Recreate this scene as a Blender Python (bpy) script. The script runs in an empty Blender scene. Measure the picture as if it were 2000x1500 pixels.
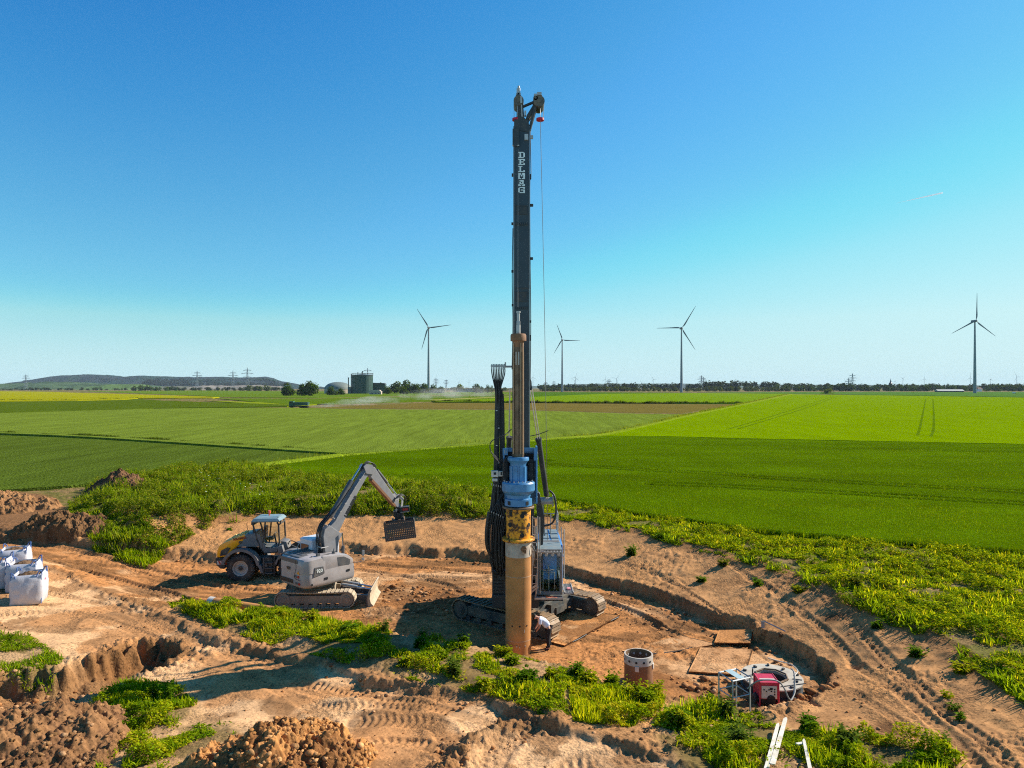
import bpy, bmesh, math, random
import numpy as np
from mathutils import Vector, Matrix
R = math.radians
SC = bpy.context.scene
# ------------------------------------------------------------------ camera, sky, sun, exposure
F = 1380.0; CH = 11.2; HY = 757.0            # focal length and horizon in photo pixels, camera height
cam = bpy.data.objects.new('camera', bpy.data.cameras.new('camera'))
SC.collection.objects.link(cam); SC.camera = cam
cam.location = (0, 0, CH); cam.rotation_euler = (R(90), 0, 0)
cam.data.sensor_width = 36; cam.data.lens = 36 * F / 2000; cam.data.shift_y = 7 / 2000
cam.data.clip_start = 0.5; cam.data.clip_end = 40000
SUN_EL = R(33); SUN_AZ = R(65.5)               # azimuth from +Y towards +X
wd = bpy.data.worlds.new('World'); SC.world = wd; wd.use_nodes = True
nt = wd.node_tree; bg = nt.nodes['Background']
sky = nt.nodes.new('ShaderNodeTexSky'); sky.sky_type = 'NISHITA'; sky.sun_disc = False
sky.sun_elevation = SUN_EL; sky.sun_rotation = SUN_AZ
sky.air_density = 1.3; sky.dust_density = 0.15; sky.ozone_density = 2.0; sky.altitude = 100
EXPO = 0.8
_tc = nt.nodes.new('ShaderNodeTexCoord'); _sx = nt.nodes.new('ShaderNodeSeparateXYZ'); _cx = nt.nodes.new('ShaderNodeCombineXYZ'); _mx = nt.nodes.new('ShaderNodeMath'); _mx.operation = 'MAXIMUM'; _mx.inputs[1].default_value = .09
nt.links.new(_tc.outputs['Generated'], _sx.inputs[0]); nt.links.new(_sx.outputs[0], _cx.inputs[0]); nt.links.new(_sx.outputs[1], _cx.inputs[1]); nt.links.new(_sx.outputs[2], _mx.inputs[0]); nt.links.new(_mx.outputs[0], _cx.inputs[2]); nt.links.new(_cx.outputs[0], sky.inputs[0])
_s1 = nt.nodes.new('ShaderNodeVectorMath'); _s1.operation = 'SCALE'; _s1.inputs['Scale'].default_value = .1
_cv = nt.nodes.new('ShaderNodeRGBCurve'); _s2 = nt.nodes.new('ShaderNodeVectorMath'); _s2.operation = 'SCALE'; _s2.inputs['Scale'].default_value = 10 / 2 ** EXPO
for _i, _pts in enumerate([[(.10, .012), (.156, .040), (.21, .082), (.26, .118), (.322, .16), (.382, .20), (.504, .366), (.81, .61), (1, .68)], [(.20, .19), (.254, .27), (.32, .365), (.39, .455), (.487, .58), (.59, .74), (.967, .92), (1, .93)], [(.3, .5), (.396, .644), (.506, .77), (.568, .86), (.75, .92), (1, .96)]]):
    for _p in _pts[:-1]: _cv.mapping.curves[_i].points.new(*_p)
    _cv.mapping.curves[_i].points[-1].location = _pts[-1]
_cv.mapping.update()
nt.links.new(sky.outputs[0], _s1.inputs[0]); nt.links.new(_s1.outputs[0], _cv.inputs['Color']); 
_hr = nt.nodes.new('ShaderNodeMapRange'); _hr.inputs['From Min'].default_value = 0; _hr.inputs['From Max'].default_value = .13; _hr.inputs['To Min'].default_value = .75; _hr.inputs['To Max'].default_value = 0; _hr.interpolation_type = 'SMOOTHERSTEP'
_hm = nt.nodes.new('ShaderNodeMix'); _hm.data_type = 'RGBA'; _hm.inputs['B'].default_value = (.66, .88, .90, 1); nt.links.new(_sx.outputs[2], _hr.inputs[0]); nt.links.new(_hr.outputs[0], _hm.inputs['Factor']); nt.links.new(_cv.outputs[0], _hm.inputs['A'])
nt.links.new(_hm.outputs['Result'], _s2.inputs[0]); nt.links.new(_s2.outputs[0], bg.inputs[0]); bg.inputs[1].default_value = 0.1
sl = bpy.data.lights.new('sun', 'SUN'); sl.energy = 5.0; sl.angle = R(0.5); sl.color = (1.0, 0.93, 0.82)
so = bpy.data.objects.new('sun', sl); SC.collection.objects.link(so)
sd = Vector((math.sin(SUN_AZ) * math.cos(SUN_EL), math.cos(SUN_AZ) * math.cos(SUN_EL), math.sin(SUN_EL)))
so.rotation_euler = sd.to_track_quat('Z', 'Y').to_euler(); so.location = (60, 40, 60)
vs = SC.view_settings; vs.view_transform = 'Standard'; vs.look = 'None'; vs.exposure = EXPO; vs.gamma = 1
SC.cycles.max_bounces = 6; SC.cycles.transparent_max_bounces = 12; SC.cycles.volume_bounces = 0
SC.cycles.use_denoising = False; SC.cycles.denoising_prefilter = 'ACCURATE'; SC.cycles.pixel_filter_type = 'BLACKMAN_HARRIS'; SC.cycles.filter_width = 1.1

def P(px, py, z=0.0):
    d = (CH - z) * F / (py - HY)
    return ((px - 1000) / F * d, d)
def PD(px, py, d):                            # point seen at a photo pixel, d metres deep
    return Vector(((px - 1000) / F * d, d, CH - (py - HY) / F * d))

# ------------------------------------------------------------------ noise
def _h(ix, iy, s):
    n = (ix.astype(np.int64) * 374761393 + iy.astype(np.int64) * 668265263 + s * 1274126177) & 0xffffffff
    n = ((n ^ (n >> 13)) * 1103515245) & 0xffffffff
    n = (n ^ (n >> 16)) & 0xffffffff
    return n / 4294967295.0
def vn(x, y, sc=1.0, s=0):
    x = np.asarray(x, float) / sc; y = np.asarray(y, float) / sc
    ix = np.floor(x); iy = np.floor(y); fx = x - ix; fy = y - iy
    fx = fx * fx * (3 - 2 * fx); fy = fy * fy * (3 - 2 * fy)
    a = _h(ix, iy, s); b = _h(ix + 1, iy, s); c = _h(ix, iy + 1, s); d = _h(ix + 1, iy + 1, s)
    return (a * (1 - fx) + b * fx) * (1 - fy) + (c * (1 - fx) + d * fx) * fy * 1.0
def fbm(x, y, sc=1.0, o=4, s=0, g=0.5):
    t = 0; a = 1; w = 0
    for i in range(o):
        t = t + a * vn(x * math.cos(i) + y * math.sin(i), y * math.cos(i) - x * math.sin(i), sc / 2.1 ** i, s + i * 17); w += a; a *= g
    return t / w
def clod(x, y, sc, s=0, keep=1.0):
    """heights of rounded lumps, one per jittered cell"""
    x = np.asarray(x, float) / sc; y = np.asarray(y, float) / sc; ix = np.floor(x); iy = np.floor(y); out = np.zeros(x.shape)
    for dx in (-1, 0, 1):
        for dy in (-1, 0, 1):
            cx = ix + dx; cy = iy + dy; jx = cx + .5 + (_h(cx, cy, s) - .5) * .8; jy = cy + .5 + (_h(cx, cy, s + 1) - .5) * .8; r = .28 + .42 * _h(cx, cy, s + 2); e = .6 + .8 * _h(cx, cy, s + 4)
            d2 = ((x - jx) ** 2 * e + (y - jy) ** 2 / e) / (r * r); tl = (x - jx) * (_h(cx, cy, s + 5) - .5) * 1.2 + (y - jy) * (_h(cx, cy, s + 6) - .5) * 1.2
            out = np.maximum(out, np.where(_h(cx, cy, s + 3) < keep, np.sqrt(np.clip(1 - d2, 0, 1)) * r * (1.1 + tl), 0))
    return out
def ss(a, b, x):
    t = np.clip((np.asarray(x, float) - a) / (b - a), 0, 1); return t * t * (3 - 2 * t)
def segdist(x, y, pts, closed=False):
    best = np.full(np.shape(x), 1e9); n = len(pts)
    for i in range(n if closed else n - 1):
        ax, ay = pts[i]; bx, by = pts[(i + 1) % n]; dx = bx - ax; dy = by - ay
        t = np.clip(((x - ax) * dx + (y - ay) * dy) / (dx * dx + dy * dy + 1e-12), 0, 1)
        best = np.minimum(best, (x - ax - t * dx) ** 2 + (y - ay - t * dy) ** 2)
    return np.sqrt(best)
def segpar(x, y, pts):                         # distance and arc length along a polyline
    best = np.full(np.shape(x), 1e9); arc = np.zeros(np.shape(x)); L = 0
    for i in range(len(pts) - 1):
        ax, ay = pts[i]; bx, by = pts[i + 1]; dx = bx - ax; dy = by - ay; l = math.hypot(dx, dy) + 1e-9
        t = np.clip(((x - ax) * dx + (y - ay) * dy) / (l * l), 0, 1)
        d = np.hypot(x - ax - t * dx, y - ay - t * dy)
        sg = np.sign((x - ax) * dy - (y - ay) * dx)
        m = d < np.abs(best); best = np.where(m, d * np.where(sg == 0, 1, sg), best); arc = np.where(m, L + t * l, arc); L += l
    return best, arc
def inside(x, y, pts):
    c = np.zeros(np.shape(x), bool); n = len(pts)
    for i in range(n):
        ax, ay = pts[i]; bx, by = pts[(i + 1) % n]
        if ay == by: continue
        m = ((ay > y) != (by > y)) & (x < (bx - ax) * (y - ay) / (by - ay) + ax); c ^= m
    return c
def sdist(x, y, pts):                          # signed: positive inside
    d = segdist(x, y, pts, True); return np.where(inside(x, y, pts), d, -d)
def pp(lst, z): return [P(a, b, z) for a, b in lst]
def spl(pts, k=5):                              # smooth a polyline
    pts = [Vector((p[0], p[1], 0)) for p in pts]; out = []
    for i in range(len(pts) - 1):
        p0 = pts[max(i - 1, 0)]; p1 = pts[i]; p2 = pts[i + 1]; p3 = pts[min(i + 2, len(pts) - 1)]
        for j in range(k):
            t = j / k; v = 0.5 * ((2 * p1) + (p2 - p0) * t + (2 * p0 - 5 * p1 + 4 * p2 - p3) * t * t + (3 * p1 - p0 - 3 * p2 + p3) * t ** 3)
            out.append((v.x, v.y))
    out.append((pts[-1].x, pts[-1].y)); return out

# ------------------------------------------------------------------ materials
MATS = {}
def mat(name, col=(0.5, 0.5, 0.5), rough=0.6, metal=0.0, dirt=0.0, dcol=(0.25, 0.15, 0.08), scale=6.0, bump=0.0, attr=None,
        spec=0.4, trans=0.0, ttone=(1.35, 1.15, 0.5), var=0.15, ramp=(0.45, 0.7), coat=0.0, hs2=None, tone=None):
    if name in MATS: return MATS[name]
    m = bpy.data.materials.new(name); m.use_nodes = True; n = m.node_tree; N = n.nodes; L = n.links
    b = N['Principled BSDF']; b.inputs['Roughness'].default_value = rough; b.inputs['Metallic'].default_value = metal
    b.inputs['Specular IOR Level'].default_value = spec
    if coat: b.inputs['Coat Weight'].default_value = coat; b.inputs['Coat Roughness'].default_value = 0.15
    tc = N.new('ShaderNodeTexCoord'); nz = N.new('ShaderNodeTexNoise'); nz.inputs['Scale'].default_value = scale; nz.inputs['Detail'].default_value = 6
    L.new(tc.outputs['Object'], nz.inputs['Vector'])
    if attr:
        c0 = N.new('ShaderNodeAttribute'); c0.attribute_name = attr; src = c0.outputs['Color']
        if tone: q = N.new('ShaderNodeVectorMath'); q.operation = 'MULTIPLY'; q.inputs[1].default_value = tone; L.new(src, q.inputs[0]); src = q.outputs[0]
    else:
        c0 = N.new('ShaderNodeRGB'); c0.outputs[0].default_value = (*col, 1); src = c0.outputs[0]
    mr = N.new('ShaderNodeMapRange'); mr.inputs['From Min'].default_value = 0.25; mr.inputs['From Max'].default_value = 0.75
    mr.inputs['To Min'].default_value = 1 - var; mr.inputs['To Max'].default_value = 1 + var
    L.new(nz.outputs['Fac'], mr.inputs['Value'])
    mu = N.new('ShaderNodeVectorMath'); mu.operation = 'SCALE'; L.new(src, mu.inputs[0]); L.new(mr.outputs[0], mu.inputs['Scale'])
    out = mu.outputs[0]
    if dirt:
        n2 = N.new('ShaderNodeTexNoise'); n2.inputs['Scale'].default_value = hs2 or scale * 0.55; n2.inputs['Detail'].default_value = 10; n2.inputs['Roughness'].default_value = 0.68
        L.new(tc.outputs['Object'], n2.inputs['Vector'])
        r2 = N.new('ShaderNodeMapRange'); r2.inputs['From Min'].default_value = ramp[0]; r2.inputs['From Max'].default_value = ramp[1]; r2.inputs['To Max'].default_value = dirt
        L.new(n2.outputs['Fac'], r2.inputs['Value'])
        mx = N.new('ShaderNodeMix'); mx.data_type = 'RGBA'; mx.inputs['B'].default_value = (*dcol, 1)
        L.new(r2.outputs[0], mx.inputs['Factor']); L.new(out, mx.inputs['A']); out = mx.outputs['Result']
        rr = N.new('ShaderNodeMapRange'); rr.inputs['To Min'].default_value = rough; rr.inputs['To Max'].default_value = 0.9
        L.new(r2.outputs[0], rr.inputs['Value']); L.new(rr.outputs[0], b.inputs['Roughness'])
    L.new(out, b.inputs['Base Color'])
    if bump:
        bp = N.new('ShaderNodeBump'); bp.inputs['Strength'].default_value = 1.0; bp.inputs['Distance'].default_value = bump
        n3 = N.new('ShaderNodeTexNoise'); n3.inputs['Scale'].default_value = scale * 2; n3.inputs['Detail'].default_value = 8
        L.new(tc.outputs['Object'], n3.inputs['Vector']); L.new(n3.outputs['Fac'], bp.inputs['Height']); L.new(bp.outputs[0], b.inputs['Normal'])
    if trans:
        t = N.new('ShaderNodeBsdfTranslucent'); ms = N.new('ShaderNodeMixShader'); ms.inputs[0].default_value = trans
        g = N.new('ShaderNodeVectorMath'); g.operation = 'MULTIPLY'; g.inputs[1].default_value = ttone
        L.new(out, g.inputs[0]); L.new(g.outputs[0], t.inputs[0])
        L.new(b.outputs[0], ms.inputs[1]); L.new(t.outputs[0], ms.inputs[2]); L.new(ms.outputs[0], N['Material Output'].inputs[0])
    MATS[name] = m; return m
def crumbs_and_shade(m, s1=7.0, s2=.9, dark=.5):
    """dark specks for soil clumps and their shadows, put into the colour"""
    N = m.node_tree.nodes; L = m.node_tree.links; b = N['Principled BSDF']; tc = [x for x in N if x.type == 'TEX_COORD'][0]; src = b.inputs['Base Color'].links[0].from_socket
    for sc, lo, hi, mlo, mhi, dk in ((s1, .20, .36, .44, .56, dark), (s1 * .42, .20, .34, .49, .60, dark * 1.1), (s1 * 2.2, .22, .42, .36, .54, dark * 1.15)):  # each speck darkens the colour like a clump with its painted shadow
        v = N.new('ShaderNodeTexVoronoi'); v.inputs['Scale'].default_value = sc; w = N.new('ShaderNodeTexNoise'); w.inputs['Scale'].default_value = s2 * (1 + sc * .05); w.inputs['Detail'].default_value = 5; w.inputs['Roughness'].default_value = .65
        wp = N.new('ShaderNodeTexNoise'); wp.inputs['Scale'].default_value = sc * 1.7; wa = N.new('ShaderNodeVectorMath'); wa.operation = 'MULTIPLY_ADD'; wa.inputs[1].default_value = (.9 / sc,) * 3; L.new(tc.outputs['Object'], wp.inputs['Vector']); L.new(wp.outputs['Color'], wa.inputs[0]); L.new(tc.outputs['Object'], wa.inputs[2])
        L.new(wa.outputs[0], v.inputs['Vector']); L.new(tc.outputs['Object'], w.inputs['Vector'])
        a = N.new('ShaderNodeMapRange'); a.inputs['From Min'].default_value = lo; a.inputs['From Max'].default_value = hi; a.inputs['To Min'].default_value = 1; a.inputs['To Max'].default_value = 0; L.new(v.outputs['Distance'], a.inputs[0])
        c = N.new('ShaderNodeMapRange'); c.inputs['From Min'].default_value = mlo; c.inputs['From Max'].default_value = mhi; L.new(w.outputs['Fac'], c.inputs[0])
        p = N.new('ShaderNodeMath'); p.operation = 'MULTIPLY'; L.new(a.outputs[0], p.inputs[0]); L.new(c.outputs[0], p.inputs[1]); q = N.new('ShaderNodeMath'); q.operation = 'MULTIPLY_ADD'; q.inputs[1].default_value = dk - 1; q.inputs[2].default_value = 1; L.new(p.outputs[0], q.inputs[0])
        k = N.new('ShaderNodeVectorMath'); k.operation = 'SCALE'; L.new(src, k.inputs[0]); L.new(q.outputs[0], k.inputs['Scale']); src = k.outputs[0]
    L.new(src, b.inputs['Base Color']); return m
def soilmat(name, bump=0.03, s=9.0):
    if name in MATS: return MATS[name]
    m = mat(name, attr='col', rough=0.95, spec=0.04, scale=s, var=0.22, tone=(.95, .77, .60)); n = m.node_tree; N = n.nodes; L = n.links
    tc = [x for x in N if x.type == 'TEX_COORD'][0]; b = N['Principled BSDF']
    a = N.new('ShaderNodeTexNoise'); a.inputs['Scale'].default_value = s * 0.8; a.inputs['Detail'].default_value = 9; a.inputs['Roughness'].default_value = 0.7
    v = N.new('ShaderNodeTexVoronoi'); v.inputs['Scale'].default_value = s * 1.1
    L.new(tc.outputs['Object'], a.inputs['Vector']); L.new(tc.outputs['Object'], v.inputs['Vector'])
    ad = N.new('ShaderNodeMath'); ad.operation = 'MULTIPLY_ADD'; ad.inputs[1].default_value = -0.35; L.new(v.outputs['Distance'], ad.inputs[0]); L.new(a.outputs['Fac'], ad.inputs[2])
    bp = N.new('ShaderNodeBump'); bp.inputs['Distance'].default_value = bump * 3
    w_ = N.new('ShaderNodeTexNoise'); w_.inputs['Scale'].default_value = .55; w_.inputs['Detail'].default_value = 3; L.new(tc.outputs['Object'], w_.inputs['Vector']); wr = N.new('ShaderNodeMapRange'); wr.inputs['From Min'].default_value = .42; wr.inputs['From Max'].default_value = .62; wr.inputs['To Min'].default_value = .12; wr.inputs['To Max'].default_value = .95; L.new(w_.outputs['Fac'], wr.inputs[0]); L.new(wr.outputs[0], bp.inputs['Strength'])
    L.new(ad.outputs[0], bp.inputs['Height']); L.new(bp.outputs[0], b.inputs['Normal']); return crumbs_and_shade(m)
def setp(o, label=None, cat=None, group=None, kind=None):
    if label: o['label'] = label
    if cat: o['category'] = cat
    if group: o['group'] = group
    if kind: o['kind'] = kind
    return o
def npmesh(name, V, Fc, m, col=None, parent=None, smooth=False):
    """V (n,3); Fc (k,3|4) int; col (n,3)"""
    me = bpy.data.meshes.new(name); V = np.asarray(V, np.float32); Fc = np.asarray(Fc, np.int32); k = Fc.shape[1]
    me.vertices.add(len(V)); me.vertices.foreach_set('co', V.ravel())
    me.loops.add(Fc.size); me.loops.foreach_set('vertex_index', Fc.ravel())
    me.polygons.add(len(Fc)); me.polygons.foreach_set('loop_start', np.arange(0, Fc.size, k, dtype=np.int32))
    if smooth: me.polygons.foreach_set('use_smooth', np.ones(len(Fc), bool))
    me.update(calc_edges=True)
    if col is not None:
        a = me.attributes.new('col', 'FLOAT_COLOR', 'POINT'); c = np.ones((len(V), 4), np.float32); c[:, :3] = col; a.data.foreach_set('color', c.ravel())
    me.materials.append(m); o = bpy.data.objects.new(name, me); SC.collection.objects.link(o)
    if parent: o.parent = parent
    return o
def gridfaces(nr, nc):
    i = np.arange((nr - 1) * (nc - 1)); r = i // (nc - 1); c = i % (nc - 1); a = r * nc + c
    return np.stack([a, a + 1, a + nc + 1, a + nc], 1)
FL = 1.8                                      # level of the fields above the pit floor
# ------------------------------------------------------------------ terrain plan (world metres, read off the photo on the ground planes)
toe = spl([(-75, 44.5), (-40, 47.0)] + [P(0, 1062, 1.0), P(100, 1068, .9), P(200, 1078, .6), P(350, 1092, .2), P(420, 1101, .1), P(560, 1085, 0), P(700, 1082, 0),
       P(800, 1086, 0), P(940, 1097, 0), P(1050, 1112, 0), P(1130, 1135, 0), P(1250, 1167, 0), P(1330, 1192, 0), P(1400, 1225, 0), P(1470, 1247, 0),
       P(1540, 1285, 0), P(1600, 1325, 0), P(1622, 1350, 0), P(1585, 1374, 0)], 4)
front = spl([P(1530, 1394, .4), P(1420, 1375, .6), P(1300, 1350, .7), P(1200, 1322, .75), P(1100, 1292, .8), P(1000, 1269, .8), P(850, 1243, .8), P(700, 1217, .8),
         P(550, 1196, .9), P(350, 1165, 1.0), P(280, 1160, 1.1), P(80, 1100, 1.2), (-38, 41.5), (-75, 39)], 4)
pit = toe + front
rim = spl([(-75, 50), (-46, 52), (-38, 52), (-33, 51.5), (-28, 50.5), (-24, 49.3), P(420, 1016, FL - 0.1), P(560, 1001, FL), P(750, 998, FL), P(950, 1000, FL), P(1080, 1008, FL),
       P(1150, 1018, FL), P(1250, 1035, FL), P(1350, 1062, FL), P(1450, 1085, FL), P(1550, 1115, FL), P(1650, 1160, FL), P(1750, 1200, FL), P(1850, 1245, FL),
       P(1950, 1310, FL), P(2000, 1345, FL), (15.3, 16), (16, 8)], 4)
upland = rim + [(20000, 8), (20000, 16000), (-20000, 16000), (-20000, 50)]
road = spl(pp([(-400, 1150), (0, 1112), (100, 1113), (300, 1176), (420, 1228), (560, 1262), (640, 1278), (740, 1308), (830, 1328), (960, 1350), (1080, 1400), (1130, 1412), (1250, 1452), (1330, 1482), (1420, 1530)], .9), 4) + \
       pp([(1420, 1800), (-500, 1800), (-700, 1200)], .9)
trench = pp([(350, 1247), (300, 1238), (230, 1255), (170, 1280), (120, 1298), (60, 1308), (-120, 1330), (-120, 1410), (60, 1368), (130, 1352), (210, 1345), (262, 1305), (330, 1278), (372, 1252)], .75)
ridge = spl(pp([(1085, 1400), (980, 1412), (930, 1440), (890, 1475), (850, 1530)], .8))
weedhill = pp([(130, 1000), (180, 945), (330, 925), (470, 915), (700, 945), (955, 962), (955, 1003), (750, 999), (560, 1001), (420, 1016), (300, 1044), (250, 1050), (170, 1032)], FL + 0.1)
berm = [P(a, b, .85) for a, b in [(300, 1160), (420, 1168), (600, 1190), (850, 1233), (1000, 1258), (1150, 1296), (1185, 1320), (1160, 1370), (1085, 1398), (960, 1348), (830, 1325), (740, 1305), (640, 1275), (560, 1258), (430, 1218)]]
patchA = pp([(1110, 1335), (1200, 1322), (1300, 1345), (1290, 1385), (1230, 1412), (1120, 1400)], .85)
patchB = pp([(1290, 1385), (1400, 1352), (1530, 1392), (1580, 1425), (1700, 1440), (1820, 1480), (2000, 1600), (1380, 1600), (1300, 1465), (1270, 1430)], .8)
patchC = pp([(-150, 1225), (60, 1236), (125, 1275), (110, 1305), (-150, 1310)], .85)
patchD = pp([(130, 1400), (220, 1318), (340, 1318), (430, 1380), (478, 1412), (430, 1475), (370, 1600), (180, 1600), (195, 1430)], .8)
fieldedge = spl([(-28, 78), (-18, 62), P(955, 963, FL), P(1100, 985, FL), P(1230, 1008, FL), P(1500, 1047, FL), P(1700, 1064, FL), P(2000, 1088, FL), P(2400, 1125, FL)], 3)
margin = [P(955, 963, FL), P(1100, 985, FL), P(1230, 1008, FL), P(1500, 1047, FL), P(1700, 1064, FL), P(2000, 1088, FL), P(2500, 1130, FL), (50, 8), (16, 8), (15.3, 16), P(2000, 1345, FL),
          P(1950, 1310, FL), P(1850, 1245, FL), P(1750, 1200, FL), P(1650, 1160, FL), P(1550, 1115, FL), P(1450, 1085, FL), P(1350, 1062, FL), P(1250, 1035, FL), P(1150, 1018, FL), P(1080, 1008, FL), P(950, 1000, FL)]
# wheel and track marks: (polyline, half width, depth, cleat period, bead)
marks = [
 (spl(pp([(-60, 1082), (150, 1092), (300, 1112), (420, 1135), (600, 1150), (760, 1140)], .3)), .35, .10, .33), (spl(pp([(-60, 1098), (150, 1112), (280, 1130), (400, 1160)], .6)), .35, .10, .33),
 (spl(pp([(720, 1092), (850, 1098), (960, 1106)], 0)), .25, .06, .22), (spl(pp([(720, 1104), (850, 1112), (960, 1120)], 0)), .3, .10, .25), (spl(pp([(700, 1125), (850, 1128), (950, 1132)], 0)), .3, .09, .25),
 (spl(pp([(1150, 1160), (1250, 1185), (1330, 1225), (1420, 1248), (1460, 1262)], 0)), .33, .05, .20), (spl(pp([(1120, 1155), (1230, 1195), (1290, 1225), (1350, 1262)], 0)), .3, .10, .22),
 (spl(pp([(1260, 1290), (1330, 1292), (1390, 1300), (1440, 1300)], 0)), .4, .05, .20),
 (spl(pp([(1480, 1105), (1570, 1150), (1640, 1200), (1720, 1268), (1790, 1335), (1850, 1400), (1930, 1470), (2010, 1560)], 1.15)), .20, .05, .30),
 (spl(pp([(1420, 1110), (1520, 1165), (1600, 1215), (1690, 1290), (1760, 1350), (1820, 1410), (1900, 1490), (1950, 1560)], 1.15)), .20, .05, .30),
 (spl(pp([(1560, 1150), (1650, 1215), (1740, 1295), (1830, 1390), (1900, 1450)], 1.2)), .10, .04, .30),
 (spl(pp([(700, 1392), (780, 1392), (850, 1400), (880, 1440), (880, 1480)], .7)), .42, .05, .24), (spl(pp([(1050, 1402), (990, 1440), (960, 1480), (940, 1540)], .7)), .42, .07, .26),
 (spl(pp([(-60, 1190), (100, 1160), (240, 1180), (380, 1235), (520, 1280), (660, 1330), (820, 1352)], .8)), .28, .03, .24), (spl(pp([(-60, 1215), (120, 1190), (260, 1215), (400, 1270), (560, 1335), (640, 1390)], .8)), .28, .03, .24),
 (spl(pp([(980, 1400), (880, 1372), (760, 1345), (620, 1320), (470, 1330)], .75)), .25, .03, .22), (spl(pp([(640, 1450), (760, 1430), (860, 1455), (900, 1520)], .75)), .3, .04, .24),
 (spl(pp([(1130, 1215), (1250, 1215), (1380, 1240), (1440, 1262)], 0)), .28, .05, .2), (spl(pp([(1110, 1235), (1200, 1250), (1290, 1262), (1350, 1290)], 0)), .25, .05, .2), (spl(pp([(1160, 1290), (1220, 1270), (1300, 1235), (1340, 1205)], 0)), .25, .05, .2),
 (spl(pp([(560, 1110), (640, 1112), (720, 1116), (860, 1140), (900, 1160)], 0)), .3, .07, .22), (spl(pp([(420, 1120), (520, 1140), (620, 1160)], 0)), .3, .06, .24), (spl(pp([(740, 1200), (820, 1180), (880, 1150), (950, 1140)], 0)), .3, .06, .22),
 (spl(pp([(1180, 1085), (1290, 1120), (1390, 1170), (1470, 1225), (1540, 1262)], 1.0)), .16, .035, .3), (spl(pp([(1660, 1330), (1720, 1380), (1790, 1440), (1850, 1510)], 1.0)), .18, .04, .25),
 (spl(pp([(1280, 1470), (1180, 1475), (1110, 1490), (1050, 1530)], .7)), .42, .07, .26), (spl(pp([(560, 1350), (650, 1365), (720, 1362), (800, 1372)], .7)), .35, .05, .24),
 (spl(pp([(1060, 1040), (1180, 1060), (1300, 1100), (1400, 1150), (1500, 1215)], 1.6)), .06, .05, .4), (spl(pp([(600, 1050), (800, 1062), (940, 1068)], .9)), .06, .04, .4),
]
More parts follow.
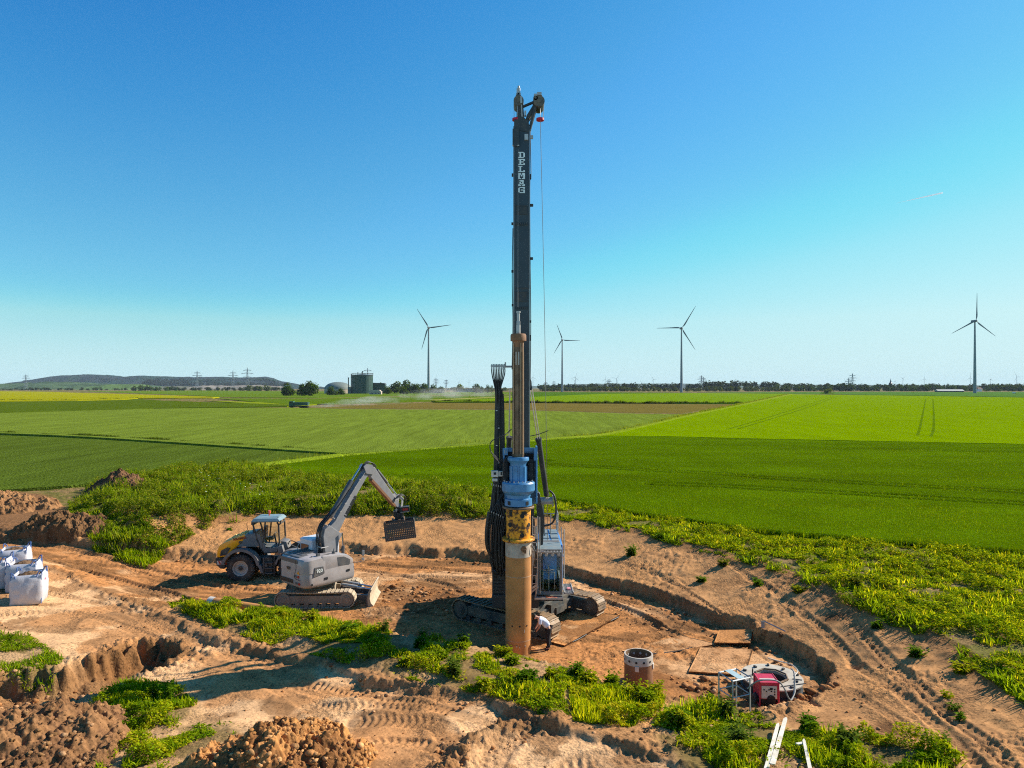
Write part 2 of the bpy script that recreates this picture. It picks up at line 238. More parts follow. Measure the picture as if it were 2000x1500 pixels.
def Hfull(x, y, fine=True):
    x = np.asarray(x, float); y = np.asarray(y, float)
    wx = x + (vn(x, y, 1.3, 5) - .5) * .5 + (vn(x, y, .35, 6) - .5) * .25; wy = y + (vn(x, y, 1.3, 7) - .5) * .5 + (vn(x, y, .35, 8) - .5) * .25
    dF = np.maximum(-sdist(wx, wy, pit), 0); dR = np.maximum(-sdist(wx, wy, upland), 0)
    fz = 1.1 * ss(-18, -33, x); s = dF / (dF + dR + 1e-6)
    hout = fz + .50 + (FL - fz - .50) * s ** np.where(x > 2, 1.25, 1.3)
    sdF = sdist(wx, wy, pit); isf = segdist(x, y, front) < segdist(x, y, toe) - .4
    wd2 = .16 + 1.1 * ss(.5, .8, vn(x, y, 1.9, 19)) + .25 * vn(x, y, .5, 20); dF2 = np.maximum(dF + (vn(x, y, .22, 21) - .5) * .22 * (dF > 0), 0); tt = np.where(isf, ss(np.where(x < -13, -2.2, -1.0), .05, -sdF), ss(0, 1, dF2 / wd2)); h = fz + tt * (hout - fz)
    h = np.where(dR <= 0, FL, h)
    tx = wx + (vn(x, y, .28, 15) - .5) * .55; ty = wy + (vn(x, y, .28, 16) - .5) * .55
    h = h - (.12 + .24 * vn(x, y, 1.1, 18)) * ss(-.05, .32, sdist(wx * .6 + tx * .4, wy * .6 + ty * .4, road)) * (dR > 0) * (.25 + .75 * ss(-19, -13, x))
    h = h - .95 * ss(-.15, .40, sdist(tx, ty, trench)) * (.8 + .4 * vn(x, y, .6, 17))
    h = h + .22 * np.exp(-(segdist(x, y, ridge) / .35) ** 2)
    h = h + .75 * ss(0, 3.0, sdist(x, y, weedhill)) + .22 * ss(0, 1.0, sdist(x, y, berm)) * (.6 + .8 * vn(x, y, 1.7, 77))
    for pts, hw, dp, per in marks:
        px0 = min(p[0] for p in pts) - 1; px1 = max(p[0] for p in pts) + 1; py0 = min(p[1] for p in pts) - 1; py1 = max(p[1] for p in pts) + 1
        m = (x > px0) & (x < px1) & (y > py0) & (y < py1)
        if not m.any(): continue
        d, a = segpar(x[m], y[m], pts); e = 1 - ss(hw * .8, hw * 1.15, np.abs(d))
        k = vn(x[m], y[m], .9, 61)
        g = -dp * e * (.4 + k) + .5 * dp * np.exp(-((np.abs(d) - hw * 1.35) / (hw * .4)) ** 2)
        if per: g = g + .028 * e * np.sin(2 * np.pi * (a + np.abs(d) * .35) / per) * ss(.25, .5, k)
        h[m] += g
    near = 1 - ss(60, 90, y)
    rough = .35 + .9 * ss(.45, .7, vn(x, y, 2.7, 33)) + 2.0 * np.exp(-(np.abs(sdist(x, y, trench)) / .5) ** 2) * (sdist(x, y, trench) > -.8)
    rough = rough + 1.3 * np.exp(-(dF / .5) ** 2) * (dF > 0) + 1.5 * np.exp(-(segdist(x, y, ridge) / .5) ** 2) + .9 * np.exp(-(segdist(x, y, road[:57]) / .35) ** 2) * ss(.4, .6, vn(x, y, .8, 34))
    inr = ss(.5, 1.4, sdist(x, y, road)) * (1 - np.exp(-(segdist(x, y, ridge) / .9) ** 2)) * ss(-1.0, -1.6, sdist(x, y, trench)); rough = rough * (1 - .62 * inr)
    if fine:
        n1 = fbm(x, y, 1.6, 3, 40) - .5; n2 = np.abs(fbm(x, y, .42, 3, 50) - .5)
        rc = ss(.7, 1.8, rough); h = h + near * (.10 * n1 + rough * (.075 * n2 + .045 * (vn(x, y, .13, 55) - .5)) + rc * (.13 * clod(x, y, .34, 81, .6) + .10 * clod(x, y, .17, 91, .75)) + ss(.3, .9, rough) * .06 * clod(x, y, .10, 71, .5))
    return h
def PG(px, py):
    z = .8
    for _ in range(14): q = P(px, py, z); z = z * .5 + .5 * H1(*q)
    return P(px, py, z)
def H1(x, y): return float(Hfull(np.array([x], float), np.array([y], float), False)[0])

# ------------------------------------------------------------------ ground sheet
ys = np.concatenate([13 * (68 / 13) ** (np.linspace(0, 1, 620)), 68 * (14000 / 68) ** (np.linspace(0, 1, 90)[1:])])
us = np.linspace(-1.02, 1.02, 960)
Y, U = np.meshgrid(ys, us, indexing='ij'); X = U * Y
Z = Hfull(X.ravel(), Y.ravel()).reshape(X.shape)
x = X.ravel(); y = Y.ravel()
def mixc(a, b, t): return a * (1 - t[:, None]) + np.array(b)[None, :] * t[:, None]
sandy = (.62, .41, .235); orange = (.50, .265, .115); brown = (.20, .115, .055); tan = (.55, .335, .165); umber = (.30, .185, .10)
C = np.tile(np.array(orange), (len(x), 1)).astype(float)
dFp = sdist(x, y, pit); dU = sdist(x, y, upland); dRd = sdist(x, y, road)
n_a = fbm(x, y, 3.2, 4, 100); n_b = fbm(x, y, .9, 4, 120); n_c = fbm(x * .35, y * 1.2, 1.3, 4, 140)
C = mixc(C, (.66, .46, .28), ss(.50, .62, n_a) * .85); C = mixc(C, brown, ss(.60, .70, fbm(x, y * 1.6, .55, 4, 155)) * .7)
C = mixc(C, brown, ss(.52, .63, n_c) * .75)
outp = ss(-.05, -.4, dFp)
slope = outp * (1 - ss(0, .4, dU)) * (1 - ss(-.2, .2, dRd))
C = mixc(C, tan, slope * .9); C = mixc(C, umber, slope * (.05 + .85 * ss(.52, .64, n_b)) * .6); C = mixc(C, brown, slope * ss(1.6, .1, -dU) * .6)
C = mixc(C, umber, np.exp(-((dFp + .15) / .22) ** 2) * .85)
rd = ss(-.1, .2, dRd) * outp
C = mixc(C, (.70, .50, .31), rd * ss(.36, .49, n_a) * .95); C = mixc(C, (.55, .33, .17), rd * ss(.50, .40, n_a) * .8); C = mixc(C, umber, rd * ss(.54, .64, fbm(x, y, 1.1, 5, 170)) * .8)
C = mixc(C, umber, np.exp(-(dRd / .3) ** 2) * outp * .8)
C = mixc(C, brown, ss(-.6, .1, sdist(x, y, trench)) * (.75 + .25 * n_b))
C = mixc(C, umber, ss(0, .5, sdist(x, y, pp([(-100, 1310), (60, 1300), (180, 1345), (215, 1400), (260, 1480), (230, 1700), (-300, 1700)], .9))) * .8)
C = mixc(C, brown, np.exp(-(segdist(x, y, ridge) / .5) ** 2) * .6)
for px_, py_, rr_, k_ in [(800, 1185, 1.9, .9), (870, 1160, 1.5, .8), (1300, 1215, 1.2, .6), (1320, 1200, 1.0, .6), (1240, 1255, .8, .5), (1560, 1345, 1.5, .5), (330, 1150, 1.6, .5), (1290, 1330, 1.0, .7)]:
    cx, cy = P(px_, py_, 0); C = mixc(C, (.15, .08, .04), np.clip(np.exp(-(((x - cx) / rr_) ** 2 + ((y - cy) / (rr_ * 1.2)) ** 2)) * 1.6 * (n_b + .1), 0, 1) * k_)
for pts, hw, dp, per in marks:
    d, a = segpar(x, y, pts); C = mixc(C, umber, (1 - ss(hw * .7, hw * 1.3, np.abs(d))) * .45 * (.3 + n_b))
for px_, py_ in [(1625, 1198), (1735, 1392)]:
    cx, cy = P(px_, py_, 1.4); g = np.exp(-(((x - cx) / .45) ** 2 + ((y - cy) / .5) ** 2)); C = mixc(C, (.10, .055, .03), np.clip(g * 1.3, 0, 1) * .8)
for poly, k in [(berm, .75), (patchA, .9), (patchB, .9), (patchC, .85), (patchD, .7)]:
    m = ss(-.2, .5, sdist(x, y, poly)); C = mixc(C, (.44, .33, .20), m * k * .9); C = mixc(C, (.15, .13, .05), m * k * ss(.42, .6, fbm(x, y, 1.1, 3, 200)))
gr = ss(-.25, .25, dU); C = mixc(C, (.15, .16, .05), gr); C = mixc(C, (.24, .19, .10), gr * ss(.52, .62, fbm(x, y, .7, 3, 204)))
leftdirt = ss(0, 1.5, sdist(x, y, pp([(-400, 940), (-60, 945), (110, 965), (150, 1000), (170, 1030), (100, 1045), (-400, 1060)], FL)))
C = mixc(C, (.24, .145, .08), leftdirt)
C *= (0.86 + 0.28 * fbm(x, y, .3, 3, 260))[:, None]
V = np.stack([x, y, Z.ravel()], 1)
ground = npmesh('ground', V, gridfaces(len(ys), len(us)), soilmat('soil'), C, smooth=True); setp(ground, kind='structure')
print('ground', len(V))

# ------------------------------------------------------------------ blades and leaves
def leafmat(name, rough=.5, trans=.45, spec=0.0):
    return mat(name, attr='col', rough=rough, spec=spec, trans=trans, scale=3.0, var=.1, tone=(1, .93, .3))
rng = np.random.default_rng(7)
def blades(name, bx, by, bz, h, w, lean, col, m, seg=2, curl=.5):
    """one mesh of many thin curved blades; all inputs arrays"""
    n = len(bx); a = rng.uniform(0, 2 * np.pi, n); ca, sa = np.cos(a), np.sin(a); fa = a + np.pi / 2 + rng.normal(0, .5, n)
    wx, wy = np.cos(fa) * w, np.sin(fa) * w
    lv = [0, .55, 1.0] if seg == 2 else [0, 1.0]; wd_ = [.6, 1.0, .0] if seg == 2 else [1.0, 0.0]
    vs_ = []
    for t, k in zip(lv, wd_):
        out = lean * (t ** (1 + curl)); hx = bx + ca * out; hy = by + sa * out; hz = bz + h * (t - .35 * curl * t * t * np.minimum(lean / (h + 1e-6), 1.5))
        if k > 0: vs_ += [np.stack([hx - wx * k, hy - wy * k, hz], 1), np.stack([hx + wx * k, hy + wy * k, hz], 1)]
        else: vs_.append(np.stack([hx, hy, hz], 1))
    k = len(vs_); V = np.stack(vs_, 1).reshape(-1, 3); b = np.arange(n)[:, None] * k
    Fc = np.concatenate([b + [0, 1, 3], b + [0, 3, 2], b + [2, 3, 4]], 0) if seg == 2 else b + [0, 1, 2]
    cc = np.repeat(col, k, 0)
    return npmesh(name, V, Fc, m, cc)
def scatter(poly, dens, hrange=None, clump=None, pad=0.0, seed=0):
    r = np.random.default_rng(seed); xs = [p[0] for p in poly]; ysq = [p[1] for p in poly]
    x0, x1, y0, y1 = min(xs), max(xs), min(ysq), max(ysq); n = int((x1 - x0) * (y1 - y0) * dens)
    X_ = r.uniform(x0, x1, n); Y_ = r.uniform(y0, y1, n); k = inside(X_, Y_, poly)
    if clump: k &= fbm(X_, Y_, clump[0], 3, clump[2] if len(clump) > 2 else 9) + r.normal(0, .03, n) > clump[1]
    vis = (np.abs(X_) < Y_ * .80 + 1.0) & (Y_ > 15.5); k &= vis
    return X_[k], Y_[k]
# ------------------------------------------------------------------ crops and weeds
Gwheat = np.array([.112, .195, .004]); 
def lum(n, lo, hi, s): return np.random.default_rng(s).uniform(lo, hi, n)[:, None]
nearfield = spl([P(470, 914, FL + 0.3), P(700, 950, FL + 0.2), P(955, 968, FL + 0.2)], 3) + [P(1100, 985, FL), P(1230, 1008, FL), P(1500, 1047, FL), P(1700, 1064, FL), P(2000, 1088, FL), P(2500, 1130, FL),
            P(3000, 880, FL + 0.2), P(2400, 874, FL + 0.2), P(2000, 868, FL + 0.2), P(1500, 858, FL + 0.2), P(1180, 850, FL + 0.2), P(1060, 859, FL + 0.2), P(960, 869, FL + 0.2), P(700, 887, FL + 0.2), P(640, 896, FL + 0.2)]
tram = [spl(pp([(1040, 905), (1200, 915), (1400, 926), (1600, 940), (2000, 962), (2600, 1000)], FL + 0.3)), spl(pp([(1060, 885), (1120, 872), (1200, 868), (1500, 872), (2000, 884), (2600, 900)], FL + 0.3)),
        spl(pp([(800, 925), (950, 912), (1060, 900)], FL + 0.3)), spl(pp([(1280, 945), (1500, 955), (2000, 985), (2500, 1015)], FL + 0.3))]
# dense crop sheet of the near field: a height grid, lower in the tramlines, with the standing blades on top
fy = 24 * (170 / 24) ** np.linspace(0, 1, 420); fu = np.linspace(-.52, 1.25, 520)
FY, FU = np.meshgrid(fy, fu, indexing='ij'); FX = FU * FY; fx_, fy_ = FX.ravel(), FY.ravel()
sf = sdist(fx_, fy_, nearfield); fh = .38 * ss(-.05, .35, sf + (vn(fx_, fy_, .5, 3) - .5) * .3) + .07 * (fbm(fx_, fy_, .35, 2, 70) - .5) + .10 * (fbm(fx_, fy_, 5, 2, 71) - .5)
for t in tram:
    d = segdist(fx_, fy_, t); fh -= .30 * (1 - ss(.2, .5, np.abs(d - .9)))
keep = sf > -.1
fc = gridfaces(len(fy), len(fu)); fc = fc[keep[fc].all(1)]
used = np.unique(fc); remap = np.zeros(len(fx_), int); remap[used] = np.arange(len(used))
wband = lambda a, b: .72 + .56 * fbm(a * .12 + b * .05, b, 5.5, 3, 88)
fcol = Gwheat[None] * wband(fx_, fy_)[:, None] * (.75 + .35 * fbm(fx_, fy_, 4, 3, 80) + .35 * fbm(fx_, fy_, .3, 2, 81))[:, None]
crop = npmesh('wheat_field', np.stack([fx_, fy_, FL - .02 + fh], 1)[used], remap[fc], mat('wheat_sheet', attr='col', rough=.9, spec=0, scale=7, var=.5, bump=.3, tone=(.72, .72, .3)), fcol[used], smooth=True)  # sheet tone darkened to paint the shade between the blades
setp(crop, kind='structure')
xs_, ys_ = [], []
r = np.random.default_rng(3)
for y0, y1, dn in [(24, 40, 170), (40, 55, 85), (55, 75, 40), (75, 105, 18), (105, 150, 8)]:
    n = int((y1 * .78 + y1 * .5) * (y1 - y0) * dn); a = r.uniform(-.5 * y1, .78 * y1, n); b = r.uniform(y0, y1, n)
    k = (sdist(a, b, nearfield) > -.05) & (a < b * .78 + 1)
    a, b = a[k], b[k]
    for t in tram: m = np.abs(segdist(a, b, t) - .9) > .36 + r.normal(0, .05, len(a)); a, b = a[m], b[m]
    xs_.append(a); ys_.append(b)
a = np.concatenate(xs_); b = np.concatenate(ys_); n = len(a); sc = np.clip(b / 34, .9, 3.2)
hh = r.uniform(.26, .52, n) * (.9 + .25 * (fbm(a, b, 3, 2, 90) - .5)); cw = Gwheat[None] * wband(a, b)[:, None] * (.45 + 1.9 * r.random(n) ** 1.6)[:, None] * np.array([1.2, 1, 1])[None]
o = blades('wheat_blades', a, b, np.full(n, FL + .10), hh, .013 * sc, r.uniform(.03, .2, n) * sc, cw, leafmat('wheat_leaf', trans=.4), seg=1)
setp(o, kind='stuff', label='standing green wheat blades of the near field'); print('wheat', n)

def leafy(name, label, poly, dens, hr, sz, pal, clump, seed):
    """small broad leaves at all heights of the cover, gathered in clumps"""
    r = np.random.default_rng(seed + 500); a, b = scatter(poly, dens, clump=clump, seed=seed + 3); n = len(a); g = Hfull(a, b, False)
    k = fbm(a, b, .45, 3, 600 + seed); hh = ss(.36, .66, k) * ss(.3, .7, fbm(a, b, 1.6, 3, 700 + seed)) ; z = g + .03 + (hr[0] + (hr[1] - hr[0]) * hh) * r.uniform(.15, 1, n) ** .6
    pal = np.array(pal); c = 1.28 * pal[(np.clip(fbm(a, b, .8, 2, 800 + seed) * 1.6 - .3 + r.normal(0, .14, n), 0, .999) * len(pal)).astype(int)] * r.uniform(.65, 1.35, n)[:, None]
    an = r.uniform(0, 6.283, n); tl = r.uniform(-.2, 1.0, n); s_ = r.uniform(*sz, n); d = np.stack([np.cos(an) * np.cos(tl), np.sin(an) * np.cos(tl), np.sin(tl)], 1) * s_[:, None]; w = np.stack([-np.sin(an), np.cos(an), r.uniform(-.5, .5, n)], 1) * (s_ * r.uniform(.18, .38, n))[:, None]
    p = np.stack([a, b, z], 1); V = np.stack([p - d * .5, p + w, p + d * .5 - np.array([0, 0, 1]) * (s_ * .15)[:, None], p - w], 1).reshape(-1, 3); Fc = np.arange(n * 4).reshape(-1, 4)
    o = npmesh(name, V, Fc, leafmat('weed_leaf', trans=.5), np.repeat(c, 4, 0)); setp(o, kind='stuff', label=label); print(name, n); return o
rimband = [(p[0], p[1]) for p in rim[26:]] + [(p[0] - .55, p[1] - .35) for p in reversed(rim[26:])]
# broad leaf and grass mixtures for each green patch
def weeds(name, label, poly, dens, hr, wr, lr, pal, clump=None, seed=0, extra=None):
    r = np.random.default_rng(seed + 100); a, b = scatter(poly, dens, clump=clump, seed=seed)
    n = len(a); z = Hfull(a, b, False); pal = np.array(pal); c = pal[r.integers(0, len(pal), n)] * r.uniform(.7, 1.3, n)[:, None]
    big = fbm(a, b, 1.2, 3, 300 + seed); c = c * (.85 + .9 * big)[:, None]; hs_ = (.45 + 1.1 * ss(.35, .65, big))
    o = blades(name, a, b, z - .02, r.uniform(*hr, n) * hs_, r.uniform(*wr, n), r.uniform(*lr, n), c, leafmat('weed_leaf', trans=.5), seg=2)
    setp(o, kind='stuff', label=label); print(name, n); return o
GY = [(.13, .20, .01), (.22, .30, .015), (.30, .37, .02), (.36, .38, .03), (.42, .40, .06), (.17, .26, .015)]
GD = [(.08, .15, .01), (.13, .22, .015), (.18, .27, .02), (.25, .33, .03)]
GL = [(.06, .10, .015), (.09, .14, .02), (.13, .19, .03), (.18, .23, .05), (.25, .26, .10)]
weeds('berm_grass', 'patchy weeds and grass on the sandy berm in front of the rig', berm, 200, (.09, .26), (.010, .026), (.05, .2), GD + GY, (1.1, .50, 21), 1)
weeds('berm_back_grass', 'bright grass along the crest of the berm below the excavator', [P(a, b, .9) for a, b in [(330, 1160), (420, 1166), (600, 1186), (760, 1215), (760, 1250), (640, 1255), (520, 1225), (400, 1195)]], 260, (.12, .34), (.010, .026), (.05, .22), GY + GD, (1.3, .43, 31), 11)
weeds('bank_grass', 'dense bright grass patch beside the short casing', patchA, 320, (.12, .32), (.009, .022), (.06, .22), GY[:4], (1.6, .42, 22), 2)
weeds('corner_grass', 'thick leafy weeds in the lower right around the planks', patchB, 280, (.12, .34), (.009, .026), (.06, .24), GD + GY[:3], (1.5, .45, 23), 3)
weeds('trench_grass', 'grass tuft strip above the trench at the left edge', patchC, 220, (.10, .24), (.010, .026), (.05, .2), GD, (1.2, .47, 24), 4)
weeds('mound_grass', 'weeds between the two foreground soil heaps', patchD, 260, (.12, .28), (.011, .030), (.05, .22), GD + GY[:1], (1.3, .50, 25), 5)
weeds('margin_weeds', 'sunlit yellow green weeds on the strip between wheat and slope', margin, 90, (.10, .30), (.012, .030), (.08, .26), GY + GD[:2], (1.4, .36, 26), 6)
weeds('hill_weeds', 'tall weeds on the bank behind the loader and excavator', weedhill, 90, (.15, .60), (.014, .034), (.10, .40), GL + GD, (1.7, .37, 27), 7)
weeds('bank_foot_weeds', 'weeds running down from the hill to the cut bank on the left', pp([(165, 1028), (300, 1040), (330, 1040), (290, 1062), (200, 1052), (170, 1040)], 1.7), 300, (.12, .4), (.014, .03), (.1, .3), GD + GY[:2], (1.5, .36, 29), 9)
weeds('rim_overhang', 'grass hanging over the top edge of the slope', rimband, 120, (.15, .45), (.015, .035), (.15, .5), GD, (.9, .47, 28), 8)
BK = [P(a, b, .9) for a, b in [(325, 1157), (420, 1163), (600, 1186), (760, 1215), (760, 1250), (640, 1255), (520, 1225), (400, 1195)]]
leafy('berm_leaves', 'leafy weeds in loose patches on the berm', berm, 1000, (.05, .42), (.05, .13), GD + GY, (1.1, .50, 21), 1)
leafy('berm_crest_leaves', 'leafy weeds along the berm crest below the excavator', BK, 1300, (.08, .55), (.05, .13), GD + GY, (1.3, .44, 31), 2)
leafy('bank_leaves', 'broad leaves in the patch beside the short casing', patchA, 1600, (.06, .45), (.05, .13), GY, (1.6, .43, 22), 3)
leafy('corner_leaves', 'broad leaves around the planks', patchB, 1500, (.06, .55), (.05, .14), GD + GY, (1.5, .46, 23), 4)
leafy('trench_leaves', 'small leaves in the grass above the trench', patchC, 900, (.04, .26), (.04, .10), GD, (1.2, .49, 24), 5)
leafy('mound_leaves', 'broad leaves between the foreground heaps', patchD, 1200, (.05, .40), (.05, .12), GD + GY, (1.3, .50, 25), 6)
leafy('margin_leaves', 'broad leaved weeds on the field margin', margin, 620, (.05, .58), (.06, .16), GY[:4] + GD, (1.4, .36, 26), 7)
leafy('hill_leaves', 'broad leaved weeds on the bank behind the machines', weedhill, 520, (.10, 1.0), (.07, .18), GL + GD[:3] + GY[:1], (1.7, .37, 27), 8)
leafy('rim_leaves', 'leaves overhanging the slope edge', rimband, 600, (.02, .40), (.06, .15), GD + GY[:2], (.9, .47, 28), 9)
# dry stems and white umbels on the weedy bank
a, b = scatter(pp([(380, 925), (500, 935), (520, 990), (400, 985)], FL + 0.3), 1.0, seed=50); z = Hfull(a, b, False); n = len(a)
fl = blades('umbel_flowers', a, b, z + .5, np.full(n, .03), np.full(n, .06), np.full(n, .07), np.tile([.75, .78, .7], (n, 1)), mat('petal', (.75, .78, .7), rough=.8), seg=2)
setp(fl, kind='stuff', label='white flower heads on the weedy bank')
# individual plants that stand out
def plantmesh(seed, nb, h, spread, lw, pal):
    r = np.random.default_rng(seed); V = []; Fc = []; cc = []; k = 0
    pal = np.array(pal); ns = max(3, nb // 16)
    for s_ in range(ns):
        az = r.uniform(0, 6.28); ln = r.uniform(.1, .6) * spread; tip = np.array([math.cos(az) * ln, math.sin(az) * ln, h * r.uniform(.6, 1.0)])
        for j in range(16):
            t = (j + .5) / 16 * r.uniform(.8, 1.1); base = tip * np.array([t ** 1.3, t ** 1.3, t]); a_ = r.uniform(0, 6.28); L_ = lw * r.uniform(2.2, 4.2) * (1.25 - .7 * t); up = r.uniform(-.1, .7)
            d = np.array([math.cos(a_), math.sin(a_), up]); d /= np.linalg.norm(d); s2 = np.array([-math.sin(a_), math.cos(a_), 0]) * lw * .5 * (1.2 - .4 * t)
            V += [base, base + d * L_ * .5 + s2, base + d * L_ - np.array([0, 0, L_ * .25]), base + d * L_ * .5 - s2]; Fc.append([k, k + 1, k + 2, k + 3]); k += 4
            cc += [pal[r.integers(len(pal))] * r.uniform(.7, 1.3)] * 4
    return np.array(V), np.array(Fc), np.array(cc)
def plantobj(name, px_, py_, z0, seed, nb, h, spread, lw, pal, label, cat, group=None):
    x_, y_ = P(px_, py_, z0); V, Fc, cc = plantmesh(seed, nb, h, spread, lw, pal)
    o = npmesh(name, V, Fc, leafmat('plant_leaf', trans=.45), cc); o.location = (x_, y_, H1(x_, y_) - .03); setp(o, label, cat, group); return o
DK = [(.06, .14, .02), (.09, .19, .025), (.12, .23, .03)]; TH = [(.10, .17, .06), (.14, .21, .08), (.08, .14, .05)]
plants = [
 (1233, 1075, 1.4, 300, .75, .8, .09, DK, 'leafy bush growing alone on the shaded slope right of the rig cab', 'bush'),
 (762, 1022, 1.7, 120, .45, .6, .08, GY, 'small bright bush on the slope in front of the excavator bucket', 'bush'),
 (1712, 1212, 1.7, 220, .42, .5, .07, DK, 'round dark green plant on the right slope above the wheel ruts', 'plant'),
 (1672, 1132, 2.2, 420, .7, .9, .09, GL, 'pale tall weed clump hanging at the rim of the slope', 'bush'),
 (1850, 1325, 1.9, 90, .3, .35, .06, GY, 'small yellow green plant beside the ruts on the right', 'plant'),
 (1862, 1348, 1.9, 90, .3, .4, .06, TH, 'grey green plant just below the small yellow one by the ruts', 'plant'),
 (1878, 1378, 1.7, 70, .25, .3, .06, DK, 'lowest of the three small plants in a row by the ruts', 'plant'),
 (1845, 1440, 1.4, 110, .45, .35, .06, TH, 'spindly weed standing over the crack at the bottom right', 'plant'),
 (1580, 1420, .8, 420, .55, .7, .08, DK, 'dark green clump right of the white planks', 'bush'),
 (1660, 1468, .8, 380, .75, .8, .08, TH, 'tall grey green thistles at the bottom right of the grass', 'thistle'),
 (1445, 1460, .8, 520, .9, .9, .08, TH, 'broad grey green thistle clump left of the white planks', 'thistle'),
 (1330, 1410, .8, 420, .6, .8, .09, DK, 'dark round clump at the left end of the thick weeds', 'bush'),
 (1420, 1385, .8, 300, .8, .6, .08, TH, 'weed clump growing against the legs of the metal frame', 'thistle'),
 (1128, 1315, .8, 300, .6, .55, .08, DK, 'dark bushy weed left of the short casing', 'bush'),
 (1030, 1330, .85, 380, .55, .65, .10, DK, 'dark leafy rosette on the bare part of the berm', 'plant'),
 (1075, 1318, .85, 260, .5, .5, .08, GY, 'bright leafy weed on the berm below the person', 'plant'),
 (888, 1315, .85, 420, .75, .7, .07, TH, 'tall grey green thistle in the middle of the berm', 'thistle'),
 (945, 1335, .85, 240, .4, .5, .09, GY, 'light green tuft at the front edge of the berm', 'plant'),
 (905, 1260, .85, 340, .65, .6, .08, DK, 'leafy weed cluster left of the big casing', 'bush'),
 (820, 1258, .85, 260, .55, .5, .08, DK, 'round green weed on the berm in front of the crawler track', 'plant'),
 (825, 1230, .85, 240, .85, .5, .06, TH, 'tall thin thistle between excavator blade and crawler track', 'thistle'),
 (790, 1295, .85, 150, .3, .35, .09, GY, 'small bright tuft near the scarp of the berm', 'plant'),
 (720, 1262, .85, 260, .35, .55, .09, GY, 'light green rosette in the shadow of the mast', 'plant'),
 (750, 1225, .85, 300, .8, .6, .06, TH, 'tall thistle beside the excavator blade', 'thistle'),
 (680, 1232, .85, 420, .55, .8, .09, DK, 'dark green clump in front of the excavator blade', 'bush'),
 (610, 1205, .95, 380, .6, .8, .08, GY, 'bright clump covering the foot of the excavator track', 'bush'),
 (548, 1205, .95, 420, .6, .8, .08, GY, 'bright clump below the rear of the excavator', 'bush'),
 (545, 1180, .95, 260, .9, .8, .05, TH, 'tall seeding thistles under the excavator counterweight', 'thistle'),
 (495, 1190, .95, 300, .45, .7, .08, GD, 'green weeds at the end of the rusty pipe', 'plant'),
 (330, 1352, .8, 300, 1.0, .5, .05, DK, 'tall dark stalks at the edge of the mast shadow', 'plant'),
 (300, 1345, .8, 240, .9, .5, .05, DK, 'upright dark stalks left of the tallest stalks in the shadow', 'plant'),
 (255, 1325, .8, 160, .3, .4, .08, GY, 'small yellow green tuft beside the end of the trench', 'plant'),
 (1370, 1100, 1.9, 160, .4, .5, .08, DK, 'overhanging weed at the slope edge right of the slope bush', 'plant'),
 (285, 1050, 1.2, 120, .5, .5, .08, DK, 'lone weed on the bank left of the yellow hood', 'plant'),
 (1292, 1052, 1.7, 160, .4, .7, .08, DK, 'dark weed just below the rim behind the slope bush', 'plant'),
 (1412, 1098, 1.6, 220, .5, .8, .08, GL, 'pale weed tongue hanging down the slope in the middle of the rim', 'plant'),
 (1480, 1128, 1.6, 160, .4, .7, .08, DK, 'dark weed hanging from the rim above the angle iron', 'plant'),
 (1560, 1150, 1.6, 200, .4, .8, .08, GY, 'bright weed at the rim above the upper rut', 'plant'),
 (1790, 1262, 1.7, 220, .45, .8, .08, DK, 'dark weed under the rim near the right ruts', 'plant'),
 (1880, 1300, 1.7, 240, .5, .9, .08, GY, 'bright overhanging weed near the right edge', 'plant'),
 (985, 1275, .85, 260, .45, .7, .09, GY, 'bright weed tuft at the foot of the big casing', 'plant'),
 (1150, 1325, .85, 320, .5, .8, .08, GY, 'yellow green clump between person and short casing', 'bush'),
 (1195, 1318, .85, 280, .5, .7, .08, GD, 'clump hiding the left foot of the short casing', 'bush'),
 (1275, 1335, .85, 320, .5, .9, .08, GY, 'bright clump in front of the short casing', 'bush'),
 (1238, 1350, .8, 360, .65, .8, .08, GY, 'leafy clump below the left half of the short casing', 'bush'),
 (1262, 1358, .8, 300, .6, .8, .08, GD, 'leafy clump below the right half of the short casing', 'bush'),
 (860, 1285, .85, 240, .4, .7, .09, GD, 'low weed cushion in the middle of the berm', 'plant'),
 (1000, 1290, .85, 200, .35, .6, .09, GD, 'small weed on the berm crest left of the bright tuft', 'plant'),
 (450, 1018, 1.9, 70, .2, .35, .08, DK, 'tiny weed on the slope above the loader hood', 'plant'),
]
for i, (px_, py_, z0, nb, h_, sp_, lw_, pal, lab, cat) in enumerate(plants):
    plantobj({'bush': 'weed_bush', 'thistle': 'thistle', 'plant': 'weed_plant'}[cat], px_, py_, z0, 900 + i, nb, h_, sp_, lw_, pal, lab, cat, 'weeds growing on the site')
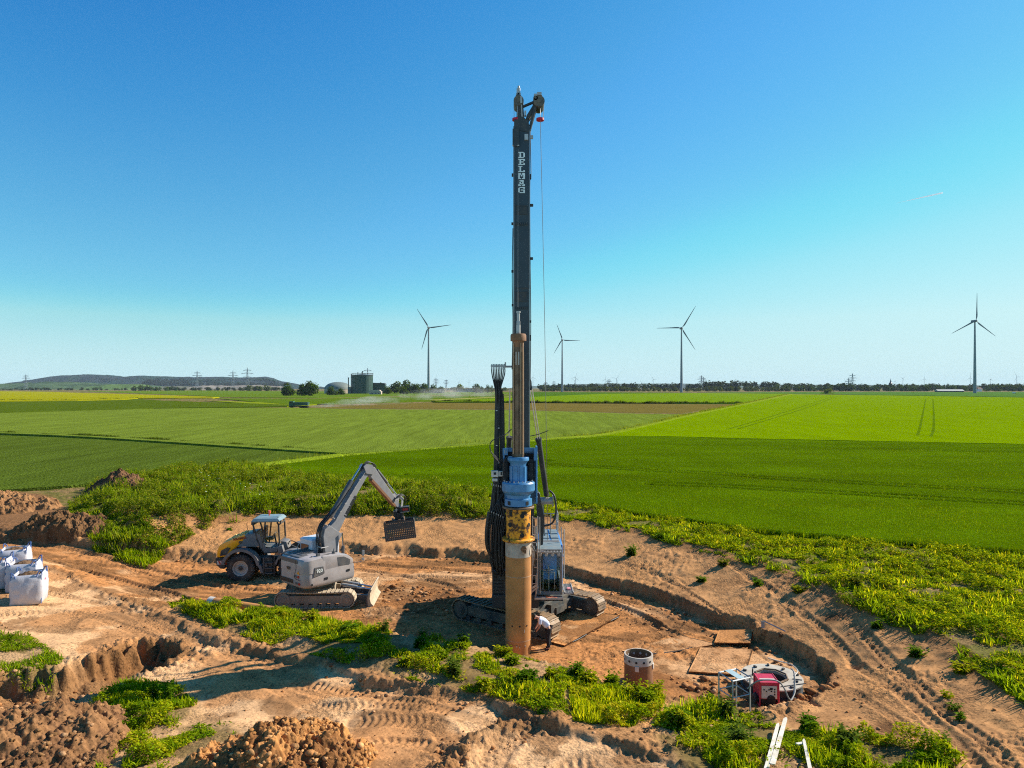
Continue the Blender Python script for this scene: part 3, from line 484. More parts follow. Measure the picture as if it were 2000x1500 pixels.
# lumps and stones lying about
def clodmesh(seed, r0=1.0, sub=2):
    bm = bmesh.new(); bmesh.ops.create_icosphere(bm, subdivisions=sub, radius=1); rr = random.Random(seed); off = rr.uniform(0, 99)
    from mathutils import noise as mn
    for v in bm.verts:
        k = 1 + .55 * (mn.noise(v.co * 1.3 + Vector((off, 0, 0)))) + .3 * mn.noise(v.co * 3.1 + Vector((0, off, 0)))
        v.co *= k * r0; v.co.z *= .75
    V = np.array([v.co[:] for v in bm.verts]); bm.verts.index_update(); Fc = np.array([[v.index for v in f.verts] for f in bm.faces]); bm.free(); return V, Fc
base_clods = [clodmesh(i, 1, 1) for i in range(7)]
def clods(name, label, areas, seed, cols):
    r = np.random.default_rng(seed); Vs, Fs, Cs = [], [], []; k = 0
    for poly, dens, smin, smax in areas:
        a, b = scatter(poly, dens, seed=seed + 7); z = Hfull(a, b, False)
        for i in range(len(a)):
            V, Fc = base_clods[r.integers(7)]; s_ = smin + (smax - smin) * r.random() ** 3; an = r.uniform(0, 6.28); c_, s2 = math.cos(an), math.sin(an)
            W = V * s_ * np.array([r.uniform(.8, 1.4), 1, r.uniform(.6, 1)]); W = np.stack([W[:, 0] * c_ - W[:, 1] * s2, W[:, 0] * s2 + W[:, 1] * c_, W[:, 2]], 1) + [a[i], b[i], z[i] + s_ * .25]
            Vs.append(W); Fs.append(Fc + k); k += len(W); Cs.append(np.tile(np.array(cols[r.integers(len(cols))]) * r.uniform(.7, 1.2), (len(W), 1)))
    o = npmesh(name, np.concatenate(Vs), np.concatenate(Fs), soilmat('soil'), np.concatenate(Cs)); setp(o, kind='stuff', label=label); print(name, k); return o
clods('soil_clods', 'loose soil lumps and stones scattered over the site', [
    (pit, .9, .02, .10), (road, 2.5, .015, .06), (pp([(740, 1140), (900, 1150), (920, 1200), (760, 1210)], 0), 14, .03, .15), (pp([(1190, 1170), (1360, 1200), (1330, 1250), (1200, 1200)], 0), 6, .03, .14),
    (pp([(1290, 1315), (1420, 1325), (1640, 1370), (1520, 1400), (1400, 1385)], 0), 14, .04, .22), (pp([(1560, 1350), (1640, 1350), (1600, 1385), (1540, 1385)], 0), 14, .05, .25), (trench, 9, .03, .16),
    (pp([(-100, 1300), (160, 1290), (200, 1350), (-100, 1380)], .8), 12, .03, .16), (spl(pp([(640, 1300), (900, 1350), (1100, 1410), (1100, 1425), (880, 1365), (620, 1315)], .8)), 12, .02, .09),
    (pp([(860, 1410), (1090, 1395), (1100, 1430), (1000, 1440), (930, 1500), (840, 1520)], .8), 16, .02, .10), (pp([(1100, 1410), (1280, 1420), (1330, 1480), (1200, 1440)], .8), 10, .02, .10),
    ([p for p in toe[18:]] + [(p[0] - .7, p[1] - .7) for p in reversed(toe[18:])], 9, .02, .12), (pp([(1450, 1090), (1650, 1170), (2000, 1400), (2000, 1600), (1700, 1480), (1450, 1200)], 1.4), 1.5, .015, .07)], 5,
    [(.42, .23, .11), (.26, .15, .08), (.5, .33, .2)])
def heap(name, cx, cy, rx, ry, h, cols, label, group, seed, rot=0, rgh=1.0, nr=150, bumpy=.32, exps=1.5, base=None, pk=(0, 0)):
    n = 260; g = np.linspace(-1.15, 1.15, n); GX, GY_ = np.meshgrid(g, g, indexing='ij'); gx = GX.ravel(); gy = GY_.ravel()
    c_, s_ = math.cos(rot), math.sin(rot); wx_ = cx + (gx * rx) * c_ - (gy * ry) * s_; wy_ = cy + (gx * rx) * s_ + (gy * ry) * c_
    rr = np.hypot(gx - pk[0] * (1 - gx * gx), gy - pk[1] * (1 - gy * gy)) + (fbm(wx_, wy_, 1.5, 3, seed) - .5) * .55
    prof = np.clip(1 - rr ** exps, 0, None)
    g0 = Hfull(wx_, wy_, False)
    big = 1 - 2 * np.abs(fbm(wx_, wy_, .75, 4, seed + 3) - .5); ed = ss(0, .22, prof)
    z = g0 - .12 + h * prof + ed * rgh * (bumpy * (big - .75) + .26 * clod(wx_, wy_, .55, seed + 11, .7) + .15 * clod(wx_, wy_, .27, seed + 31, .7) + .09 * clod(wx_, wy_, .13, seed + 51, .7) + .03 * (vn(wx_, wy_, .06, seed) - .5) - .1) + .14 * ed
    t = fbm(wx_, wy_, .8, 4, seed + 5); C = mixc(np.tile(np.array(cols[0]), (len(wx_), 1)), cols[1], ss(.42, .62, t)); C *= (.8 + .4 * fbm(wx_, wy_, .2, 2, seed + 6))[:, None]
    fc = gridfaces(n, n); k = prof > 0; fc = fc[k[fc].any(1)]; us_ = np.unique(fc); rm = np.zeros(len(gx), int); rm[us_] = np.arange(len(us_))
    o = npmesh(name, np.stack([wx_ - cx, wy_ - cy, z], 1)[us_], rm[fc], soilmat('soil'), C[us_], smooth=True); o.location = (cx, cy, 0)
    setp(o, label, 'dirt heap', group)
    r = np.random.default_rng(seed)
    return o
hg = 'heaps of dug soil'
x_, y_ = P(530, 1500, .8); heap('soil_heap', x_ + .2, y_ + .3, 2.8, 2.4, 1.15, [(.46, .26, .11), (.24, .13, .06)], 'heap of orange brown clods at the bottom edge', hg, 500, bumpy=.40, exps=1.6, rgh=1.15)
x_, y_ = P(30, 1480, .8); heap('soil_heap', x_ - .6, y_ + .5, 3.1, 3.2, .95, [(.27, .165, .09), (.20, .12, .07)], 'wide brown soil heap in the bottom left corner', hg, 510, bumpy=.30, exps=2.0, rgh=1.0)
x_, y_ = P(20, 995, FL); heap('soil_heap', x_ - 1.5, y_ + .2, 5.0, 2.8, 1.35, [(.32, .20, .11), (.23, .14, .08)], 'light brown soil heap at the left edge behind the bags', hg, 520, bumpy=.5)
heap('soil_heap', -30.2, 47.6, 3.2, 1.9, 1.25, [(.15, .095, .055), (.20, .125, .07)], 'dark soil heap between the light heap and the weeds', hg, 530, bumpy=.5)
x_, y_ = P(235, 962, FL + 0.2); heap('soil_heap', x_, y_, 3.0, 2.0, 1.35, [(.19, .12, .075), (.13, .085, .055)], 'dark pointed soil heap among the weeds against the left field', hg, 540, bumpy=.35, exps=1.2)

hp = []
for o_ in [o for o in SC.objects if o.get('category') == 'dirt heap'][:2]:
    me = o_.data; co = np.zeros(len(me.vertices) * 3); me.vertices.foreach_get('co', co); co = co.reshape(-1, 3) + np.array(o_.location); hp.append(co[co[:, 1] > 15])
def clods_on(pts, n, smin, smax, seed, cols, label):
    r = np.random.default_rng(seed); idx = r.integers(0, len(pts), n); Vs, Fs, Cs = [], [], []; k = 0
    for i in idx:
        V, Fc = base_clods[r.integers(7)]; s_ = smin + (smax - smin) * r.random() ** 2.5; an = r.uniform(0, 6.28); c_, s2 = math.cos(an), math.sin(an)
        W = V * s_ * np.array([r.uniform(.8, 1.5), 1, r.uniform(.6, 1.1)]); W = np.stack([W[:, 0] * c_ - W[:, 1] * s2, W[:, 0] * s2 + W[:, 1] * c_, W[:, 2]], 1) + pts[i] + [0, 0, s_ * .2]; Vs.append(W); Fs.append(Fc + k); k += len(W); Cs.append(np.tile(np.array(cols[r.integers(len(cols))]) * r.uniform(.7, 1.25), (len(W), 1)))
    o = npmesh('soil_clods', np.concatenate(Vs), np.concatenate(Fs), soilmat('soil'), np.concatenate(Cs)); setp(o, kind='stuff', label=label)
clods_on(hp[0], 900, .015, .12, 3, [(.48, .27, .12), (.34, .19, .08), (.55, .35, .18)], 'clods lying on the heap at the bottom edge')
clods_on(hp[1], 700, .015, .10, 4, [(.30, .19, .10), (.24, .15, .08), (.38, .26, .16)], 'clods lying on the lower left heap')
# ------------------------------------------------------------------ far fields: crop slabs with real height
def fieldmat(name, col, sx=.6, sy=.06, var=.25, col2=None, tr=0):
    m = mat(name, (col[0], col[1], col[2] * .35), rough=.95, spec=0, scale=1.0, var=var); n = m.node_tree; N = n.nodes; L = n.links
    tc = [x for x in N if x.type == 'TEX_COORD'][0]; nz = [x for x in N if x.type == 'TEX_NOISE'][0]
    mp = N.new('ShaderNodeMapping'); mp.inputs['Scale'].default_value = (sx, sy, 1); L.new(tc.outputs['Object'], mp.inputs[0]); L.new(mp.outputs[0], nz.inputs['Vector']); nz.inputs['Detail'].default_value = 8
    b = N['Principled BSDF']; n2 = N.new('ShaderNodeTexNoise'); n2.inputs['Scale'].default_value = 5.0; n2.inputs['Detail'].default_value = 4; L.new(tc.outputs['Object'], n2.inputs['Vector'])
    bp = N.new('ShaderNodeBump'); bp.inputs['Distance'].default_value = .35; bp.inputs['Strength'].default_value = .8; L.new(n2.outputs['Fac'], bp.inputs['Height']); L.new(bp.outputs[0], b.inputs['Normal'])
    src = b.inputs['Base Color'].links[0].from_socket
    n3 = N.new('ShaderNodeTexNoise'); n3.inputs['Scale'].default_value = 2.6; n3.inputs['Detail'].default_value = 5; n3.inputs['Roughness'].default_value = .8; L.new(tc.outputs['Object'], n3.inputs['Vector'])
    mr = N.new('ShaderNodeMapRange'); mr.inputs['From Min'].default_value = .3; mr.inputs['From Max'].default_value = .7; mr.inputs['To Min'].default_value = .65; mr.inputs['To Max'].default_value = 1.4; L.new(n3.outputs['Fac'], mr.inputs[0])
    sc_ = N.new('ShaderNodeVectorMath'); sc_.operation = 'SCALE'; L.new(src, sc_.inputs[0]); L.new(mr.outputs[0], sc_.inputs['Scale']); L.new(sc_.outputs[0], b.inputs['Base Color'])
    return m
def slab(name, pts, z0, h, m, wob=.12, seg=None):
    """polygon extruded to a slab of crop, its edge made uneven"""
    P2 = []; n = len(pts); rr = random.Random(len(pts) * 7 + int(abs(pts[0][0])))
    for i in range(n):
        a = pts[i]; b = pts[(i + 1) % n]; L = math.hypot(b[0] - a[0], b[1] - a[1]); dm = max(20., min(a[1], b[1])); k = max(1, min(60, int(L / (dm * .02))))
        for j in range(k):
            t = j / k; P2.append((a[0] + (b[0] - a[0]) * t + rr.uniform(-1, 1) * wob * dm * .003, a[1] + (b[1] - a[1]) * t + rr.uniform(-1, 1) * wob * dm * .006))
    bm = bmesh.new(); vs_ = [bm.verts.new((p[0], p[1], z0 + h)) for p in P2]; f = bm.faces.new(vs_)
    if f.normal.z < 0: f.normal_flip()
    lo = [bm.verts.new((p[0], p[1], z0 - .5)) for p in P2]
    for i in range(len(P2)): j = (i + 1) % len(P2); bm.faces.new((vs_[i], vs_[j], lo[j], lo[i]))
    bm.normal_update(); bmesh.ops.triangulate(bm, faces=[f]); bmesh.ops.recalc_face_normals(bm, faces=bm.faces)
    me = bpy.data.meshes.new(name); bm.to_mesh(me); bm.free(); me.materials.append(m); o = bpy.data.objects.new(name, me); SC.collection.objects.link(o); setp(o, kind='structure'); return o
def FP(l, h): return [P(a, b, FL + h) for a, b in l]
slab('pale_green_field', spl(FP([(-500, 812), (0, 807), (300, 798), (560, 796), (680, 799), (1000, 801), (1200, 807), (1330, 809)], .55), 2) + spl(FP([(1330, 809), (1250, 832), (1060, 857), (880, 871), (700, 884), (640, 883), (480, 873), (300, 861), (150, 852), (0, 846), (-500, 830)], .55), 4), FL, .55, fieldmat('barley', (.14, .185, .06)))
slab('dark_green_field', spl(FP([(-500, 834), (0, 850), (150, 856), (300, 865), (480, 877), (640, 886), (650, 893), (560, 902), (470, 911), (330, 924), (180, 944), (60, 953), (-100, 965), (-500, 1020)], .3), 3), FL, .3, fieldmat('beet', (.075, .108, .035)))
lime = slab('lime_green_field', spl(FP([(1175, 851), (1250, 834), (1350, 810), (1450, 790), (1545, 770)], .4), 3) + FP([(1545, 770), (1760, 772.5), (2300, 781), (2700, 790), (2700, 880), (2400, 873), (2000, 867), (1500, 857), (1300, 852)], .4), FL, .4, fieldmat('lime_crop', (.155, .235, .0), .25, .05, .12))
slab('grass_strip', spl(FP([(480, 912), (640, 892), (700, 885), (880, 872), (1060, 858), (1170, 850), (1250, 833), (1350, 809), (1450, 789), (1545, 769.5)], .25), 3) + list(reversed(spl(FP([(480, 917), (640, 897), (700, 890), (880, 876), (1060, 862), (1175, 853), (1255, 836), (1360, 811), (1458, 790.5), (1552, 770)], .25), 3))), FL, .5, fieldmat('strip_grass', (.20, .26, .04), 1, 1, .3))
slab('ploughed_field', FP([(560, 796.5), (660, 794.5), (860, 785.5), (1100, 788), (1440, 790), (1330, 807.5), (1200, 805.5), (1000, 799.5), (690, 797.5)], .05), FL, .05, fieldmat('ploughed', (.15, .115, .075), .05, .6, .3))
slab('dark_strip_field', FP([(-500, 786), (0, 784), (270, 779), (320, 782.5), (560, 790), (600, 793), (300, 797), (0, 806), (-500, 811)], .4), FL, .4, fieldmat('dark_crop', (.075, .11, .02)))
slab('mustard_strip', FP([(400, 782.3), (600, 787), (620, 789.5), (560, 793.5), (540, 790.5)], .45), FL, .35, fieldmat('mustard', (.20, .24, .03)))
slab('rapeseed_field', spl(FP([(-500, 763.5), (0, 764), (150, 767), (260, 770), (400, 774.2), (415, 776.5), (270, 777.5), (240, 780), (0, 783.5), (-500, 786)], .8), 2), FL, .8, fieldmat('rapeseed', (.27, .255, .012), .1, .02, .18))
slab('middle_green_field', FP([(160, 764.2), (400, 762.6), (560, 764), (860, 765.5), (1000, 766), (1000, 770), (860, 771.5), (620, 777), (425, 775.6), (395, 773)], .3), FL, .3, fieldmat('mid_green', (.10, .155, .03)))
slab('lower_green_field', FP([(420, 778), (620, 778.3), (860, 773), (1000, 771.5), (1000, 777), (850, 783), (640, 789), (560, 789.5)], .4), FL, .4, fieldmat('lower_green', (.09, .14, .02)))
slab('far_bright_field', FP([(845, 784.8), (1000, 777), (1180, 769), (1360, 767.5), (1540, 769), (1450, 787.5), (1100, 785.5)], .6), FL, .6, fieldmat('far_bright', (.14, .22, .01), .2, .05, .1))
slab('far_dark_field', FP([(1000, 765), (1180, 766.2), (1350, 767), (1175, 768.9), (1000, 776)], .5), FL, .5, fieldmat('far_dark', (.06, .125, .02)))
slab('blue_green_field', FP([(1360, 766.3), (1700, 765.3), (2600, 765), (2700, 782), (2300, 780), (1760, 772), (1548, 769)], .3), FL, .3, fieldmat('blue_green', (.075, .155, .065)))
slab('farm_track', FP([(830, 781), (930, 776.5), (1000, 774.3), (1000, 775.4), (930, 778), (850, 782)], .5), FL, .5, fieldmat('track', (.25, .24, .17)))
# wheel lines in the lime field: low rows of flattened crop
def tramlines(name, lines, z, w, m):
    for l in lines:
        q = spl([P(a, b, z) for a, b in l], 6); bm = bmesh.new(); pr = None
        for i, p in enumerate(q):
            a = Vector((*q[max(i - 1, 0)], 0)); b = Vector((*q[min(i + 1, len(q) - 1)], 0)); d = (b - a).normalized(); s_ = Vector((-d.y, d.x, 0)) * w; c = Vector((p[0], p[1], z))
            cur = [bm.verts.new(c - s_), bm.verts.new(c + s_)]
            if pr: bm.faces.new((pr[0], pr[1], cur[1], cur[0]))
            pr = cur
        me = bpy.data.meshes.new(name); bm.normal_update(); bm.to_mesh(me); bm.free(); me.materials.append(m); o = bpy.data.objects.new(name, me); SC.collection.objects.link(o); setp(o, kind='structure')
tramlines('wheel_track', [[(1422, 838), (1500, 815), (1570, 793), (1628, 774)], [(1440, 838), (1516, 815), (1582, 794), (1636, 774)], [(1792, 850), (1800, 820), (1808, 779)], [(1818, 852), (1824, 820), (1822, 779)]], FL + .42, .26, mat('flat_crop', (.085, .14, .002), rough=.95, spec=0, scale=.6, var=.4))
# rough grassy edges of the fields: rows of low tufts
def hedgerow(name, l, z, hgt, n, cols, label, wdt=.35, seed=1):
    q = spl([P(a, b, z) for a, b in l], 6); r = np.random.default_rng(seed); q = np.array(q); sl_ = np.hypot(*np.diff(q, axis=0).T); cs = np.concatenate([[0], np.cumsum(sl_)]); t = r.uniform(0, cs[-1], n)
    a = np.interp(t, cs, q[:, 0]) + r.normal(0, wdt, n); b = np.interp(t, cs, q[:, 1]) + r.normal(0, wdt, n); h_ = hgt * (.4 + fbm(t, t * 0, 3.0, 3, seed)); k = np.maximum(b / 60, 1)
    o = blades(name, a, b, np.full(n, FL), h_ * r.uniform(.6, 1.2, n), .02 * k, r.uniform(.05, .3, n) * hgt, np.array(cols)[r.integers(0, len(cols), n)] * r.uniform(.7, 1.3, n)[:, None], leafmat('edge_leaf', trans=.4), seg=2)
    setp(o, kind='stuff', label=label)
hedgerow('edge_grass', [(480, 914), (640, 894), (700, 887), (880, 874), (1060, 860), (1170, 852), (1250, 835), (1350, 811), (1450, 790), (1540, 770)], FL, .95, 16000, [(.20, .27, .04), (.14, .22, .03), (.26, .30, .06)], 'long grass between the wheat and the pale green field', .6, 1)
hedgerow('field_edge', [(0, 849), (150, 855), (300, 863.5), (480, 875.5), (640, 886)], FL, .75, 9000, [(.045, .08, .015), (.07, .10, .03)], 'dark edge between the pale and the dark green field', .3, 2)
hedgerow('hedge_line', [(845, 785.5), (1000, 787), (1250, 788.5), (1450, 789)], FL, 1.6, 5000, [(.06, .10, .02), (.10, .14, .03)], 'low rough hedge along the ploughed field', .5, 3)
hedgerow('path_edge', [(0, 783), (130, 783), (240, 780), (270, 779)], FL, 1.2, 1500, [(.06, .09, .02)], 'dark bank below the yellow rapeseed', .5, 4)
# ------------------------------------------------------------------ trees
def crown_cloud(r, blobs, n, leaf, cols):
    """leaf clumps spread through the shell of several uneven lobes"""
    V, Fc, cc = [], [], []; k = 0
    for i in range(n):
        bx, by, bz, br = blobs[r.integers(len(blobs))]; d = r.normal(0, 1, 3); d /= np.linalg.norm(d); rad = br * r.uniform(.62, 1.06)
        c = np.array([bx, by, bz]) + d * rad * np.array([1, 1, .9]); u = np.cross(d + r.normal(0, .6, 3), [0, 0, 1]); u /= np.linalg.norm(u) + 1e-6; w = np.cross(u, d + r.normal(0, .5, 3)); w /= np.linalg.norm(w) + 1e-6
        s_ = leaf * r.uniform(.6, 1.3)
        V += [c - u * s_, c - w * s_ * .8 + d * s_ * .3, c + u * s_, c + w * s_ * .8 - d * s_ * .2]; Fc.append([k, k + 1, k + 2, k + 3]); k += 4
        cc += [np.array(cols[r.integers(len(cols))]) * r.uniform(.7, 1.3)] * 4
    return np.array(V), np.array(Fc), np.array(cc)
DT = [(.035, .075, .012), (.05, .10, .018), (.07, .12, .02)]; MT = [(.07, .12, .025), (.09, .14, .03), (.05, .09, .02)]; PT = [(.16, .21, .09), (.12, .17, .06), (.20, .23, .12)]
def tree(px_, wpx, top, d, cols, label, seed, group='trees around the farm buildings', lobes=6):
    s = d / F; w = wpx * s; h = CH - (top - HY) * s - FL; x_ = (px_ - 1000) * s; r = np.random.default_rng(seed)
    root = bpy.data.objects.new('tree', None); SC.collection.objects.link(root); root.location = (x_, d, FL - .1); setp(root, label, 'tree', group)
    bl = []
    for i in range(lobes):
        a = r.uniform(0, 6.28); q = r.uniform(.1, .5) * w * .55; br = min(w, h) * r.uniform(.22, .34); bl.append((math.cos(a) * q, math.sin(a) * q, h * r.uniform(.35, .62), br))
    bl.append((r.uniform(-.1, .1) * w, 0, h * .72, min(w, h) * .28)); bl += [(-w * .3, 0, h * .26, w * .24), (w * .3, 0, h * .28, w * .24), (0, 0, h * .2, w * .26), (-w * .1, 0, h * .4, w * .26)]
    V, Fc, cc = crown_cloud(r, bl, int(700 + 25 * wpx), min(w, h) * .055, cols)
    npmesh('crown', V, Fc, leafmat('tree_leaf', trans=.3), cc, parent=root)
    bm = bmesh.new(); bmesh.ops.create_cone(bm, cap_ends=True, segments=8, radius1=h * .035, radius2=h * .015, depth=h * .55, matrix=Matrix.Translation((0, 0, h * .275)))
    for i in range(5):
        a = r.uniform(0, 6.28); M = Matrix.Translation((0, 0, h * .35)) @ Matrix.Rotation(a, 4, 'Z') @ Matrix.Rotation(.7, 4, 'Y') @ Matrix.Translation((0, 0, h * .15)); bmesh.ops.create_cone(bm, cap_ends=True, segments=6, radius1=h * .014, radius2=h * .005, depth=h * .3, matrix=M)
    me = bpy.data.meshes.new('trunk'); bm.to_mesh(me); bm.free(); me.materials.append(mat('bark', (.10, .075, .05), rough=.9)); o = bpy.data.objects.new('trunk', me); SC.collection.objects.link(o); o.parent = root
tl = [
 (563, 27, 745, 800, DT, 'broad dark tree at the left end of the farm tree group', 5), (592, 26, 748, 810, DT, 'dark tree between the leftmost tree and the tallest of the group', 5), (606, 30, 741, 790, DT, 'tallest dark tree, right end of the group left of the dome', 7),
 (648, 22, 753, 860, MT, 'lower bush-like tree in front of the grey dome', 4), (664, 20, 757, 900, DT, 'small tree between dome and green tank', 4), (746, 20, 746, 1150, DT, 'dark tree directly right of the green tank', 5),
 (757, 16, 753, 1000, MT, 'light green small tree in front of the dark tree by the tank', 4), (775, 34, 743, 1120, MT, 'wide round tree left of the broadest one', 6), (796, 34, 740, 1150, DT, 'broadest dark tree behind the pinkish shed', 7), (812, 24, 747, 1080, DT, 'dark tree right of the broadest one', 5),
 (790, 18, 755, 980, MT, 'low tree just right of the pinkish shed', 4), (827, 26, 747, 1150, DT, 'tree just left of the tall turbine tower', 5), (846, 22, 749, 1180, DT, 'tree just right of the tall turbine tower', 5), (860, 18, 753, 1150, MT, 'small tree two trees right of the turbine tower', 4),
 (896, 22, 748, 1500, PT, 'pale hazy tree behind the dust', 4), (931, 17, 746, 1150, DT, 'round dark tree standing alone right of the dust', 5), (941, 13, 753, 1140, DT, 'small tree touching the lone round tree', 4), (953, 12, 748, 1200, MT, 'tree partly behind the hose bundle', 4), (960, 10, 750, 1260, MT, 'last low tree behind the hose bundle', 4),
 (985, 13, 756, 1900, MT, 'tiny far tree between hose bundle and kelly bar', 4), (1617, 26, 757.5, 1000, PT, 'lone pale bush at the top edge of the lime field', 6)]
for i, (a, b, c, d, e, f, g) in enumerate(tl): tree(a, b, c, d, e, f, 40 + i, lobes=g)
# far wood as one mass: crowns in rows with their trunks hidden
def wood(name, label, rows, seed):
    r = np.random.default_rng(seed); V, Fc, cc = [], [], []; k = 0
    for x0, x1, step, d, prof, cols, lf in rows:
        px_ = x0
        while px_ < x1:
            top = np.interp(px_, [q[0] for q in prof], [q[1] for q in prof]) + r.uniform(-1.6, 1.8); s = d / F; h = CH - (top - HY) * s - FL; w = step * s * r.uniform(.9, 1.6); cx = (px_ - 1000) * s; cy = d + r.uniform(-20, 20)
            bl = [(cx + r.uniform(-.3, .3) * w, cy + r.uniform(-.3, .3) * w, FL + h * q, min(w, h) * r.uniform(.33, .5)) for q in (.25, .45, .62, .7)]
            a, b, c = crown_cloud(r, bl, int(110 + step * 8), min(w, h) * .13, cols); c = c * r.uniform(.75, 1.25)
            V.append(a); Fc.append(b + k); k += len(a); cc.append(c); px_ += step * r.uniform(.55, .95)
    o = npmesh(name, np.concatenate(V), np.concatenate(Fc), leafmat('far_leaf', trans=.25), np.concatenate(cc)); setp(o, kind='stuff', label=label); print(name, k)
FT = [(.03, .05, .02), (.04, .065, .025)]; LT = [(.07, .10, .04), (.09, .12, .045)]
prof1 = [(1055, 752), (1150, 750), (1210, 749), (1290, 750), (1320, 747), (1350, 750), (1380, 744), (1440, 742), (1500, 744), (1540, 748), (1600, 750), (1700, 750), (1760, 751), (1800, 750), (1880, 752), (1925, 749), (1970, 750), (2040, 748), (2400, 748)]
wood('far_wood', 'long dark wood along the right horizon', [(1056, 2300, 11, 2100, prof1, FT, 1), (1060, 1545, 7, 1750, [(1056, 757), (1180, 756), (1210, 754), (1230, 757), (1330, 758), (1380, 755), (1500, 756), (1545, 758)], LT, 1), (1520, 2300, 12, 1800, [(1500, 752), (1600, 755), (1640, 751), (1700, 754), (1800, 752), (1900, 755), (1940, 751), (2000, 753), (2300, 752)], DT, 1)], 8)
wood('far_treeline', 'sparse line of trees below the spoil heap on the left', [(330, 560, 9, 2200, [(330, 757.5), (440, 756.5), (560, 757)], FT, 1), (258, 345, 8, 2100, [(258, 756), (268, 752), (290, 754), (345, 757)], DT, 1), (0, 250, 10, 2400, [(0, 758), (250, 757.5)], FT, 1), (490, 520, 12, 1900, [(490, 752), (520, 752)], LT, 1), (850, 1000, 9, 2300, [(850, 757), (1000, 757)], FT, 1)], 9)
# ------------------------------------------------------------------ hills and spoil heap
def hill(name, prof, d, depth, cA, cB, seed, tex=30., lump=1.5):
    xs = np.arange(prof[0][0], prof[-1][0] + 1, 1.2); s = d / F; n = 26; zt = CH - (np.interp(xs, [q[0] for q in prof], [q[1] for q in prof]) - HY) * s
    V = []; r = np.random.default_rng(seed)
    for j in range(n):
        t = j / (n - 1); k = math.sin(min(1, t * 1.7) * math.pi / 2) if t < .6 else 1 - (t - .6) / .4 * .9
        yy = d - depth * .5 + depth * t + (fbm(xs * s, xs * 0 + j, 150, 3, seed) - .5) * depth * .3
        base = -4.0; zz = base + (zt - base) * k + (fbm(xs * s, xs * 0 + j * 40, 60, 3, seed + 2) - .5) * lump * 8 * k
        V.append(np.stack([(xs - 1000) * s * (yy / d if False else 1), yy, zz], 1))
    V = np.concatenate(V); a, b = V[:, 0], V[:, 1]; t = ss(.45, .6, fbm(a, b * .6 + V[:, 2] * 6, tex * 4, 4, seed + 4)); C = mixc(np.tile(np.array(cA), (len(a), 1)), cB, t); C *= (.7 + .6 * fbm(a, V[:, 2] * 3 + b, tex, 3, seed + 5))[:, None]
    o = npmesh(name, V, gridfaces(n, len(xs)), mat('hill_cover', attr='col', rough=.95, spec=.1, scale=.03, var=.2), C, smooth=True); setp(o, kind='structure'); return o
hill('hills', [(-600, 756), (-100, 754), (0, 750), (60, 744), (92, 738), (112, 732.5), (160, 730.5), (205, 732.5), (232, 735), (270, 733.5), (330, 735.5), (420, 736.5), (490, 737.5), (515, 735.5), (530, 738), (548, 745), (600, 755), (640, 757)], 5200, 700, (.018, .028, .030), (.014, .036, .026), 3)
hill('hills', [(-600, 757), (-60, 752), (0, 750), (100, 746), (140, 746), (200, 750), (280, 752), (330, 757)], 3600, 400, (.06, .10, .035), (.035, .065, .02), 4)
hill('hills', [(170, 757), (205, 752), (262, 751.5), (282, 753), (290, 757)], 3000, 200, (.13, .20, .05), (.09, .15, .035), 5, 60)
hill('hills', [(250, 757), (330, 755.5), (430, 754), (500, 753), (545, 754.5), (560, 757)], 3300, 150, (.26, .22, .17), (.14, .14, .09), 6, 40)
hill('hills', [(1000, 757), (1060, 753), (1150, 749.5), (1300, 749), (1500, 751), (1700, 752), (2000, 753), (2500, 755)], 9000, 1200, (.05, .08, .05), (.04, .06, .04), 7, 90)
wood('heap_wood', 'trees on the ridge of the spoil heap', [(190, 545, 5, 5050, [(190, 733), (232, 735.5), (300, 734), (420, 735.5), (505, 735.5), (516, 733.5), (530, 736), (545, 741)], [(.018, .03, .018), (.025, .045, .025)], 1), (280, 550, 6, 4850, [(280, 741), (400, 743), (550, 748)], [(.018, .03, .018), (.025, .045, .025)], 1)], 12)
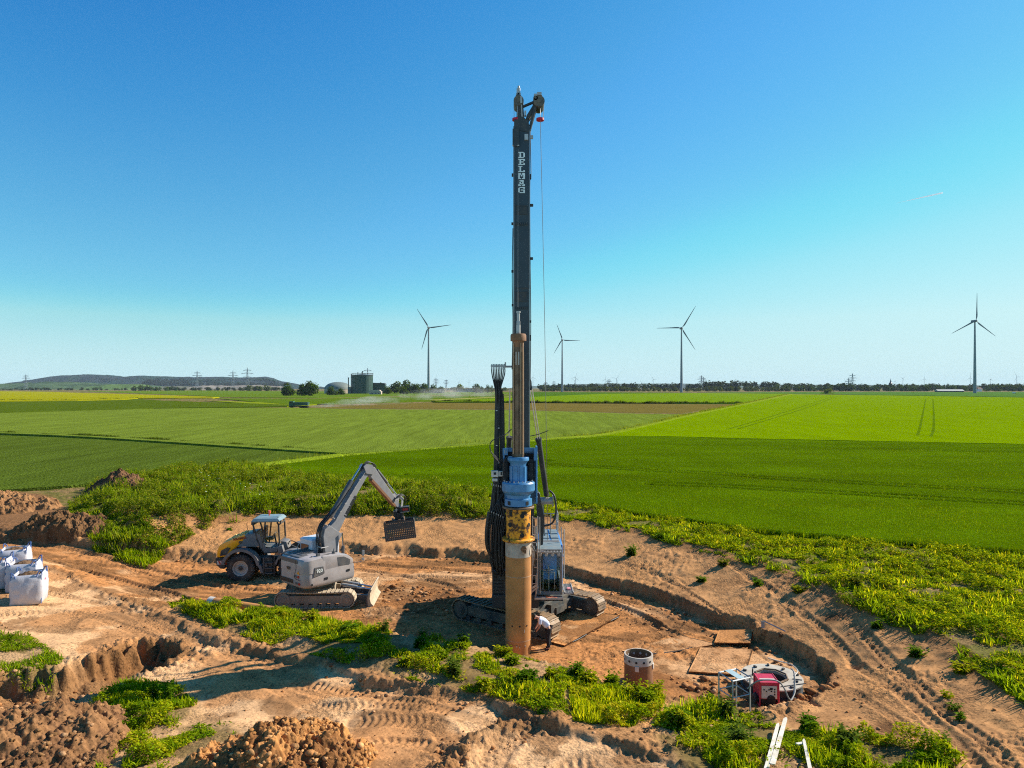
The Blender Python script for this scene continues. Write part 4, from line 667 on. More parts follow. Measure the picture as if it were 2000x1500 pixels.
# ------------------------------------------------------------------ small mesh helper
class MB:
    def __init__(s): s.bm = bmesh.new()
    def _x(s, geom, M):
        if M is not None: bmesh.ops.transform(s.bm, matrix=M, verts=geom)
        return geom
    def box(s, c, d, rot=None, M=None, bev=0.0):
        T = Matrix.Translation(c) @ (rot.to_4x4() if rot is not None else Matrix.Identity(4)) @ Matrix.Diagonal((d[0], d[1], d[2], 1))
        g = bmesh.ops.create_cube(s.bm, size=1, matrix=T)['verts']
        if bev:
            ed = list({e for v in g for e in v.link_edges}); g = bmesh.ops.bevel(s.bm, geom=ed, offset=bev, segments=2, affect='EDGES', profile=.6)['verts']
        return s._x(list(g), M)
    def cyl(s, a, b, r1, r2=None, n=16, M=None, cap=True):
        a = Vector(a); b = Vector(b); d = b - a; r2 = r1 if r2 is None else r2
        T = Matrix.Translation((a + b) / 2) @ d.to_track_quat('Z', 'Y').to_matrix().to_4x4()
        return s._x(bmesh.ops.create_cone(s.bm, cap_ends=cap, segments=n, radius1=r1, radius2=r2, depth=d.length, matrix=T)['verts'], M)
    def tube(s, pts, r, n=8, smooth=True, k=6, M=None):
        P_ = [Vector(p) for p in pts]
        if smooth and len(P_) > 2:
            out = []
            for i in range(len(P_) - 1):
                p0 = P_[max(i - 1, 0)]; p1 = P_[i]; p2 = P_[i + 1]; p3 = P_[min(i + 2, len(P_) - 1)]
                for j in range(k):
                    t = j / k; out.append(.5 * ((2 * p1) + (p2 - p0) * t + (2 * p0 - 5 * p1 + 4 * p2 - p3) * t * t + (3 * p1 - p0 - 3 * p2 + p3) * t ** 3))
            out.append(P_[-1]); P_ = out
        pr = None; ref = Vector((.31, .2, .93)); new = []
        for i, p in enumerate(P_):
            d = (P_[min(i + 1, len(P_) - 1)] - P_[max(i - 1, 0)]).normalized(); u = d.cross(ref).normalized(); w = d.cross(u)
            rr = r[i * (len(r) - 1) // max(1, len(P_) - 1)] if isinstance(r, (list, tuple)) else r
            cur = [s.bm.verts.new(p + (u * math.cos(2 * math.pi * q / n) + w * math.sin(2 * math.pi * q / n)) * rr) for q in range(n)]; new += cur
            if pr:
                for q in range(n): s.bm.faces.new((pr[q], pr[(q + 1) % n], cur[(q + 1) % n], cur[q]))
            else: s.bm.faces.new(cur[::-1])
            pr = cur
        s.bm.faces.new(pr); return s._x(new, M)
    def prism(s, poly, w, M=None, bev=0.0):
        """poly: (x,z) outline; extruded along y from -w/2 to w/2, or (y0,y1)"""
        y0, y1 = (-w / 2, w / 2) if not isinstance(w, tuple) else w
        a = [s.bm.verts.new((p[0], y0, p[1])) for p in poly]; b = [s.bm.verts.new((p[0], y1, p[1])) for p in poly]; n = len(poly)
        fs = [s.bm.faces.new(a), s.bm.faces.new(b[::-1])] + [s.bm.faces.new((a[i], b[i], b[(i + 1) % n], a[(i + 1) % n])) for i in range(n)]
        bmesh.ops.recalc_face_normals(s.bm, faces=fs); g = a + b
        if bev:
            ed = list({e for v in g for e in v.link_edges}); g = bmesh.ops.bevel(s.bm, geom=ed, offset=bev, segments=2, affect='EDGES', profile=.6)['verts']
        return s._x(list(g), M)
    def lathe(s, prof, n=32, M=None, arc=None):
        new = []; rings = []
        for r_, z_ in prof:
            rings.append([s.bm.verts.new((r_ * math.cos(2 * math.pi * q / n), r_ * math.sin(2 * math.pi * q / n), z_)) for q in range(n)]); new += rings[-1]
        for i in range(len(rings) - 1):
            for q in range(n): s.bm.faces.new((rings[i][q], rings[i][(q + 1) % n], rings[i + 1][(q + 1) % n], rings[i + 1][q]))
        return s._x(new, M)
    def build(s, name, m, parent=None, smooth=None, loc=None):
        me = bpy.data.meshes.new(name); bmesh.ops.remove_doubles(s.bm, verts=s.bm.verts, dist=1e-5); s.bm.normal_update()
        if smooth is not None:
            for f in s.bm.faces: f.smooth = True
            for e in s.bm.edges: e.smooth = not (len(e.link_faces) == 2 and e.calc_face_angle(0) > R(smooth))
        s.bm.to_mesh(me); s.bm.free(); me.materials.append(MATS[m] if isinstance(m, str) else m)
        o = bpy.data.objects.new(name, me); SC.collection.objects.link(o)
        if parent: o.parent = parent
        if loc: o.location = loc
        return o
def empty(name, loc=(0, 0, 0), rz=0, label=None, cat=None, group=None):
    o = bpy.data.objects.new(name, None); SC.collection.objects.link(o); o.location = loc; o.rotation_euler = (0, 0, rz); setp(o, label, cat, group); return o
def rotz(a): return Matrix.Rotation(a, 4, 'Z')
# ------------------------------------------------------------------ wind turbines
mat('turbine', (.22, .24, .26), rough=.5, scale=.05, var=.08); mat('turbine_dark', (.13, .15, .17), rough=.5)
def turbine(hub, d, tips, label, yaw=0.0, group='wind turbines', parts=True, base_r=2.6, cone=0.0):
    h = PD(*hub, d); root = empty('wind_turbine', (h.x, d, 2.0), 0, label, 'wind turbine', group); Z0 = h.z - 2.0; k = Z0 / 120
    b = MB(); b.cyl((0, 0, 0), (0, 0, Z0 - 1.5 * k), base_r * k, 1.15 * k, 20); tw = b.build('tower', 'turbine', root, smooth=40)
    b = MB(); b.box((0, 3.0 * k, 0), (3.6 * k, 10 * k, 3.8 * k), bev=.9 * k); o = b.build('nacelle', 'turbine_dark', root, loc=(0, 0, Z0)); o.rotation_euler.z = yaw
    b = MB(); b.lathe([(0.01, -2.6 * k), (.9 * k, -2.2 * k), (1.6 * k, -1.2 * k), (1.9 * k, .6 * k), (0.01, .8 * k)], 16, M=Matrix.Translation((0, -3.4 * k, 0)) @ Matrix.Rotation(R(-90), 4, 'X')); o = b.build('hub', 'turbine_dark', root, smooth=50, loc=(0, 0, Z0)); o.rotation_euler.z = yaw
    for tp in tips:
        v = PD(*tp, d) - h; L = v.length / (abs(math.cos(0)) or 1); ang = math.atan2(v.x, v.z)
        b = MB(); prof = [(0, .9, .9), (.06, 1.0, .8), (.14, 2.1, .5), (.22, 2.2, .38), (.5, 1.4, .22), (.8, .9, .12), (.97, .5, .06), (1, .08, .03)]; pr = None
        for t, c_, th in prof:
            cur = [b.bm.verts.new((q * c_ * k * 1.15 + (.35 * c_ * k if t > .1 else 0), -3.4 * k + w_ * th * k, t * L)) for q, w_ in ((-.5, 0), (0, -1), (.5, 0), (0, 1))]
            if pr:
                for q in range(4): b.bm.faces.new((pr[q], pr[(q + 1) % 4], cur[(q + 1) % 4], cur[q]))
            pr = cur
        b.bm.faces.new(pr); o = b.build('blade', 'turbine_dark', root, smooth=60, loc=(0, 0, Z0)); o.rotation_euler = (0, ang, 0)
    return root
turbine((837, 640), 1400, [(814.5, 603.5), (882, 634.5), (824, 683)], 'tall wind turbine rising from the trees left of the rig')
turbine((1098, 664), 1500, [(1087, 633.5), (1133, 665.5), (1081.5, 691)], 'smallest of the large wind turbines, just right of the mast')
turbine((1331, 641), 1360, [(1358, 597.5), (1281.5, 641.5), (1357.5, 684)], 'large wind turbine with one blade pointing left, centre right')
turbine((1904, 627), 1150, [(1905.5, 572), (1856, 652), (1942, 657)], 'nearest wind turbine at the right with an upright blade')
for i, (hx, hy, L_, a0, lab) in enumerate([(1124, 737, 10, 15, 'far turbine just right of the second large one'), (1122, 743, 8, 60, 'fainter far turbine overlapping its neighbour near the mast'), (1182, 741, 8, 0, 'far turbine standing left of a far pylon'), (1204, 739, 11, 40, 'far turbine with wide blades between mast and big turbine'),
     (1276, 741, 7, 90, 'far turbine seen side on left of the big central turbine'), (1233, 748, 5, 20, 'tiny turbine low over the far wood'), (1253, 747, 5, 70, 'second tiny turbine low over the far wood'), (1651, 745, 7, 100, 'far turbine left of the green lattice pylon'), (1748, 745, 5, 10, 'far turbine right of the church spire'),
     (1763.5, 739, 5, 50, 'far turbine two right of the church spire'), (1805, 740, 7, 0, 'far turbine above the long low shed'), (1895, 738, 11, 0, 'far turbine directly left of the nearest tower'), (1935, 741, 6, 5, 'far turbine right of the nearest tower'), (1986, 736, 12, 90, 'far turbine cut close to the right edge'),
     (1041, 737, 9, 0, 'far turbine right behind the mast'), (896, 746, 4, 30, 'tiny turbine above the pale hazy tree'), (916, 746, 5, 0, 'tiny turbine left of the lone round tree')]):
    turbine((hx, hy), 4300, [(hx + L_ * math.sin(R(a0 + q)), hy - L_ * math.cos(R(a0 + q))) for q in (0, 120, 240)], lab, group='far wind turbines', base_r=3.0)
# ------------------------------------------------------------------ lattice pylons
mat('galv', (.20, .24, .25), rough=.6, metal=.2); mat('pylon_green', (.10, .22, .22), rough=.6)
def pylon(px_, top, d, label, m='galv', wk=1.0, k=1.0):
    t = PD(px_, top, d); H_ = t.z - 2; root = empty('lattice_pylon', (t.x, d, 2), 0, label, 'pylon', 'power pylons on the horizon'); w0 = H_ * .10 * wk; r0 = d * .00016 * k
    b = MB(); hs_ = [0, .2, .38, .54, .68, .8, .9, 1]
    def wz(q): return w0 * (1 - q) ** 1.2 + .35
    for i in range(len(hs_) - 1):
        a, c = hs_[i], hs_[i + 1]
        for sx, sy in ((1, 1), (1, -1), (-1, -1), (-1, 1)):
            b.cyl((sx * wz(a), sy * wz(a), a * H_), (sx * wz(c), sy * wz(c), c * H_), r0, n=4)
        for sy in (1, -1):
            b.cyl((-wz(a), sy * wz(a), a * H_), (wz(c), sy * wz(c), c * H_), r0 * .7, n=4); b.cyl((wz(a), sy * wz(a), a * H_), (-wz(c), sy * wz(c), c * H_), r0 * .7, n=4)
    b.build('lattice_tower', m, root)
    for q, l in ((.58, .20), (.74, .26), (.88, .17)):
        b = MB(); z_ = q * H_; 
        for s_ in (-1, 1):
            b.cyl((0, 0, z_ - H_ * .0), (s_ * l * H_, 0, z_ + .2), r0, n=4); b.cyl((0, 0, z_ + H_ * .04), (s_ * l * H_, 0, z_ + .3), r0, n=4)
            for f in (.5, .75, 1): b.cyl((s_ * l * H_ * f, 0, z_), (s_ * l * H_ * f, 0, z_ - H_ * .035), r0 * .7, n=4)
        b.build('crossarm', m, root)
for px_, top, d, lab, m_, wk in [(385, 724, 2600, 'leftmost of three pylons over the spoil heap', 'galv', .8), (455, 724, 2500, 'middle one of three pylons over the spoil heap', 'galv', .9), (483, 718, 2300, 'tallest of three pylons over the spoil heap', 'galv', .9), (50.5, 731, 3200, 'single pylon on the slope at the far left', 'galv', .8),
    (718, 718.5, 2100, 'pylon rising behind the dark green tank', 'galv', .8), (851.5, 738, 2500, 'pylon just right of the tall turbine tower base', 'galv', .8), (871.5, 741, 2600, 'small pylon above the dust cloud', 'galv', .8), (1189.5, 740, 2800, 'small pylon between two far turbines', 'galv', .8), (1370, 733, 2600, 'pale pylon right of the central big turbine', 'galv', .9),
    (1374, 736, 3000, 'thin pylon standing close behind the pale one', 'galv', .4), (1665, 729.5, 1800, 'dark green lattice pylon above the lone bush', 'pylon_green', 1.1), (1657.5, 739, 2300, 'smaller pylon left behind the green one', 'pylon_green', .7), (1066, 745, 3000, 'tiny pylon right behind the hoist rope', 'galv', .8), (1082, 744, 3000, 'tiny pylon left of the second large turbine', 'galv', .8)]:
    pylon(px_, top, d, lab, m_, wk)
# ------------------------------------------------------------------ farm plant, church, shed, truck
mat('tank_green', (.025, .065, .05), rough=.5, scale=.3, var=.15); mat('dome_grey', (.15, .18, .155), rough=.7, scale=.1, var=.08); mat('beige', (.45, .37, .28), rough=.8); mat('dark_wood', (.05, .06, .05), rough=.8)
mat('pink_wall', (.48, .36, .29), rough=.8); mat('roof_red', (.22, .11, .08), rough=.8); mat('steel_dark', (.06, .07, .07), rough=.5, metal=.3); mat('white_paint', (.75, .77, .78), rough=.5)
d = 1080; s = d / F
def TX(px_): return (px_ - 1000) * s
root = empty('storage_tank', (TX(708), d, FL - .1), 0, 'big dark green cylindrical tank with a railed roof beside the farm', 'tank'); rt = 20 * s; ht = CH - (733.5 - HY) * s - FL + .1
b = MB(); b.cyl((0, 0, 0), (0, 0, ht), rt, n=48)
for i in range(24): a = i * math.pi / 12; b.box((math.cos(a) * rt, math.sin(a) * rt, ht / 2), (.3, .3, ht), rot=Matrix.Rotation(a, 3, 'Z'))
b.build('shell', 'tank_green', root, smooth=30)
b = MB(); b.lathe([(rt + .5, ht), (rt + .5, ht + .7), (.01, ht + 2.0)], 48); b.build('roof', 'steel_dark', root, smooth=30)
b = MB()
for i in range(24): a = i * math.pi / 12; b.cyl((math.cos(a) * rt, math.sin(a) * rt, ht + .6), (math.cos(a) * rt, math.sin(a) * rt, ht + 3.4), .13, n=5)
for z_ in (2.2, 3.4): b.tube([(math.cos(i * .2618) * rt, math.sin(i * .2618) * rt, ht + z_) for i in range(25)], .12, 5, smooth=False)
b.build('railing', 'steel_dark', root)
b = MB(); b.cyl((0, -2, ht + 1), (0, -2, ht + 5.5), 1.0, n=10); b.cyl((0, -2, ht + 5.5), (1.4, -2, ht + 6.5), .8, n=8); b.box((-7, 0, ht + 3), (1.0, 1.0, 5)); b.build('vent', 'steel_dark', root)
b = MB(); b.box((-rt - .8, -3, ht * .55), (1.2, 1.6, ht * 1.1)); b.box((-rt - .2, -3, ht * .9), (2.2, 1.8, 1.0)); b.build('ladder_tower', 'steel_dark', root)
root = empty('gas_dome', (TX(651), 1110, FL - .1), 0, 'low grey membrane dome on a round tank behind the farm trees', 'dome'); rd_ = 27 * s
b = MB(); b.cyl((0, 0, 0), (0, 0, 7.5), rd_, n=48); b.build('tank_wall', 'beige', root, smooth=30)
b = MB(); b.lathe([(rd_ + .3, 7.2)] + [(rd_ * math.cos(a), 7.5 + 11.0 * math.sin(a)) for a in np.linspace(0.02, 1.55, 12)], 48); b.build('membrane', 'dome_grey', root, smooth=60)
root = empty('round_silo', (TX(627), 1000, FL - .1), 0, 'short beige round tank left of the dome', 'tank'); b = MB(); b.cyl((0, 0, 0), (0, 0, 9.0), 6.5, n=32); b.build('tank_wall', 'beige', root, smooth=30); b = MB(); b.lathe([(6.8, 9.0), (6.8, 9.4), (.01, 10.0)], 32); b.build('roof', 'dome_grey', root)
root = empty('chimney_stack', (TX(680.5), 1080, FL - .1), 0, 'thin flue rising between dome and green tank', 'chimney'); b = MB(); b.cyl((0, 0, 0), (0, 0, 24), .7, n=10); b.cyl((0, 0, 24), (0, 0, 25), 1.0, n=10); b.build('flue', 'steel_dark', root)
b = MB(); b.box((3, 0, 5), (7, 5, 10)); b.box((3, -3, 8), (3, 2, 5)); b.build('machine_house', 'dome_grey', root)
root = empty('farm_hall', (TX(736), 1100, FL - .1), 0, 'dark hall directly right of the green tank', 'hall'); b = MB(); b.box((0, 0, 7), (20, 12, 14)); b.build('wall', 'tank_green', root); b = MB(); b.prism([(-10.6, 14), (10.6, 14), (9, 16.5), (-9, 17)], 13); b.build('roof', 'steel_dark', root)
root = empty('farm_shed', (TX(757) + 5, 960, FL - .1), 0, 'small pinkish shed with a hipped roof among the trees', 'shed'); b = MB(); b.box((0, 0, 1.8), (16, 8, 3.6)); b.build('wall', 'pink_wall', root)
b = MB(); b.prism([(-8.5, 3.6), (8.5, 3.6), (5.5, 6.2), (-7, 6.2)], 8.8); b.build('roof', 'beige', root)
for i in (-4, 1, 5): b = MB(); b.box((i, -4.05, 1.8), (1.4, .12, 1.4)); b.build('window', 'steel_dark', root)
root = empty('greenhouse', (TX(885), 1500, FL - .1), 0, 'pale low long roof behind the dust cloud', 'greenhouse'); b = MB(); b.box((0, 0, 2), (52, 14, 4)); b.build('wall', 'beige', root); b = MB(); b.prism([(-27, 4), (27, 4), (25, 7), (-25, 7)], 15); b.build('roof', 'dome_grey', root)
s2 = 2150 / F; root = empty('church', ((1739.5 - 1000) * s2, 2150, FL - .1), 0, 'dark church spire above the village trees on the right', 'church')
b = MB(); b.box((0, 0, 11), (7, 7, 22)); b.build('tower', 'dark_wood', root); b = MB(); b.cyl((0, 0, 22), (0, 0, 25), 5.6, 3.0, n=8); b.cyl((0, 0, 25), (0, 0, 36), 3.0, .1, n=8); b.cyl((0, 0, 35.5), (0, 0, 39), .2, n=5); b.build('spire', 'steel_dark', root); b = MB(); b.prism([(-6, 0), (6, 0), (6, 9), (0, 15), (-6, 9)], (4, 26)); b.build('nave', 'roof_red', root)
s2 = 1450 / F; root = empty('long_shed', ((1854 - 1000) * s2, 1450, FL - .1), 0, 'long low shed with a pale roof in front of the village trees', 'shed'); w_ = 52 * s2
b = MB(); b.box((0, 0, 1.4), (w_ - 2, 12, 2.8)); b.build('wall', 'dark_wood', root); b = MB(); b.prism([(-6.6, 0), (6.6, 0), (0, 3.0)], w_, M=Matrix.Translation((0, 0, 2.8)) @ rotz(R(90))); b.build('roof', mat('roof_pale', (.36, .36, .34), rough=.6), root)
s2 = 1950 / F; root = empty('house', ((1795 - 1000) * s2, 1700, FL - .1), 0, 'small pale house among the village trees', 'house'); b = MB(); b.box((0, 0, 3), (9, 8, 6)); b.build('wall', 'white_paint', root); b = MB(); b.prism([(-5, 0), (5, 0), (0, 4)], 10, M=Matrix.Translation((0, 0, 6)) @ rotz(R(90))); b.build('roof', 'roof_red', root)
# white van far right
x_, y_ = P(1981, 768.5, FL + 0.3); root = empty('parked_van', (x_, y_, FL + .3), .2, 'tiny white van in the blue green field at the right edge', 'van'); b = MB(); b.prism([(-2.6, .4), (2.3, .4), (2.5, 1.1), (1.6, 1.3), (.9, 2.2), (-2.6, 2.3)], 1.9, bev=.08); b.build('body', 'white_paint', root)
for i in (-1.6, 1.5): b = MB(); b.cyl((i, -1, .4), (i, 1, .4), .4, n=12); b.build('wheel', 'steel_dark', root)
b = MB(); b.box((1.0, 0, 1.7), (.5, 1.95, .6)); b.build('window', 'steel_dark', root)
# green dumper truck
mat('truck_green', (.025, .10, .05), rough=.5, dirt=.35, dcol=(.3, .27, .2), scale=1.0); mat('tyre', (.035, .032, .03), rough=.9, dirt=.5, dcol=(.22, .15, .10), scale=4, bump=.01); mat('glass_dark', (.02, .03, .035), rough=.08, spec=.6)
x_, y_ = P(584, 797, FL + 0.05); root = empty('dump_truck', (x_, y_, FL + .05), R(183), 'green tipper truck driving left along the ploughed field, raising dust', 'truck')
b = MB(); b.prism([(2.2, .8), (4.2, .8), (4.3, 2.0), (4.05, 3.1), (2.4, 3.15), (2.2, 2.9)], 2.4, bev=.06); cabt = b.build('cab', 'truck_green', root)
b = MB(); b.box((4.22, 0, 2.45), (.08, 2.0, .8)); b.box((3.4, 0, 2.45), (.8, 2.44, .7)); b.build('windscreen', 'glass_dark', cabt)
b = MB(); b.box((-.9, 0, .95), (7, 1.0, .3)); b.box((1.5, 0, .8), (1.0, 2.3, .5)); b.build('chassis', 'steel_dark', root)
b = MB(); b.prism([(-4.3, 1.25), (1.8, 1.25), (1.9, 2.7), (-4.5, 2.7)], 2.45); b.build('tipper_body', 'truck_green', root)
for i in np.linspace(-4.0, 1.5, 6): b = MB(); b.box((i, 0, 2.0), (.12, 2.55, 1.4)); b.build('rib', 'white_paint' if abs(i) > 3 else 'truck_green', root)
for i in (3.2, -.9, -2.3, -3.6):
    for q in (-1, 1): b = MB(); b.cyl((i, q * .85, .52), (i, q * 1.2, .52), .52, n=18); b.build('wheel', 'tyre', root)
# dust drifting behind the truck
def dust(name, blobs, dens, label):
    m = bpy.data.materials.new(name); m.use_nodes = True; N = m.node_tree.nodes; L = m.node_tree.links; N.remove(N['Principled BSDF']); v = N.new('ShaderNodeVolumePrincipled'); v.inputs['Color'].default_value = (.9, .88, .8, 1)
    tc = N.new('ShaderNodeTexCoord'); nz = N.new('ShaderNodeTexNoise'); nz.inputs['Scale'].default_value = .09; nz.inputs['Detail'].default_value = 4; L.new(tc.outputs['Object'], nz.inputs[0]); mr = N.new('ShaderNodeMapRange'); mr.inputs['From Min'].default_value = .42; mr.inputs['From Max'].default_value = .7; mr.inputs['To Max'].default_value = dens
    L.new(nz.outputs['Fac'], mr.inputs[0]); L.new(mr.outputs[0], v.inputs['Density']); L.new(v.outputs[0], N['Material Output'].inputs['Volume'])
    b = MB()
    for (a, c, dd, rx, rz) in blobs:
        p = PD(a, c, dd); bmesh.ops.create_icosphere(b.bm, subdivisions=2, radius=1, matrix=Matrix.Translation(p) @ Matrix.Diagonal((rx, rx * .6, rz, 1)))
    o = b.build(name, m); setp(o, kind='stuff', label=label)
dust('truck_dust', [(622, 794, 315, 5, .7), (650, 791, 340, 9, 1.3), (690, 787, 380, 13, 2.3), (735, 783, 430, 16, 3.0)], .05, 'pale dust trail rising right behind the green truck')
dust('drifting_dust', [(790, 779, 520, 22, 4.5), (850, 773, 620, 34, 7), (905, 768, 720, 40, 8)], .018, 'old dust drifting over the field towards the rig')
# contrail
b = MB(); p0 = PD(1750, 397, 9000); p1 = PD(1841, 376.5, 9000); n = 10; b.tube([p0 + (p1 - p0) * (i / n) for i in range(n + 1)], [.8, 1.8, 3.2, 4.5, 5.6, 6.6, 7.4, 8, 8.4, 8.6], 6, smooth=False); o = b.build('contrail', mat('vapour', (.98, .99, 1.0), rough=1, trans=.6, spec=0, ttone=(1, 1, 1))); setp(o, kind='stuff', label='thin white contrail in the right sky')
# haze over the plain
def haze():
    m = bpy.data.materials.new('haze'); m.use_nodes = True; N = m.node_tree.nodes; N.remove(N['Principled BSDF']); v = N.new('ShaderNodeVolumePrincipled'); v.inputs['Color'].default_value = (.72, .86, 1, 1); v.inputs['Density'].default_value = HAZE
    m.node_tree.links.new(v.outputs[0], N['Material Output'].inputs['Volume']); b = MB(); b.box((0, 5950, 87), (19000, 12100, 184)); o = b.build('haze', m); setp(o, kind='stuff')
HAZE = .00003
# ------------------------------------------------------------------ machine materials
mud = (.30, .17, .07)
mat('mast_paint', (.030, .042, .050), rough=.45, dirt=.25, dcol=(.08, .07, .06), scale=2.0, ramp=(.5, .8)); mat('rig_dark', (.03, .034, .036), rough=.6, dirt=.35, dcol=(.16, .12, .08), scale=4)
mat('rig_blue', (.06, .20, .38), rough=.35, dirt=.45, dcol=(.03, .035, .04), scale=5, ramp=(.52, .75)); mat('rubber', (.018, .018, .019), rough=.5, dirt=.3, dcol=(.10, .08, .06), scale=8)
mat('kelly_steel', (.21, .125, .07), rough=.5, metal=.3, dirt=.8, dcol=(.05, .035, .025), scale=2.5, ramp=(.4, .7)); mat('rust_brown', (.23, .105, .045), rough=.75, dirt=.6, dcol=(.09, .05, .03), scale=3, bump=.004)
mat('driver_yellow', (.75, .30, .01), rough=.6, dirt=.95, dcol=(.06, .03, .018), scale=7, ramp=(.47, .56), hs2=5); mat('casing_rust', (.50, .215, .06), rough=.7, dirt=.6, dcol=(.20, .085, .03), scale=1.6, var=.16, bump=.002)
mat('dirty_white', (.56, .50, .43), rough=.6, dirt=.5, dcol=(.33, .22, .12), scale=4, ramp=(.5, .8)); mat('light_steel', (.38, .36, .34), rough=.45, metal=.3, dirt=.4, dcol=(.2, .15, .1), scale=6); mat('chrome', (.6, .6, .6), rough=.18, metal=1)
mat('track_steel', (.16, .12, .085), rough=.6, metal=.4, dirt=.85, dcol=(.36, .23, .12), scale=3.5, ramp=(.35, .62)); mat('track_frame', (.045, .05, .048), rough=.6, dirt=.65, dcol=(.24, .17, .10), scale=3, ramp=(.42, .7)); mat('signal_red', (.42, .01, .03), rough=.5)
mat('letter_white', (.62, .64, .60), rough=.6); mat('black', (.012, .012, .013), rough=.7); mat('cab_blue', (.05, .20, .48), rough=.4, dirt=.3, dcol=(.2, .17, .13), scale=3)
def glassmat(name, tint=(.75, .85, .85), mixk=.35):
    m = bpy.data.materials.new(name); m.use_nodes = True; N = m.node_tree.nodes; L = m.node_tree.links; N.remove(N['Principled BSDF'])
    g = N.new('ShaderNodeBsdfGlossy'); g.inputs['Roughness'].default_value = .03; g.inputs['Color'].default_value = (.9, .95, 1, 1); t = N.new('ShaderNodeBsdfTransparent'); t.inputs[0].default_value = (*tint, 1); x = N.new('ShaderNodeMixShader')
    fr = N.new('ShaderNodeFresnel'); fr.inputs[0].default_value = 1.28; ad = N.new('ShaderNodeMath'); ad.operation = 'ADD'; ad.inputs[1].default_value = mixk * .2; L.new(fr.outputs[0], ad.inputs[0]); L.new(ad.outputs[0], x.inputs[0]); L.new(t.outputs[0], x.inputs[1]); L.new(g.outputs[0], x.inputs[2]); L.new(x.outputs[0], N['Material Output'].inputs[0]); MATS[name] = m
glassmat('glass', (.92, .95, .95), .0)
def att(o, root):
    o.parent = root; o.matrix_parent_inverse = (Matrix.Translation(root.location) @ root.rotation_euler.to_matrix().to_4x4()).inverted(); return o
def crawler(root, L, W, H, M, pads, shoe='track_steel', frame='track_frame', grouser=.05, side=1, covers=True):
    """one crawler track along x, standing on z=0, W wide in y; M places it"""
    r = H / 2; hl = L / 2 - r; per = 4 * hl + 2 * math.pi * r; tr = empty('crawler_track'); att(tr, root)
    b = MB()
    for i in range(pads):
        s = (i + .5) / pads * per
        if s < 2 * hl: x, z, a = -hl + s, 2 * r, 0
        elif s < 2 * hl + math.pi * r: t = (s - 2 * hl) / r; x, z, a = hl + r * math.sin(t), r + r * math.cos(t), t
        elif s < 4 * hl + math.pi * r: x, z, a = hl - (s - 2 * hl - math.pi * r), 0, math.pi
        else: t = (s - 4 * hl - math.pi * r) / r; x, z, a = -hl - r * math.sin(t), r - r * math.cos(t), math.pi + t
        z += -.05 * math.sin(math.pi * (x + hl) / (2 * hl)) if (s < 2 * hl) else 0
        Rm = Matrix.Rotation(a, 4, 'Y'); T = M @ Matrix.Translation((x, 0, z)) @ Rm
        b.box((0, 0, -.03), (per / pads * .88, W, .05), M=T); b.box((-per / pads * .28, 0, .0 + grouser / 2), (.035, W * .98, grouser), M=T)
        b.box((0, 0, -.09), (per / pads * 1.0, W * .30, .09), M=T)
    att(b.build('shoe_chain', shoe), tr)
    b = MB(); q = r * .62
    b.prism([(-hl, r - q * .75), (hl, r - q * .75), (hl + q * .4, r), (hl, r + q * .7), (-hl, r + q * .7), (-hl - q * .4, r)], W * .62, M=M, bev=.02)
    if covers:
        for k in range(5): b.box((-hl * .8 + k * hl * .4, side * W * .325, r), (hl * .30, .03, q * .95), M=M)
    att(b.build('side_frame', frame), tr)
    for sx, nm in ((-1, 'sprocket'), (1, 'idler')):
        b = MB(); b.cyl((sx * hl, -W * .40, r), (sx * hl, W * .40, r), r * .80, n=28, M=M); b.cyl((sx * hl, -W * .46, r), (sx * hl, W * .46, r), r * .46, n=24, M=M); b.cyl((sx * hl, -W * .5, r), (sx * hl, W * .5, r), r * .30, n=20, M=M); att(b.build(nm, frame, smooth=35), tr)
    for k in range(7): b = MB(); x = -hl * .82 + k * hl * 1.64 / 6; b.cyl((x, -W * .34, .16), (x, W * .34, .16), .12, n=14, M=M); att(b.build('roller', frame, smooth=35), tr)
    return tr
FONT5 = {'D': ['11110', '01001', '01001', '01001', '01001', '01001', '11110'], 'E': ['11111', '01001', '01000', '01110', '01000', '01001', '11111'], 'L': ['11100', '01000', '01000', '01000', '01000', '01001', '11111'],
         'M': ['11011', '11011', '10101', '10101', '10001', '10001', '11011'], 'A': ['01110', '00110', '01010', '01010', '01110', '10001', '11011'], 'G': ['01111', '10001', '10000', '10111', '10001', '10001', '01111']}
def textmesh(txt, size, m, name, root, M, ext=.004, bold=.0, shear=0.0, sx=1.0):
    c = bpy.data.curves.new(name, 'FONT'); c.body = txt; c.size = size; c.extrude = ext; c.offset = bold; c.align_x = 'CENTER'; c.align_y = 'CENTER'; c.shear = shear; c.resolution_u = 3
    t = bpy.data.objects.new('tmp', c); SC.collection.objects.link(t); dg = bpy.context.evaluated_depsgraph_get(); me = bpy.data.meshes.new_from_object(t.evaluated_get(dg)); bpy.data.objects.remove(t); bpy.data.curves.remove(c)
    me.transform(M @ Matrix.Diagonal((sx, 1, 1, 1))); me.name = name; me.materials.clear(); me.materials.append(MATS[m]); o = bpy.data.objects.new(name, me); SC.collection.objects.link(o); return att(o, root)
